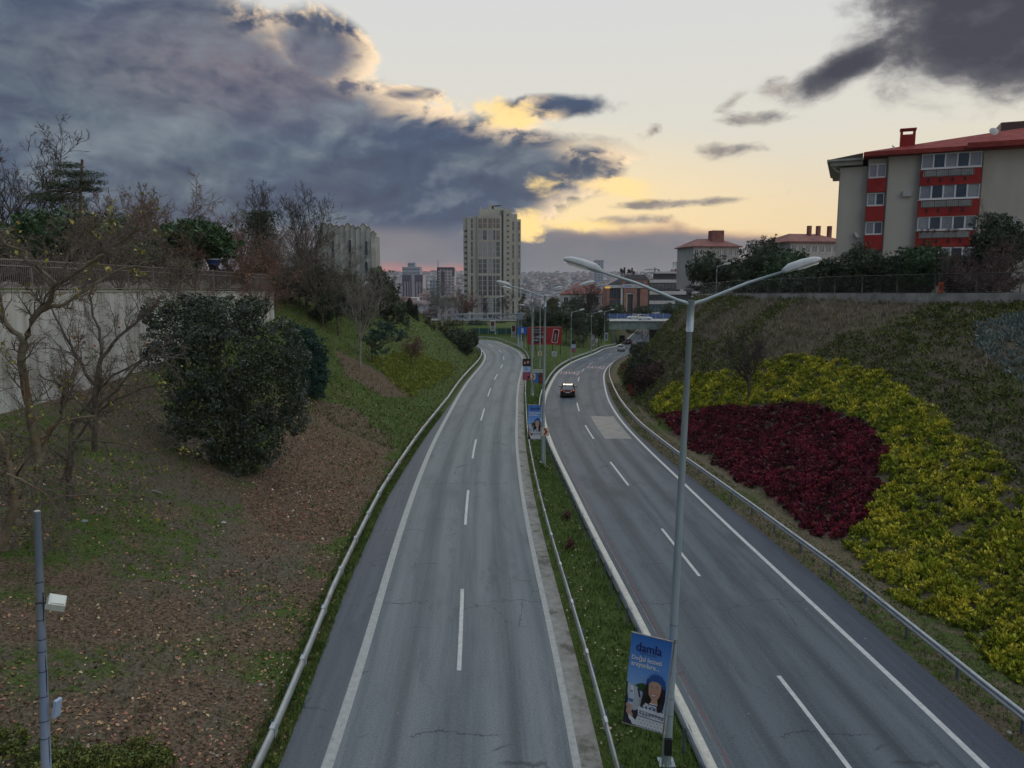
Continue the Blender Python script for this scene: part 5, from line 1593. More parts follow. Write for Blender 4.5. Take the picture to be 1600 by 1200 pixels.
# ------------------------------------------------------------------ cars
def car_paint(name, c): return mat(name, c, None, rough=.28, spec=.6, metal=.25)
glass_m = mat('car_glass', (.03, .04, .05), None, rough=.08, spec=.9)
tyre_m = mat('tyre', (.018, .018, .019), None, rough=.9); rim_m = mat('rim', (.35, .36, .38), None, rough=.35, metal=.7)
tail_m = mat('tail_light', (.55, .05, .03), None, rough=.25, emit=(1.0, .22, .10), estr=0.9)
tail_off = mat('tail_light_dim', (.35, .02, .02), None, rough=.25, emit=(1.0, .05, .03), estr=.25)
brake_m = mat('brake_light', (.6, .03, .03), None, rough=.25, emit=(1.0, .05, .06), estr=1.8)
plate_m = mat('number_plate', (.62, .64, .66), None, rough=.5); head_m = mat('head_light', (.6, .62, .65), None, rough=.2)
def wheel_mesh():
    t = MB(); n = 20
    prof = [(.20, -.10), (.30, -.105), (.325, -.08), (.325, .08), (.30, .105), (.20, .10)]
    for k in range(n):
        a = 2 * math.pi * k / n
        for (r, x) in prof: t.v.append((x, r * math.cos(a), r * math.sin(a)))
    m_ = len(prof)
    for k in range(n):
        for j in range(m_):
            a = k * m_ + j; b = k * m_ + (j + 1) % m_; c = ((k + 1) % n) * m_ + (j + 1) % m_; d = ((k + 1) % n) * m_ + j
            t.f.append((a, b, c, d)); t.m.append(0); t.sm.append(True)
    r = MB()
    for sx in (-1, 1):
        r.poly([(sx * .085, .20 * math.cos(a), .20 * math.sin(a)) for a in np.linspace(0, 6.283, 16, endpoint=False)][::sx])
        for q in range(5):
            a = q * 6.283 / 5
            r.poly([(sx * .10, .05 * math.cos(a - .6), .05 * math.sin(a - .6)), (sx * .10, .19 * math.cos(a - .12), .19 * math.sin(a - .12)), (sx * .10, .19 * math.cos(a + .12), .19 * math.sin(a + .12)), (sx * .10, .05 * math.cos(a + .6), .05 * math.sin(a + .6))][::sx])
    return t.mesh('tyre', [tyre_m]), r.mesh('rim', [rim_m])
TYRE, RIM = wheel_mesh()
def car(label, x, y, z, head, pm, kind='sedan', tail=tail_m, L=4.6, Wd=1.80, Ht=1.45, plate=True, pitch=0.0):
    """nose towards +y"""
    root = empty('car', (x, y, z), label, 'car', None, head)
    root.rotation_euler = (pitch, 0, head)
    hl = L / 2; hw = Wd / 2
    # stations from tail to nose: y, bumper low z, belt z, half width at sill, half width at belt
    if kind == 'sedan': st = [(-hl, .40, .86, .74, .70), (-hl + .10, .26, .98, .86, .82), (-hl + .55, .20, 1.02, .97, .90), (-hl + 1.0, .18, 1.0, .99, .93), (0, .17, .97, 1.0, .94), (hl - 1.45, .17, .95, .99, .92), (hl - .75, .18, .86, .97, .88), (hl - .15, .24, .72, .86, .76), (hl, .38, .62, .70, .62)]
    else: st = [(-hl, .40, .95, .80, .78), (-hl + .10, .26, 1.03, .90, .86), (-hl + .5, .20, 1.05, .98, .92), (-hl + 1.0, .18, 1.03, .99, .93), (0, .17, 1.0, 1.0, .94), (hl - 1.3, .17, .97, .99, .92), (hl - .7, .18, .90, .97, .88), (hl - .15, .24, .75, .88, .78), (hl, .38, .62, .72, .62)]
    b = MB()
    for (yy, z0, z1, ws_, wb) in st:
        zm = (z0 + z1) * .5
        b.v += [(-ws_ * hw * .93, yy, z0), (-ws_ * hw, yy, zm), (-wb * hw * 1.02, yy, z1 - .06), (-wb * hw * .9, yy, z1), (wb * hw * .9, yy, z1), (wb * hw * 1.02, yy, z1 - .06), (ws_ * hw, yy, zm), (ws_ * hw * .93, yy, z0)]
    for k in range(len(st) - 1):
        for j in range(8):
            a = k * 8 + j; c = k * 8 + (j + 1) % 8
            b.f.append((a, a + 8, c + 8, c)); b.m.append(0); b.sm.append(True)
    b.f.append(tuple(range(8))); b.m.append(0); b.sm.append(True)
    e = (len(st) - 1) * 8; b.f.append(tuple(range(e, e + 8))[::-1]); b.m.append(0); b.sm.append(True)
    b.build('body', pm, root)
    if kind == 'sedan': cab = [(-hl + .62, 1.0, .80), (-hl + 1.35, Ht - .03, .60), (-.05, Ht, .63), (.45, Ht - .05, .61), (hl - 1.30, .96, .80)]
    else: cab = [(-hl + .06, 1.02, .80), (-hl + .45, Ht - .04, .64), (-.2, Ht, .66), (.40, Ht - .05, .64), (hl - 1.15, .98, .80)]
    zb_ = .96
    g = MB()
    for (yy, zz, w_) in cab: g.v += [(-w_ * hw, yy, zz), (w_ * hw, yy, zz)]
    bl_ = [(cab[0][0] - .0, zb_ - .02), (cab[-1][0] + .0, zb_ - .02)]
    n0 = len(g.v)
    # side bottoms
    for (yy, zz, w_) in cab: g.v += [(-.88 * hw, yy, zb_ - .02), (.88 * hw, yy, zb_ - .02)]
    for k in range(len(cab) - 1):
        roof = 1 if 1 <= k <= 2 else 0
        g.f.append((2 * k, 2 * k + 1, 2 * k + 3, 2 * k + 2)); g.m.append(roof); g.sm.append(False)
        g.f.append((n0 + 2 * k, 2 * k, 2 * k + 2, n0 + 2 * k + 2)); g.m.append(0); g.sm.append(False)
        g.f.append((2 * k + 1, n0 + 2 * k + 1, n0 + 2 * k + 3, 2 * k + 3)); g.m.append(0); g.sm.append(False)
    gl = g.build('windows', [glass_m, pm], root)
    pb = MB()
    for k in range(len(cab)):
        yy, zz, w_ = cab[k]
        if k in (1, 2, 3):
            for s_ in (-1, 1):
                y2 = yy + (-.32 if k == 1 else .05 if k == 2 else .48)
                pb.tube([(s_ * .89 * hw, y2, .97), (s_ * (w_ + .015) * hw, yy, zz)], .035, 4)
    rf = [(c[0], c[1] + .012, c[2] + .01) for c in cab[1:4]]
    for k in range(2):
        a_, c_ = rf[k], rf[k + 1]
        pb.hexa([(-a_[2] * hw, a_[0], a_[1] - .04), (a_[2] * hw, a_[0], a_[1] - .04), (c_[2] * hw, c_[0], c_[1] - .04), (-c_[2] * hw, c_[0], c_[1] - .04), (-a_[2] * hw, a_[0], a_[1]), (a_[2] * hw, a_[0], a_[1]), (c_[2] * hw, c_[0], c_[1]), (-c_[2] * hw, c_[0], c_[1])])
    for s_ in (-1, 1): pb.tube([(s_ * .80 * hw, cab[0][0], cab[0][1]), (s_ * .62 * hw, cab[1][0], cab[1][1])], .04, 4)
    pb.build('roof', pm, root)
    for s_ in (-1, 1):
        m1 = MB(); m1.hexa([(s_ * hw * .98, .75, .98), (s_ * (hw + .20), .75, 1.0), (s_ * (hw + .20), .86, 1.0), (s_ * hw * .98, .86, .98), (s_ * hw * .98, .75, 1.10), (s_ * (hw + .18), .75, 1.13), (s_ * (hw + .18), .86, 1.12), (s_ * hw * .98, .86, 1.10)])
        m1.build('wing_mirror', pm, root)
        t1 = MB(); zt = .78 if kind == 'sedan' else .82
        t1.hexa([(s_ * hw * .42, -hl - .02, zt - .03), (s_ * hw * .84, -hl + .10, zt - .05), (s_ * hw * .84, -hl + .3, zt - .05), (s_ * hw * .42, -hl + .1, zt - .03), (s_ * hw * .44, -hl + .02, zt + .12), (s_ * hw * .86, -hl + .08, zt + .15), (s_ * hw * .86, -hl + .3, zt + .15), (s_ * hw * .44, -hl + .12, zt + .12)])
        t1.build('tail_light', tail, root)
        h1_ = MB(); h1_.hexa([(s_ * hw * .45, hl - .12, .55), (s_ * hw * .80, hl - .25, .56), (s_ * hw * .80, hl - .35, .56), (s_ * hw * .45, hl - .3, .55), (s_ * hw * .45, hl - .10, .68), (s_ * hw * .82, hl - .22, .72), (s_ * hw * .82, hl - .35, .72), (s_ * hw * .45, hl - .3, .68)])
        h1_.build('head_light', head_m, root)
    if plate:
        p_ = MB(); p_.box(-.26, .26, -hl - .025, -hl + .02, .60, .72); p_.build('number_plate', plate_m, root)
    bm = MB(); bm.box(-hw * .80, hw * .80, -hl - .012, -hl + .15, .30, .42); bm.box(-.55, .55, -hl - .016, -hl + .1, .455, .475); bm.build('bumper', dark_m if kind == 'sedan' else pm, root)
    for sx in (-1, 1):
        for yy in (-hl + .95, hl - .92):
            wr = link('wheel', TYRE, root, (sx * (hw - .13), yy, .325)); link('rim', RIM, wr)
    return root
def on_lane(px, py, z, off=None):
    g = gz(px, py, z); s = s_at_Y(1, g.y)
    P = on_road(1, s + 2.3, 0)
    d = on_road(1, s + 3, 0) - on_road(1, s + 1, 0)
    return s, math.atan2(d[1], d[0]) - math.pi / 2
def place_car(label, s, off, pm, **kw):
    P = on_road(1, s, off); d = on_road(1, s + 1.5, 0) - on_road(1, s - 1.5, 0)
    return car(label, float(P[0]), float(P[1]), float(P[2]) + .045, math.atan2(d[1], d[0]) - math.pi / 2, pm, pitch=math.atan2(d[2], np.hypot(d[0], d[1])), **kw)
black_p = car_paint('black_paint', (.012, .013, .016)); silver_p = car_paint('silver_paint', (.42, .43, .45)); dark_p = car_paint('dark_paint', (.035, .018, .02)); white_p = car_paint('white_paint', (.60, .62, .64))
g = gz(887, 623, -.7)
place_car('black saloon car with lit tail lights in the left lane before the painted words', s_at_Y(1, g.y) + 2.3, -1.05, black_p, Wd=1.84, L=4.8)
g = gz(975, 549.5, -3.6)
sw = s_at_Y(1, g.y) + 2.2
place_car('silver hatchback driving towards the underpass in the right lane', sw, 1.3, silver_p, kind='hatch', tail=tail_off, L=4.2, Wd=1.78, Ht=1.5)
place_car('dark car with bright red brake lights at the mouth of the underpass', s_at_Y(1, 209), 2.0, dark_p, kind='hatch', tail=brake_m, L=4.3)
place_car('dark red car going under the bridge', s_at_Y(1, 226), -1.6, car_paint('maroon_paint', (.06, .012, .016)), tail=tail_off)
place_car('dark van shaped car beside the left abutment of the underpass', s_at_Y(1, 240), -4.6, dark_p, kind='hatch', tail=tail_off, L=4.8, Wd=1.95, Ht=2.0)

# ------------------------------------------------------------------ underpass bridge and cross street
Yc = 227.0
zt = at(1000, 501, Yc).z; zbm = at(1000, 515, Yc).z
xl = at(948, 500, Yc).x; xr = at(1062, 500, Yc).x
root = empty('road_bridge', (xl, Yc, zbm), 'short road bridge with pale green beams and blue railings over the right carriageway', 'bridge')
o = Vector(root.location)
green_c = mat('pale_green_concrete', (.20, .27, .24), (.28, .35, .31), .8, .8, c3=(.12, .15, .13), s3=.3)
mb = MB(); mb.box(0, xr - xl, -.3, 12.5, zt - .25 - zbm, zt - zbm - .004); mb.build('deck', mat('deck_edge', (.40, .41, .40), (.5, .5, .49), .5), root)
for k in range(5):
    mb = MB(); y_ = .15 + k * 2.9; mb.box(.1, xr - xl - .1, y_, y_ + .55, 0, zt - zbm - .26); mb.box(.1, xr - xl - .1, y_ - .12, y_ + .67, 0, .22); mb.build('beam', green_c, root)
blue_m = mat('blue_panel', (.055, .10, .25), (.08, .14, .30), 1.5, .6)
npan = 9
for k in range(npan):
    w_ = (xr - xl) / npan
    mb = MB()
    mb.box(k * w_ + .06, (k + 1) * w_ - .06, 12.3, 12.36, zt - zbm + .15, zt - zbm + 1.55); mb.build('parapet_panel', blue_m, root)
    mb = MB(); mb.box(k * w_ - .05, k * w_ + .05, 12.26, 12.40, zt - zbm, zt - zbm + 1.7); mb.build('post', galv, root)
    mb = MB(); mb.tube([(k * w_ + .03, -.2, zt - zbm + .45), ((k + 1) * w_ - .03, -.2, zt - zbm + .45)], .06, 6); mb.tube([(k * w_ + .03, -.2, zt - zbm + .0), (k * w_ + .03, -.2, zt - zbm + .45)], .04, 5); mb.build('rail', galv, root)
abut = mat('abutment', (.16, .15, .14), (.24, .23, .21), .8, .9, c3=(.10, .10, .09), s3=.4)
cxm = float(c2x(Yc + 5))
for (xa, xb) in ((-1.2 + .0, float(c2x(Yc)) - xl - 5.6), (float(c2x(Yc)) - xl + 6.6, xr - xl + 1)):
    mb = MB(); mb.box(xa, xb, .3, 12.0, -5.5, -.01); mb.build('abutment', abut, root)
cross = MB(); cross.box(-120, xl - .02, Yc - .1, Yc + 12.6, zt - .6, zt - .02); cross.box(xr + .02, 130, Yc - .1, Yc + 12.6, zt - .6, zt - .02)
cs = cross.build('cross_street', [mat('cross_street_dark', (.09, .09, .09), (.13, .13, .13), .5)]); cs['kind'] = 'structure'
def bridge_car(label, px, yy, pm, head):
    p = at(px, 498, yy); return car(label, p.x, yy, zt + .01, head, pm, kind='hatch', tail=tail_off, L=4.6, Wd=1.85, Ht=1.6)
bridge_car('silver grey car crossing the bridge to the right, in front of the blue railing', 1007, Yc + 4.5, white_p, -math.pi / 2)
bridge_car('white car crossing the bridge, half hidden behind the silver grey one', 991, Yc + 9.0, white_p, math.pi / 2)

# green hoarding along the cross street, left of the billboards
gh = mat('green_hoarding', (.012, .06, .05), (.02, .09, .07), 2.0, .6)
root = empty('green_hoarding', (at(735, 524, 203).x, 203, 0), 'dark green sheet hoarding behind the far bend of the left carriageway', 'hoarding')
ox = root.location.x
w_ = 2.4
for k in range(10):
    z0 = tz(ox + k * w_, 203)
    mb = MB(); mb.box(k * w_ + .03, (k + 1) * w_ - .03, 0, .06, z0 - .3, at(770, 513, 203).z); mb.build('sheet', gh, root)
    mb = MB(); mb.box(k * w_ - .05, k * w_ + .05, -.08, -.01, z0 - .3, at(770, 512.4, 203).z); mb.build('post', galv, root)

# sign gantry
Yg = 167.0
a = at(722, 502, Yg); b = at(812, 490, Yg)
root = empty('sign_gantry', (b.x - .6, Yg, tz(b.x, Yg)), 'grey lattice gantry reaching over the far bend of the left carriageway', 'gantry')
o = Vector(root.location)
gg = mat('gantry_grey', (.20, .25, .32), (.28, .33, .38), 1.5, .5, metal=.3)
mb = MB()
z0, z1 = at(800, 498.5, Yg).z - o.z, at(800, 491, Yg).z - o.z
Lx = b.x - a.x + 1.5; nb = 12
for (yy) in (-.5, .5):
    for zz in (z0, z1): mb.tube([(-Lx, yy, zz), (.2, yy, zz)], .10, 6)
    for k in range(nb):
        x0 = -Lx + Lx * k / nb; x1 = -Lx + Lx * (k + 1) / nb
        mb.tube([(x0, yy, z0 if k % 2 else z1), (x1, yy, z1 if k % 2 else z0)], .065, 4)
        mb.tube([(x0, yy, z0), (x0, yy, z1)], .03, 4)
for k in range(nb + 1): mb.tube([(-Lx + Lx * k / nb, -.5, z1), (-Lx + Lx * k / nb, .5, z1)], .03, 4)
mb.build('truss', gg, root)
for xx in (0.25, .95):
    mb = MB(); mb.tube([(xx, 0, -.3), (xx, 0, z1 + .5)], .17, 8); mb.build('leg', gg, root)
mb = MB(); mb.box(-.1, 1.3, -.4, .4, z0 - .1, z1 + .25); mb.build('cap', gg, root)
# control cabinet
g = gz(812.5, 543, -.9)
root = empty('control_cabinet', (g.x + .3, g.y, tz(g.x, g.y)), 'small pale grey cabinet at the foot of the gantry', 'cabinet')
mb = MB(); mb.box(-.35, .35, -.2, .2, -.2, 1.15); mb.build('case', mat('cabinet_grey', (.42, .45, .46)), root); mb = MB(); mb.box(-.30, .30, -.22, -.202, .1, 1.05); mb.build('door', mat('cabinet_door', (.50, .53, .54)), root)
mb = MB(); mb.prism([(-.42, 1.15), (.42, 1.15), (.38, 1.24), (-.38, 1.24)], -.26, .26); mb.build('roof', MATS['cabinet_grey'], root)

# ------------------------------------------------------------------ buildings
glass_b = mat('window_glass', (.03, .045, .065), (.07, .09, .12), .15, .12, spec=.9)
glass_c = mat('curtained_glass', (.20, .22, .26), (.32, .33, .36), .6, .25, spec=.8)
glass_t = mat('tinted_curtain', (.22, .14, .12), (.10, .08, .09), .4, .25, spec=.8)
white_f = mat('white_frame', (.74, .74, .74), None, rough=.5)

def pxbox(x0, x1, y0, y1, Y):
    a = at(x0, y1, Y); b = at(x1, y0, Y); return a.x, b.x, a.z, b.z

# tower
YT = 400.0
ax, bx_, az_, bz_ = pxbox(724.5, 814, 330, 505, YT)
root = empty('tower_block', (ax, YT, az_ - 6), 'tall beige apartment tower standing alone on the skyline', 'building')
o = Vector(root.location)
tower_c = mat('tower_render', (.40, .385, .34), (.46, .44, .39), .12, .9); tower_d = mat('tower_dark', (.12, .125, .135), None, rough=.8)
def tb(name, x0, x1, y0, y1, ymin, ymax, mt, parent=None):
    a = at(x0, y1, YT); b = at(x1, y0, YT)
    mb = MB(); mb.box(a.x - o.x, b.x - o.x, ymin, ymax, a.z - o.z, b.z - o.z); return mb.build(name, mt, parent or root)
tb('wall', 724.5, 731, 340, 512, 3.0, 24, tower_c); tb('wall', 731.2, 746.5, 338, 512, 1.4, 22, tower_c); tb('wall', 746.7, 783.5, 336, 512, 0, 24, tower_c)
tb('wall', 783.7, 786.6, 328, 512, 1.6, 24, tower_d); tb('wall', 786.8, 798.5, 330, 512, .3, 24, tower_c); tb('wall', 798.7, 808, 334, 512, 1.3, 22, tower_c); tb('wall', 808.2, 814, 342, 512, 2.6, 24, tower_c)
tb('roof_parapet', 748.5, 799.5, 325.5, 335.8, 3.2, 20, tower_c); tb('roof_house', 763, 771, 318.5, 325.3, 5, 14, tower_c)
mb = MB(); p_ = [at(x, y, YT) - o for (x, y) in ((768, 320), (798, 328), (798, 331), (768, 325.4))]
mb.prism([(q.x, q.z) for q in p_], 5.0, 16.0); mb.build('sloping_roof', tower_c, root)
mb = MB(); p_ = [at(x, y, YT) - o for (x, y) in ((771, 319), (783, 318.3), (783.5, 319.5), (771, 320.5))]
mb.prism([(q.x, q.z) for q in p_], 6.0, 9.0); mb.build('canopy', tower_d, root)
tb('roof_house', 800, 806, 333.5, 341, 4, 10, tower_c)
tb('roof_house', 749.3, 751, 321.5, 325.3, 4, 7, tower_c)
rowy = [(341, 357), (359.5, 375), (377.5, 401), (404.5, 427), (430.5, 462), (465, 488), (490, 500)]
colx = [(747.7, 753), (755, 760.4), (763.2, 768.8), (771, 773.8), (775.6, 780.8)]
rng = random.Random(5)
def win(parent, x0, x1, y0, y1, ymin, glass, bars=0, vbars=0, frame=white_f, Y=None, o_=None, fl=None):
    Y = YT if Y is None else Y; o_ = o if o_ is None else o_
    a = at(x0, y1, Y + ymin) - o_; b = at(x1, y0, Y + ymin) - o_
    mb = MB(); mb.box(a.x, b.x, ymin - .06, ymin + .02, a.z, b.z, 0)
    k = .10
    mb.box(a.x - k, a.x, ymin - .16, ymin + .02, a.z, b.z, 1); mb.box(b.x, b.x + k, ymin - .16, ymin + .02, a.z, b.z, 1)
    for q in range(bars + 2):
        zz = a.z + (b.z - a.z) * q / (bars + 1); mb.box(a.x - k, b.x + k, ymin - .13, ymin - .062, zz - .10, zz + .10, 1)
    for q in range(1, vbars + 1):
        xx = a.x + (b.x - a.x) * q / (vbars + 1); mb.box(xx - .05, xx + .05, ymin - .12, ymin - .064, a.z, b.z, 1)
    return mb.build('window', [glass, frame], parent)
for ri, (ya, yb) in enumerate(rowy):
    nf_ = max(0, round((yb - ya) / 8.6) - 1)
    for ci, (xa, xb) in enumerate(colx):
        gm_ = glass_t if ri == 0 or (ri == 1 and ci == 4) else rng.choice([glass_b, glass_b, glass_c])
        win(root, xa, xb, ya, yb, 0, gm_, nf_, 1 if xb - xa > 4 else 0, tower_c)
    win(root, 736.2, 738.6, ya, yb, 1.4, glass_b, nf_, 0, tower_c)
    win(root, 800.6, 803.2, ya + 5, yb + 3 if ri < 6 else yb, 1.3, glass_b, nf_, 0, tower_c)
    win(root, 810, 812.5, ya + 5, yb + 3 if ri < 6 else yb, 2.6, glass_b, nf_, 0, tower_c)
for k in range(20):
    yy = 334 + k * 8.55
    win(root, 791.8, 795.4, yy, yy + 3.8, .3, glass_b, 0, 0, tower_c)
    if k > 1: win(root, 725.6, 729.8, yy + 8, yy + 12, 3.0, glass_b, 0, 0, tower_c)

# mosque-like white crenellated hall on the left hill
YH = 122.0
cream = mat('hall_white', (.38, .375, .355), (.56, .55, .52), .6, .85, c3=(.36, .35, .32), s3=.5)
a0 = at(588, 425, YH)
root = empty('crenellated_hall', (a0.x, YH, a0.z - 1.5), 'white hall with ribbed walls, rounded battlements and pointed windows on the left hill', 'building')
o2 = Vector(root.location)
prof_x = [588, 580.5, 573, 565, 557, 549, 541, 532, 523, 513, 503, 492]
prof_y = [362, 355, 350.5, 355, 353, 350, 353, 353, 351, 350, 354, 358]
d_x = lambda px: at(px, 400, YH + (588 - px) * .10)
for i in range(len(prof_x) - 1):
    x0, x1 = prof_x[i + 1], prof_x[i]
    Yq = YH + (588 - x0) * .10
    a = at(x0 + .4, 440, Yq) - o2; b = at(x1 - .2, prof_y[i] + 4, Yq) - o2
    yo = (Yq - YH)
    mb = MB(); mb.box(a.x, b.x, yo + .45, yo + 3.0, 0, b.z - .3); mb.build('wall', mat('hall_recess_shade', (.25, .245, .23), (.33, .32, .30), .8, .9), root)  # wall behind the ribs coloured darker, painting shade into the gaps
    # rib topped by a round head
    cx_ = (a.x + b.x) / 2; r = (b.x - a.x) * .42
    tz_ = at(0, prof_y[i], Yq).z - o2.z - r
    pts = [(cx_ - r, 0.0)] + [(cx_ + r * math.cos(t), tz_ + r * 1.25 * math.sin(t)) for t in np.linspace(math.pi, 0, 9)] + [(cx_ + r, 0.0)]
    mb = MB(); mb.prism(pts, yo - .15, yo + 1.0); mb.build('rib', cream, root)
    pts = [(cx_ + r * 1.12 * math.cos(t), tz_ + r * 1.38 * math.sin(t)) for t in np.linspace(math.pi, 0, 9)] + [(cx_ + r * .8 * math.cos(t), tz_ + r * .95 * math.sin(t)) for t in np.linspace(0, math.pi, 9)]
    mb = MB(); mb.prism(pts, yo - .24, yo + 1.15); mb.build('battlement_hood', mat('hood_grey', (.20, .195, .18), (.30, .29, .27), 1.0), root)
for (px, y0, y1, w_) in ((573, 376, 399, 2.0), (573, 408, 424, 2.0), (547.5, 374, 398, 2.0), (547.5, 406, 420, 2.0), (521, 376, 396, 1.8)):
    Yq = YH + (588 - px) * .10 - .2
    b = at(px, y0, Yq) - o2; a = at(px, y1, Yq) - o2; hw_ = w_ / F * Yq
    pts = [(a.x - hw_, a.z), (a.x + hw_, a.z), (a.x + hw_, b.z - hw_ * 1.3), (a.x + hw_ * .55, b.z - hw_ * .45), (a.x, b.z), (a.x - hw_ * .55, b.z - hw_ * .45), (a.x - hw_, b.z - hw_ * 1.3)]
    mb = MB(); mb.prism([(q[0] * 1 + 0, q[1]) for q in pts], Yq - YH - .16, Yq - YH + .2); mb.build('window', [glass_b], root)
    sc_ = 1.35
    mb = MB()
    outp = [(a.x + (x - a.x) * sc_, b.z + (z - b.z) * 1.03 + .12) for (x, z) in pts]
    for k in range(len(pts) - 1): mb.hexa([(outp[k][0], Yq - YH - .22, outp[k][1]), (outp[k + 1][0], Yq - YH - .22, outp[k + 1][1]), (outp[k + 1][0], Yq - YH + .1, outp[k + 1][1]), (outp[k][0], Yq - YH + .1, outp[k][1]), (pts[k][0], Yq - YH - .22, pts[k][1]), (pts[k + 1][0], Yq - YH - .22, pts[k + 1][1]), (pts[k + 1][0], Yq - YH + .1, pts[k + 1][1]), (pts[k][0], Yq - YH + .1, pts[k][1])])
    mb.build('window_surround', cream, root)

# red and grey apartment block on the right
grey_r = mat('apartment_render', (.50, .475, .41), (.55, .52, .45), .25, .92, c3=(.44, .415, .36), s3=.12, stretch=(1, 1, .3))
red_r = mat('red_render', (.29, .018, .018), (.37, .032, .026), .6, .85)
roof_t = mat('roof_red', (.22, .024, .022), (.31, .046, .034), 1.2, .8, bump=.4, bscale=5)
A0 = at(1310, 300, 84.0); 
fdir = np.array([math.cos(-.42), math.sin(-.42)])
root = empty('apartment_block', (A0.x, A0.y, 11.0), 'red and grey four-storey apartment block with a red roof above the right slope', 'building', None, -.42)
B0 = np.array([A0.x, A0.y, 11.0])
def fac(px, py, dep=0.0):
    """picture point onto the facade plane -> (s along, z up)"""
    d = ray(px, py)
    nrm = np.array([-fdir[1], fdir[0]])
    q = B0[:2] + nrm * dep
    t = (q @ nrm) / (d[:2] @ nrm)
    P = d * t; P[2] += H
    return (P[:2] - B0[:2]) @ fdir, P[2] - B0[2]
def frect(x0, x1, y0, y1, dep=0.0):
    ym = (y0 + y1) / 2; xm = (x0 + x1) / 2
    s0 = fac(x0, ym, dep)[0]; s1_ = fac(x1, ym, dep)[0]
    return s0, s1_, fac(xm, y1, dep)[1], fac(xm, y0, dep)[1]
def fbox(name, x0, x1, y0, y1, d0, d1, mt, parent=None):
    s0, s1_, z0, z1 = frect(x0, x1, y0, y1, d0)
    mb = MB(); mb.box(s0, s1_, d0, d1, z0, z1); return mb.build(name, mt, parent or root)
zE = fac(1500, 238)[1]
sA, sB, sC_, sD = fac(1354, 300)[0], fac(1384, 300)[0], fac(1438, 300)[0], fac(1528, 300)[0]
sEnd = fac(1600, 300)[0] + 9
mb = MB(); mb.box(0, sA - .02, .9, 13, -4, zE - .75); mb.build('wall', grey_r, root)
mb = MB(); mb.box(sA, sB, .35, 13, -4, zE - .1); mb.build('wall', grey_r, root)
mb = MB(); mb.box(sB + .02, sC_ - .02, 0, 13, -4, zE - .02); mb.build('wall', grey_r, root)
mb = MB(); mb.box(sC_, sD, .5, 13, -4, zE - .1); mb.build('wall', grey_r, root)
mb = MB(); mb.box(sD + .02, sEnd, -.15, 13, -4, zE + .02); mb.build('wall', grey_r, root)
def window(s0, s1_, z0, z1, dep, nm, glass, parent, opening=()):
    fr = MB(); t = .12
    fr.box(s0, s1_, dep - .09, dep + .03, z0, z0 + t * 1.3); fr.box(s0, s1_, dep - .09, dep + .03, z1 - t, z1)
    n = nm
    for k in range(n + 1):
        x = s0 + (s1_ - s0) * k / n
        xa = max(s0, x - t * .6); xb = min(s1_, x + t * .6)
        fr.box(xa, xb, dep - .085, dep + .03, z0 + t * 1.3 + .002, z1 - t - .002)
    w_ = fr.build('window', white_f, parent)
    for k in range(n):
        xa = s0 + (s1_ - s0) * k / n + t * .7; xb = s0 + (s1_ - s0) * (k + 1) / n - t * .7
        gm_ = glass if not isinstance(glass, list) else glass[k % len(glass)]
        pn = MB(); pn.box(xa, xb, dep - .02, dep - .005, z0 + t * 1.3, z1 - t); pn.build('pane', gm_, w_)
    return w_
for i, (x0, x1, y0, y1) in enumerate(((1355, 1379, 255.5, 278), (1351.5, 1374.5, 301, 322), (1347.5, 1370.5, 346, 367))):
    s0, s1_, z0, z1 = frect(x0, x1, y0, y1)
    s0, s1_ = sA + .12, sB - .12
    window(s0, s1_, z0, z1, .25, 2, [glass_c, glass_b] if i else [glass_c, glass_c], root)
    zz0 = frect(x0, x1, y0, (301, 346, 392)[i])[2]
    mb = MB(); mb.box(sA + .03, sB - .03, -.05, .34, zz0 + .06, z0 - .04); mb.build('red_panel', red_r, root)
rails = mat('balcony_rail', (.03, .03, .032)); rail_l = mat('balcony_frame', (.45, .45, .44))
potm = mat('flower_pot', (.24, .05, .04)); 
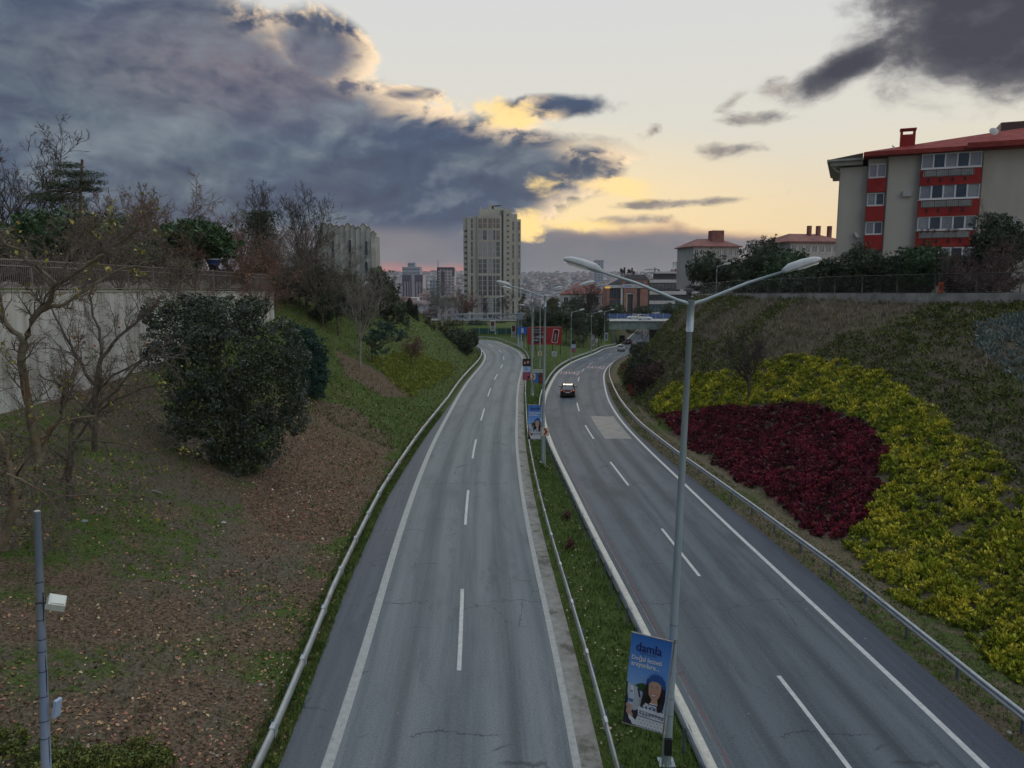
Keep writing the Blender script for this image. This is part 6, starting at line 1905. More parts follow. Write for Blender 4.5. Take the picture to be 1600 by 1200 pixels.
for i, (yw0, yw1, yr1) in enumerate(((238.5, 263, 289), (287, 311, 338), (337, 359.5, 386), (386, 409, 436))):
    s0, s1_ = sC_ - .15, sD + .1
    z1 = fac(1482, yw0, -.6)[1]; z0 = fac(1482, yw1, -.6)[1]; zr = fac(1482, yr1, -.6)[1]
    window(s0 + .05, s1_ - .05, z0, z1, -.55, 5, [glass_c, glass_b, glass_c, glass_b, glass_c], root)
    w2 = MB(); w2.box(s1_ - .10, s1_ - .03, -.55, .4, z0, z0 + .09); w2.box(s1_ - .10, s1_ - .03, -.55, .4, z1 - .07, z1); w2.box(s1_ - .10, s1_ - .03, -.1, -.02, z0 + .09, z1 - .07); w2.build('side_window', white_f, root)
    w2 = MB(); w2.box(s1_ - .08, s1_ - .05, -.5, .4, z0 + .09, z1 - .07); w2.build('pane', glass_c, root)
    mb = MB(); mb.box(s0, s1_, -.70, .45, zr + .02, z0 - .05); mb.build('balcony_panel', red_r, root)
    mb = MB(); mb.box(s0 - .05, s1_ + .05, -.74, .45, z0 - .048, z0 - .002); mb.build('sill', white_f, root)
    # planter railing hung in front of the balcony
    ra = s0 + .35; rb = s1_ - .75; zt_ = z0 - .14; zb2 = z0 - .78
    mb = MB()
    for zz in (zt_, zb2): mb.tube([(ra, -1.0, zz), (rb, -1.0, zz)], .022, 4)
    for k in range(5):
        x = ra + (rb - ra) * k / 4; mb.tube([(x, -1.0, zt_), (x, -1.0, zb2)], .022, 4); mb.tube([(x, -1.0, zb2), (x, -.71, zb2)], .02, 4); mb.tube([(x, -1.0, zt_), (x, -.71, zt_)], .02, 4)
    for k in range(1, 24):
        x = ra + (rb - ra) * k / 24; mb.tube([(x, -1.0, zt_), (x, -1.0, zb2)], .008, 3)
    mb.build('planter_rail', rails, root)
    mb = MB(); mb.box(ra - .1, rb + .1, -.735, -.705, zb2 - .02, zt_ + .02); mb.build('planter_back', mat('planter_grey', (.27, .27, .26), (.35, .35, .33), 2), root)
    for k in range(4):
        x = ra + (rb - ra) * (k + .35) / 4; mb = MB(); mb.box(x, x + .14, -.78, -.702, zb2 - .52, zb2 - .14); mb.build('bracket', dark_m, root)
    if i == 2:
        for k in range(6):
            x = ra + .1 + k * .62
            if k == 3: continue
            fp = empty('flower_pot', (0, 0, 0), ('red', 'small red', 'dark red', '', 'green leafed', 'bushy green')[k] + ' pot plant on the third balcony rail, ' + ('leftmost', 'second from left', 'third from left', '', 'second from right', 'rightmost')[k] + ' of the row', 'pot plant', 'pot plants on the apartment balcony')
            wl = Matrix.Translation(Vector(B0)) @ Matrix.Rotation(-.42, 4, 'Z') @ Matrix.Translation((x, -.85, zt_ + .02))
            fp.matrix_world = wl
            mb = MB(); mb.tube([(0, 0, -.10), (0, 0, .08)], [.07, .10], 8); mb.build('pot', potm, fp)
            rsn = np.random.RandomState(k); v = leaves(rsn, rsn.normal(0, .10, (60, 3)) * [1.3, .8, .8] + [0, 0, .20], .09)
            obj_np('foliage', [v], [leaf_redtw if k < 3 else leaf_dark], fp)
# roof
ov = 1.3
def roofprism(name, s0, s1_, d0, d1, ze, zr, mt, th=.55, hip=4.5):
    mb = MB(); sm = (d0 + d1) / 2
    E = [(s0, d0, ze), (s1_, d0, ze), (s1_, d1, ze), (s0, d1, ze)]; T = [(x, y, z + th) for (x, y, z) in E]
    mb.hexa(E + T)
    r0, r1 = (s0 + hip, sm, zr), (s1_ - hip, sm, zr)
    T = [(x, y, z + .003) for (x, y, z) in T]
    mb.quad(T[0], T[1], r1, r0); mb.quad(T[2], T[3], r0, r1); mb.poly([T[3], T[0], r0]); mb.poly([T[1], T[2], r1])
    return mb.build(name, mt, root)
roofprism('roof', sA - .5, sEnd + 12, -ov, 14, zE, zE + 3.5, roof_t, .42, hip=20.0)
mb = MB(); mb.box(sD - 1.4, sEnd + 12, -ov - .55, -ov - .01, zE + .12, zE + .62); mb.build('eave_step', roof_t, root)
mb = MB(); mb.box(fac(1577, 200)[0], sEnd + 12, 5.2, 9, zE + 2.6, zE + 3.55); mb.build('roof_house', mat('dark_roof', (.10, .07, .06)), root)
mb = MB(); mb.box(-1.0, sA - .52, .1, 14, zE - .62, zE - .22); mb.box(-1.3, sA - .52, -.3, 14.2, zE - .20, zE + .02); mb.build('white_eave', mat('eave_grey', (.42, .42, .38), (.30, .30, .27), .8), root)
mb = MB(); mb.prism([(-1.2, zE + .03), (sA - .55, zE + .03), (sA - .55, zE + .55)], 0, 14); mb.build('side_roof', mat('dark_roof', (.10, .07, .06)), root)
mb = MB(); mb.tube([(-.75, .25, zE - .75), (-.2, .6, zE - 1.2), (-.02, .85, zE - 1.25)], .06, 6); mb.tube([(.05, .80, zE - 1.2), (.05, .80, -3)], .045, 6); mb.build('gutter_pipe', rail_l, root)
for sx_ in (sB + .10, sD + .22, sD + 6.0):
    mb = MB(); yq = -.22 if sx_ > sD else -.07
    mb.tube([(sx_, yq, zE - .1), (sx_, yq, -3)], .05, 6); mb.build('gutter_pipe', mat('pipe_grey', (.36, .35, .32)), root)
for (sx_, zz) in ((sB + 1.6, zE - 4.2), (sD + 3.0, zE - 7.4)):
    mb = MB(); yq = -.5 if sx_ > sD else -.36
    mb.box(sx_, sx_ + .8, yq, yq + .3, zz, zz + .55); mb.build('air_conditioner', rail_l, root)
# chimney with an opening at the top
c0 = fac(1407, 225)[0]; c1_ = fac(1429, 225)[0]; zc0 = zE + .3; zc1 = fac(1418, 201)[1]; zo = fac(1418, 206)[1]
mb = MB(); mb.box(c0 - .05, c1_ + .05, 0, 1.0, zc0, zo - .25); mb.box(c0 - .05, c0 + .18, 0, 1.0, zo - .25, zc1 - .12); mb.box(c1_ - .18, c1_ + .05, 0, 1.0, zo - .25, zc1 - .12); mb.box(c0 - .12, c1_ + .12, -.06, 1.06, zc1 - .12, zc1 + .05)
mb.build('chimney', red_r, root)
def dish(name_label, s, dep, z, sz, rot):
    wl = Matrix.Translation(Vector(B0)) @ Matrix.Rotation(-.42, 4, 'Z') @ Matrix.Translation((s, dep, z))
    dr = empty('satellite_dish', (0, 0, 0), name_label, 'satellite dish'); dr.matrix_world = wl
    mb = MB(); n = 14
    rings = [(0, 0), (.5, .04), (.85, .13), (1, .19)]
    for (rr_, hh_) in rings:
        for k in range(n): mb.v.append((rr_ * sz * math.cos(6.283 * k / n), hh_ * sz, rr_ * sz * math.sin(6.283 * k / n)))
    for q in range(3):
        for k in range(n): mb.f.append((q * n + k, q * n + (k + 1) % n, (q + 1) * n + (k + 1) % n, (q + 1) * n + k)); mb.m.append(0); mb.sm.append(True)
    d_ = mb.build('dish', mat('dish_grey', (.50, .50, .48)), dr); d_.rotation_euler = (-.5, 0, rot); d_.location = (0, -.15, .35)
    mb = MB(); mb.tube([(0, 0, -.1), (0, -.05, .35)], .025, 5); mb.tube([(0, -.1, .3), (-.25 * math.cos(rot), -.4, .5)], .012, 4); mb.build('arm', rail_l, dr)
dish('satellite dish on the roof edge left of the red chimney', fac(1398, 232)[0], -.2, zE + .45, .42, 1.2)
dish('satellite dish fixed to the wall beside the lowest small window', sA - .6, .80, fac(1340, 371)[1], .40, .9)
dish('small satellite dish on the far right of the red roof', fac(1557, 204)[0], 1.5, fac(1557, 206)[1], .45, .3)

# simpler houses
def house(name, label, x0, x1, ytop, yeave, ybase, Y, wall_m, roof_m, depth=12, rows=3, cols=6, rotz=0.0, wcol=None, hip=.25, cat='building', win_h=.5, bands=None, win_w=.55):
    a = at(x0, ybase, Y); b = at(x1, yeave, Y); r_ = at(x0, ytop, Y)
    root = empty(name, (a.x, Y, a.z), label, cat, None, rotz)
    w = (b.x - a.x) / math.cos(rotz); h = b.z - a.z; hr = r_.z - a.z
    mb = MB(); mb.box(0, w, 0, depth, -2, h); mb.build('wall', wall_m, root)
    if roof_m is not None:
        e = .6; mb = MB()
        T = [(-e, -e, h + .25), (w + e, -e, h + .25), (w + e, depth + e, h + .25), (-e, depth + e, h + .25)]
        mb.hexa([(p_[0], p_[1], h + .01) for p_ in T] + T)
        T = [(p_[0], p_[1], p_[2] + .004) for p_ in T]
        r0, r1 = (w * hip, depth / 2, hr), (w * (1 - hip), depth / 2, hr)
        mb.quad(T[0], T[1], r1, r0); mb.quad(T[2], T[3], r0, r1); mb.poly([T[3], T[0], r0]); mb.poly([T[1], T[2], r1])
        mb.build('roof', roof_m, root)
    else:
        mb = MB(); mb.box(-.2, w + .2, -.2, depth + .2, h + .003, h + .5); mb.build('parapet', wall_m, root)
    rh = h / rows; cw = w / cols
    me = MB(); ww = cw * win_w; wh = rh * win_h
    me.box(0, ww, -.05, .02, 0, wh, 0)
    me.box(-.06, 0, -.11, .02, 0, wh, 1); me.box(ww, ww + .06, -.11, .02, 0, wh, 1); me.box(-.06, ww + .06, -.12, .02, -.1, -.002, 1); me.box(ww / 2 - .035, ww / 2 + .035, -.10, -.052, 0, wh, 1)
    mesh = me.mesh('window', [wcol or glass_b, white_f])
    for r in range(rows):
        for c in range(cols):
            link('window', mesh, root, (cw * (c + .5) - ww / 2, 0, rh * (r + .28)))
    if bands:
        for (z0, z1, m_) in bands:
            mb = MB(); mb.box(-.05, w + .05, -.18, -.122, h * z0, h * z1); mb.build('band', m_, root)
    return root
pale_w = mat('pale_pink_wall', (.42, .39, .38), (.50, .47, .46), .2, .9); roof_p = mat('faded_roof', (.20, .075, .065), (.28, .12, .10), .8, .85, c3=(.16, .06, .055), s3=.2)
h_ = house('apartment_house', 'pale apartment house with a faded red roof furthest left behind the pines', 1082, 1158, 371, 386, 440, 190, pale_w, roof_p, rows=3, cols=8, rotz=.12)
mb = MB(); mb.box(6, 9, 3, 6, 9.5, 12.8); mb.build('roof_house', roof_p, h_)
h2 = house('apartment_house', 'pale apartment house with a faded red roof and chimneys beside the big red-roofed block', 1232, 1330, 362, 379, 440, 150, pale_w, roof_p, rows=3, cols=8, rotz=.18)
for xx in (6.5, 8.5, 11):
    mb = MB(); mb.box(xx, xx + .7, 4.5, 5.2, 8.6, 11.2); mb.build('chimney', roof_p, h2)
white_c = mat('white_cladding', (.50, .51, .52), (.58, .58, .58), .4, .8)
pink_c = mat('pink_cladding', (.30, .15, .115), (.37, .20, .16), .4, .85); slate = mat('slate_roof', (.10, .10, .115), (.14, .135, .15), .5, .8)
# pink office
YO = 282.0
x0, x1, z0, z1 = pxbox(948, 1014, 436, 505, YO)
root = empty('office_building', (x0, YO, z0), 'pinkish office building with a tall portal and rooftop sign beyond the bridge', 'building')
W_, Hh = x1 - x0, z1 - z0
def ob(name, u0, u1, v0, v1, d0, d1, mt):
    mb = MB(); mb.box(W_ * u0, W_ * u1, d0, d1, Hh * v0, Hh * v1); return mb.build(name, mt, root)
ob('wall', 0, .99, -.1, .80, 1.6, 14, pink_c)
ob('pier', 0, .06, 0, .82, .2, 1.59, pink_c); ob('pier', .33, .38, 0, .82, .2, 1.59, white_c)
for r in range(3):
    ob('window', .07, .32, .05 + r * .26, .27 + r * .26, 1.2, 1.59, glass_b)
    for k in range(4): ob('mullion', .07 + .25 * (k + .46) / 4, .07 + .25 * (k + .54) / 4, .05 + r * .26, .27 + r * .26, 1.12, 1.19, mat('mullion', (.12, .16, .22)))
ob('portal', .40, .47, 0, .70, 0, 1.59, pink_c); ob('portal', .65, .72, 0, .70, 0, 1.59, pink_c); ob('portal', .40, .72, .702, .80, 0, 1.59, pink_c)
ob('portal_trim', .472, .49, 0, .66, .3, 1.2, white_c); ob('portal_trim', .63, .648, 0, .66, .3, 1.2, white_c); ob('portal_trim', .472, .648, .66, .69, .3, 1.2, white_c)
ob('window', .492, .628, 0, .655, 1.3, 1.55, mat('brown_glass', (.06, .05, .045), (.10, .085, .07), .3, .3))
ob('window', .74, .80, .05, .78, 1.3, 1.58, glass_b); ob('pier', .80, .99, 0, .80, .5, 1.59, pink_c)
ob('cornice', -.02, 1.0, .802, .86, 0, 14.2, white_c); ob('upper_storey', .36, .98, .862, .99, 1.4, 13, pink_c)
for k in range(3): ob('window', .45 + k * .16, .57 + k * .16, .89, .96, 1.25, 1.39, glass_b)
mb = MB(); mb.prism([(-.3, Hh * .862), (W_ * .36, Hh * .862), (W_ * .36, Hh * 1.04)], 1, 13); mb.prism([(W_ * .34, Hh * .992), (W_ * 1.02, Hh * .992), (W_ * .9, Hh * 1.10), (W_ * .45, Hh * 1.10)], 1, 13.5); mb.build('roof', slate, root)
sg = MB(); sg.box(W_ * .36, W_ * .82, -.3, -.05, Hh * .80, Hh * .885); sg.build('sign_panel', mat('sign_white', (.50, .52, .56)), root)
me = text_mesh('klinik', 1.25, mat('sign_blue', (.02, .09, .45))); link('lettering', me, root, (W_ * .50, -.33, Hh * .84), (math.pi / 2, 0, 0))
me = text_mesh('art', 1.1, mat('sign_rose', (.40, .12, .14))); link('lettering', me, root, (W_ * .68, -.33, Hh * .838), (math.pi / 2, 0, 0))
sg = MB(); sg.box(-.9, W_ * .07, -.4, .15, Hh * .79, Hh * .825); sg.build('yellow_sign', mat('sign_yellow', (.60, .30, .03), None, emit=(1, .55, .08), estr=.4), root)
mb = MB()
rsn = random.Random(3)
for k in range(12):
    x = W_ * rsn.uniform(.36, .75); hh_ = rsn.uniform(.8, 3.6)
    mb.tube([(x, 5 + rsn.uniform(-2, 2), Hh * 1.05), (x, 5, Hh * 1.05 + hh_)], .10, 5); mb.box(x - .3, x + .3, 4.6, 5.1, Hh * 1.04 + hh_ * .6, Hh * 1.05 + hh_)
mb.build('antennas', mat('antenna_dark', (.06, .05, .05)), root)
# white office
YO2 = 292.0
x0, x1, z0, z1 = pxbox(1014.5, 1082, 437, 505, YO2)
root = empty('office_building', (x0, YO2, z0), 'white banded office building with dark ribbon windows right of the pinkish one', 'building')
W_, Hh = x1 - x0, z1 - z0
ob('wall', 0, 1, -.1, .99, .6, 14, mat('office_dark', (.05, .055, .065)))
for (v0, v1, u1) in ((.93, 1.0, .80), (.66, .74, .86), (.44, .52, .60), (.20, .26, .6), (-.02, .04, 1)): ob('band', -.01, u1, v0, v1, 0, .59, white_c)
ob('pier', .72, .80, .74, .93, .1, .59, white_c)
for r, (v0, v1) in enumerate(((.77, .91), (.54, .64), (.28, .42), (.06, .18))):
    for k in range(8): ob('window', .01 + k * .085, .08 + k * .085, v0, v1, .35, .59, glass_b if r != 2 else mat('teal_glass', (.05, .10, .12), (.10, .17, .20), .5, .2))
ob('upper_storey', .20, .62, 1.02, 1.14, 3, 12, mat('office_dark', (.05, .055, .065))); ob('upper_roof', .14, .66, 1.142, 1.19, 2, 13, white_c); ob('roof', -.02, .9, 1.001, 1.02, .2, 14, slate)
mb = MB(); mb.prism([(W_ * .62, Hh * 1.021), (W_ * 1.0, Hh * 1.021), (W_ * .98, Hh * 1.25), (W_ * .68, Hh * 1.25)], 4, 15); mb.build('red_roof', roof_p, root)
for k in range(3):
    mb = MB(); mb.tube([(W_ * (.66 + k * .07), 9, Hh * 1.22), (W_ * (.66 + k * .07), 9, Hh * 1.42)], .45, 6); mb.build('chimney', white_c, root)
# white house with red roof among the trees
house('villa', 'low white villa with a broad faded red roof among the trees left of the offices', 878, 950, 442, 460, 500, 305, white_c, roof_p, rows=2, cols=6, hip=.35)
house('villa', 'small pale house with a red roof at the foot of the far city', 896, 916, 452, 459, 478, 420, white_c, roof_p, rows=2, cols=3)
# distant towers
hz = mat('blue_grey_tower', (.22, .27, .33), (.30, .34, .40), .05, .8); hz2 = mat('pale_tower', (.42, .38, .40), (.36, .33, .35), .05, .8); dk2 = mat('dark_tower', (.07, .065, .08))
house('office_tower', 'stepped blue-grey glass tower behind the striped block on the horizon', 629.5, 656, 411, 417.5, 470, 1150, hz, None, depth=30, rows=9, cols=6, win_w=.8, win_h=.3)
t_ = house('office_tower', 'small upper block on top of the stepped blue-grey tower', 637, 648, 409, 411, 416.5, 1152, hz, None, depth=14, rows=1, cols=3)
t_ = house('striped_block', 'pale block with dark vertical stripes and purple top in front of the blue-grey tower', 629, 661, 427, 430, 470, 820, hz2, None, depth=24, rows=8, cols=1, win_w=.02)
for k, (u0, u1, v0, v1) in enumerate(((.02, .10, 0, .74), (.17, .24, 0, .74), (.30, .36, 0, .74), (.40, .46, 0, 1.02), (.62, .68, 0, 1.02), (.76, .82, 0, .74), (.90, .96, 0, .74), (.0, .385, .75, 1.02), (.69, 1.0, .75, 1.02))):
    w_ = at(661, 430, 820).x - at(629, 430, 820).x; h__ = at(0, 430, 820).z - at(0, 470, 820).z
    mb = MB(); mb.box(w_ * u0, w_ * u1, -.5, -.1, h__ * v0, h__ * v1); mb.build('dark_stripe', mat('stripe_purple', (.085, .08, .12)), t_)
t_ = house('dark_tower', 'slim dark-topped tower with a mast on the horizon left of the beige tower', 684, 710, 417.5, 420, 475, 690, hz2, None, depth=18, rows=12, cols=5, win_w=.5)
w_ = at(710, 430, 690).x - at(684, 430, 690).x; h__ = at(0, 420, 690).z - at(0, 475, 690).z
for (u0, u1, v0, v1) in ((-.02, .06, 0, 1.04), (.22, .44, 0, .93), (-.02, 1.02, .985, 1.045), (.92, 1.04, .80, 1.0)):
    mb = MB(); mb.box(w_ * u0, w_ * u1, -.6, -.12, h__ * v0, h__ * v1); mb.build('dark_panel', dk2, t_)
mb = MB(); mb.tube([(w_ * .03, 3, h__), (w_ * .03, 3, h__ + 7.5)], .25, 5); mb.build('mast', dk2, t_)
house('far_tower', 'lone hazy grey tower on the horizon above the nearest lamp head', 929, 943, 405.5, 407, 440, 1300, hz, None, depth=16, rows=8, cols=3)
house('grey_block', 'grey block just left of the slim dark-topped tower', 672, 684, 437, 438, 470, 760, hz, None, depth=16, rows=6, cols=3)
house('long_hall', 'long pale low hall under the striped block', 652, 672, 459, 461, 476, 640, hz2, roof_p, depth=16, rows=2, cols=5)
house('white_block', 'white low block half hidden by the cypress', 628, 652, 464, 466, 486, 560, white_c, None, depth=14, rows=3, cols=5)
house('pink_block', 'pinkish low block right of the cypress', 655, 676, 462, 464, 484, 600, mat('far_pink', (.40, .27, .27)), None, depth=12, rows=3, cols=4)
# tower crane far away
p_ = at(1023, 440, 700)
root = empty('tower_crane', (p_.x, 700, p_.z - 6), 'thin tower crane on the skyline above the white office', 'crane')
z_ = at(0, 421.5, 700).z - root.location.z
cm_ = mat('crane_grey', (.16, .15, .15))
mb = MB(); mb.box(-.5, .5, -.5, .5, 0, z_ + 1.8); mb.build('mast', cm_, root)
mb = MB(); mb.box(-9.5, 4.2, -.4, .4, z_ - .35, z_ + .35); mb.tube([(-8, 0, z_), (0, 0, z_ + 1.8), (4, 0, z_)], .12, 4); mb.build('jib', cm_, root)
mb = MB(); mb.box(3.0, 4.3, -.7, .7, z_ - 1.4, z_ - .36); mb.build('counterweight', cm_, root)

# the far city: single houses that read as one mass
rs = np.random.RandomState(11)
cm = bpy.data.materials.new('city_wall'); cm.use_nodes = True
N = NT(cm.node_tree); pb = cm.node_tree.nodes['Principled BSDF']; pb.inputs['Roughness'].default_value = .9
g = cm.node_tree.nodes.new('ShaderNodeNewGeometry')
r_ = cm.node_tree.nodes.new('ShaderNodeValToRGB'); N.l.new(g.outputs['Random Per Island'], r_.inputs[0])
e = r_.color_ramp.elements; e[0].color = (.16, .17, .20, 1); e[1].color = (.52, .52, .54, 1)
for q, c in ((.3, (.34, .33, .35, 1)), (.55, (.44, .38, .36, 1)), (.75, (.25, .28, .34, 1))):
    k = e.new(q); k.color = c
tcn = cm.node_tree.nodes.new('ShaderNodeTexCoord').outputs['Object']
zz = N.xyz(tcn)[2]; xx = N.xyz(tcn)[0]; yy = N.xyz(tcn)[1]
wz = N.ss(N.m('FRACT', N.mul(zz, 1 / 3.0)), .38, .42); wx = N.ss(N.m('FRACT', N.mul(N.add(xx, yy), 1 / 3.4)), .5, .55)
c_ = N.mix(N.mul(N.mul(wz, wx), .6), r_.outputs[0], (.05, .06, .08))
N.l.new(c_, pb.inputs['Base Color'])
rm = mat('city_roof', (.17, .085, .075), (.24, .22, .22), .01, .9, island=.4)
def far_boxes(n, y0, y1, pw):
    ys = y0 + (y1 - y0) * rs.uniform(0, 1, n) ** pw
    xs = rs.uniform(-.26, .34, n) * ys
    ok = (np.abs(xs - c2x(ys)) > 25) | (ys > 420)
    xs, ys = xs[ok], ys[ok]; n = len(xs)
    zs = terrain(xs, ys)
    w = rs.uniform(8, 20, n); d = rs.uniform(8, 16, n); h = rs.choice([6, 9, 12, 12, 15, 18, 21], n) * rs.uniform(.8, 1.1, n)
    h = np.where(ys < 1500, np.minimum(h, 13), h); a = rs.uniform(-.6, .6, n)
    U = np.array([[-1, -1, 0], [1, -1, 0], [1, 1, 0], [-1, 1, 0], [-1, -1, 1], [1, -1, 1], [1, 1, 1], [-1, 1, 1]], float) * [.5, .5, 1]
    P = U[None] * np.stack([w, d, h + 6], 1)[:, None]; P[..., 2] -= 6
    c, s_ = np.cos(a)[:, None], np.sin(a)[:, None]
    X = P[..., 0] * c - P[..., 1] * s_ + xs[:, None]; Y_ = P[..., 0] * s_ + P[..., 1] * c + ys[:, None]; Z = P[..., 2] + zs[:, None]
    V = np.stack([X, Y_, Z], -1).reshape(-1, 3)
    Fb = np.array([(0, 1, 5, 4), (1, 2, 6, 5), (2, 3, 7, 6), (3, 0, 4, 7), (4, 5, 6, 7)])
    Fc = (Fb[None] + (np.arange(n) * 8)[:, None, None]).reshape(-1, 4)
    # low hipped roofs on about half
    k = rs.uniform(0, 1, n) < .55
    R = np.array([[-.56, -.56, 0], [.56, -.56, 0], [.56, .56, 0], [-.56, .56, 0], [-.2, 0, 1], [.2, 0, 1], [.2, 0, 1], [-.2, 0, 1]], float)
    P = R[None] * np.stack([w, d, np.full(n, 3.0)], 1)[:, None]
    X = P[..., 0] * c - P[..., 1] * s_ + xs[:, None]; Y_ = P[..., 0] * s_ + P[..., 1] * c + ys[:, None]; Z = P[..., 2] + (zs + h)[:, None] + .02
    V2 = np.stack([X, Y_, Z], -1)[k].reshape(-1, 3)
    F2 = (np.array([(0, 1, 5, 4), (1, 2, 6, 5), (2, 3, 7, 6), (3, 0, 4, 7), (3, 2, 1, 0)])[None] + (np.arange(k.sum()) * 8)[:, None, None]).reshape(-1, 4)
    return (V, Fc, 0), (V2, F2, 1)
pa = far_boxes(1600, 420, 1300, .8); pc_ = far_boxes(5200, 1300, 3500, .75)
stuff('far_city', [pa[0], pa[1], pc_[0], pc_[1]], [cm, rm], 'hazy mass of small houses covering the far hills across the horizon', 'city')

# ------------------------------------------------------------------ trees and shrubs
def base_at(px, py, Y=None):
    """foot of a plant: where the picture ray meets the ground, or at a given depth"""
    if Y is None:
        g = hit(px, py); return (float(g.x), float(g.y), float(g.z) - .05)
    x = at(px, py, Y).x; return (float(x), Y, tz(x, Y) - .05)
def blobs_px(base, Y, L):
    """ellipsoids from picture measures (cx, cy, rx, ry, depth offset) at depth Y"""
    out = []
    for q in L:
        cx, cy, rx, ry = q[:4]; dy = q[4] if len(q) > 4 else 0
        c = at(cx, cy, Y + dy); k = (Y + dy) / F
        out.append((c.x - base[0], Y + dy - base[1], c.z - base[2], rx * k, (rx * .9) * k, ry * k))
    return out

# --- the big evergreen bush on the left bank
b = base_at(372, 735); Yb_ = b[1] + 1.5
bb = blobs_px(b, Yb_, [(350, 560, 92, 88), (290, 520, 62, 55, .6), (420, 610, 62, 80, -.4), (330, 660, 72, 75, -1.0), (400, 680, 50, 50, -1.3), (440, 540, 40, 52, .4), (350, 495, 70, 34, .8), (305, 610, 58, 90, -.2), (455, 600, 26, 55, 0), (372, 722, 46, 26, -1.4), (250, 490, 34, 26, .8), (462, 650, 24, 34, -.6), (395, 478, 30, 18, .6), (300, 470, 26, 14, .8), (470, 560, 20, 20, .2), (238, 560, 22, 30, .6)])
leafy('dense dark evergreen bush with glossy grey-green leaves on the left bank', b, bb, 52000, .125, leaf_big, 3, trunk=(.16, 2.2), name='evergreen_bush', cat='bush', shell=.30, clump=.38, nclump=520, aspect=.5)
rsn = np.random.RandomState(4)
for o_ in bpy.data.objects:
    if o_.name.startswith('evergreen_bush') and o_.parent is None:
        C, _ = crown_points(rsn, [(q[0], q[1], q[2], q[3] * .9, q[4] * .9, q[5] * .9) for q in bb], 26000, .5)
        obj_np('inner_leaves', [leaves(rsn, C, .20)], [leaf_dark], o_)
# --- rounded dark conifer right behind it
b = base_at(482, 616)
leafy('dark blue-green conifer tucked behind the right side of the big bush', b, blobs_px(b, b[1], [(478, 560, 34, 50), (490, 590, 26, 34, -.4), (465, 530, 22, 26), (495, 560, 18, 26)]), 22000, .20, leaf_spruce, 5, trunk=(.14, .6), name='conifer', shell=.4, clump=.32, nclump=260, aspect=.3, branches=False, core=.5)

# --- tangled bare trees at the left edge, limbs drawn where they stand
def limbs(pts, Yv, r):
    P = [at(x, y, Y) for (x, y), Y in zip(pts, Yv if hasattr(Yv, '__len__') else [Yv] * len(pts))]
    P = np.array([tuple(p) for p in P])
    # subdivide
    t = np.linspace(0, len(P) - 1, 9); i = np.minimum(t.astype(int), len(P) - 2); f = (t - i)[:, None]
    Q = P[i] * (1 - f) + P[i + 1] * f
    return Q, np.interp(np.linspace(0, 1, 9), np.linspace(0, 1, len(r)), r)

def drawn_tree(label, limb_list, seed, tmat, wmat, k2=9, k3=8, k4=4, l2=2.4, leaf=None, nleaf=0, lsize=.14, up=.05, cat='tree', sag=0.0, name='bare_tree', thin=.0068, wig=.17, group=None):
    rs = np.random.RandomState(seed)
    Q0, _ = limb_list[0]
    base = (Q0[0][0], Q0[0][1], Q0[0][2])
    root = empty(name, base, label, cat, group)
    P = np.stack([q for q, _ in limb_list]) - np.array(base); R = np.stack([r for _, r in limb_list])
    P[:, 1:-1] += rs.normal(0, .045, P[:, 1:-1].shape)
    V, Fc = tubes(P, R, 8)
    link('trunk', mesh_np('trunk', V, Fc, [tmat], smooth=True), root)
    Ln = np.full(len(P), l2)
    st, dd, L, r = children(rs, P, R, k2, .18, 1.0, (.4, 1.2), 1.0, .45, Ln)
    if sag == 0: dd = dd + np.array([0, 0, .15])
    P2, R2 = grow(rs, st, dd, L, np.clip(r, thin * 2.2, .035), 8, wig, up, .3, sag)
    st, dd, L3, r = children(rs, P2, R2, k3 + 2, .1, 1.0, (.4, 1.2), .55, .6, L)
    P3, R3 = grow(rs, st, dd, L3, np.maximum(r, thin * 1.3), 6, wig * 1.25, up, .4, sag)
    st, dd, L4, r = children(rs, P3, R3, k4 + 1, .1, 1.0, (.4, 1.3), .55, .6, L3)
    P4, R4 = grow(rs, st, dd, L4, np.maximum(r, thin), 3, wig * 1.5, up, .6, sag)
    parts = [tubes(P2, R2, 4) + (0,), tubes(P3, R3, 3) + (0,), ribbons(P4, R4 * 1.15) + (0,)]; ms = [wmat]
    if leaf is not None and nleaf:
        tips = np.concatenate([P4[:, -1], P4[:, 2], P3[:, -1]])
        kc = tips[rs.choice(len(tips), max(4, nleaf // 5))]
        C = kc[rs.randint(0, len(kc), nleaf)] + rs.normal(0, .13, (nleaf, 3))
        parts.append(leaves(rs, C, lsize, droop=.2, aspect=.75) + (1,)); ms.append(leaf)
    obj_np('crown', parts, ms, root)
    return root
Yt = 25.5
L_ = [limbs([(62, 722), (50, 650), (33, 580), (38, 536)], [26, 26, 26, 26], [.16, .14, .13]),
      limbs([(38, 536), (58, 490), (90, 445), (150, 405)], [26, 26, 25.6, 25], [.12, .09, .05]),
      limbs([(38, 536), (14, 508), (-14, 480), (-40, 440)], [26, 26, 26, 26], [.10, .08, .05]),
      limbs([(90, 445), (60, 420), (30, 395), (5, 375)], [25.6, 26, 26.5, 27], [.06, .045, .025]),
      limbs([(58, 490), (110, 470), (160, 430), (215, 415)], [26, 26.4, 27, 27.5], [.06, .05, .03]),
      limbs([(90, 445), (110, 405), (118, 375), (140, 350)], [25.6, 25.6, 26, 26], [.06, .045, .02]),
      limbs([(150, 405), (170, 390), (200, 370), (235, 350)], [25, 25, 25, 25], [.05, .035, .02]),
      limbs([(62, 722), (85, 660), (108, 600), (125, 560)], [26, 26.2, 26.5, 27], [.12, .09, .06])]
drawn_tree('gnarled mossy bare tree with forked limbs in front of the pale retaining wall', L_, 21, bark_green, twig_m, k2=11, k3=8, k4=4, l2=2.15, leaf=leaf_yg, nleaf=230, lsize=.15)
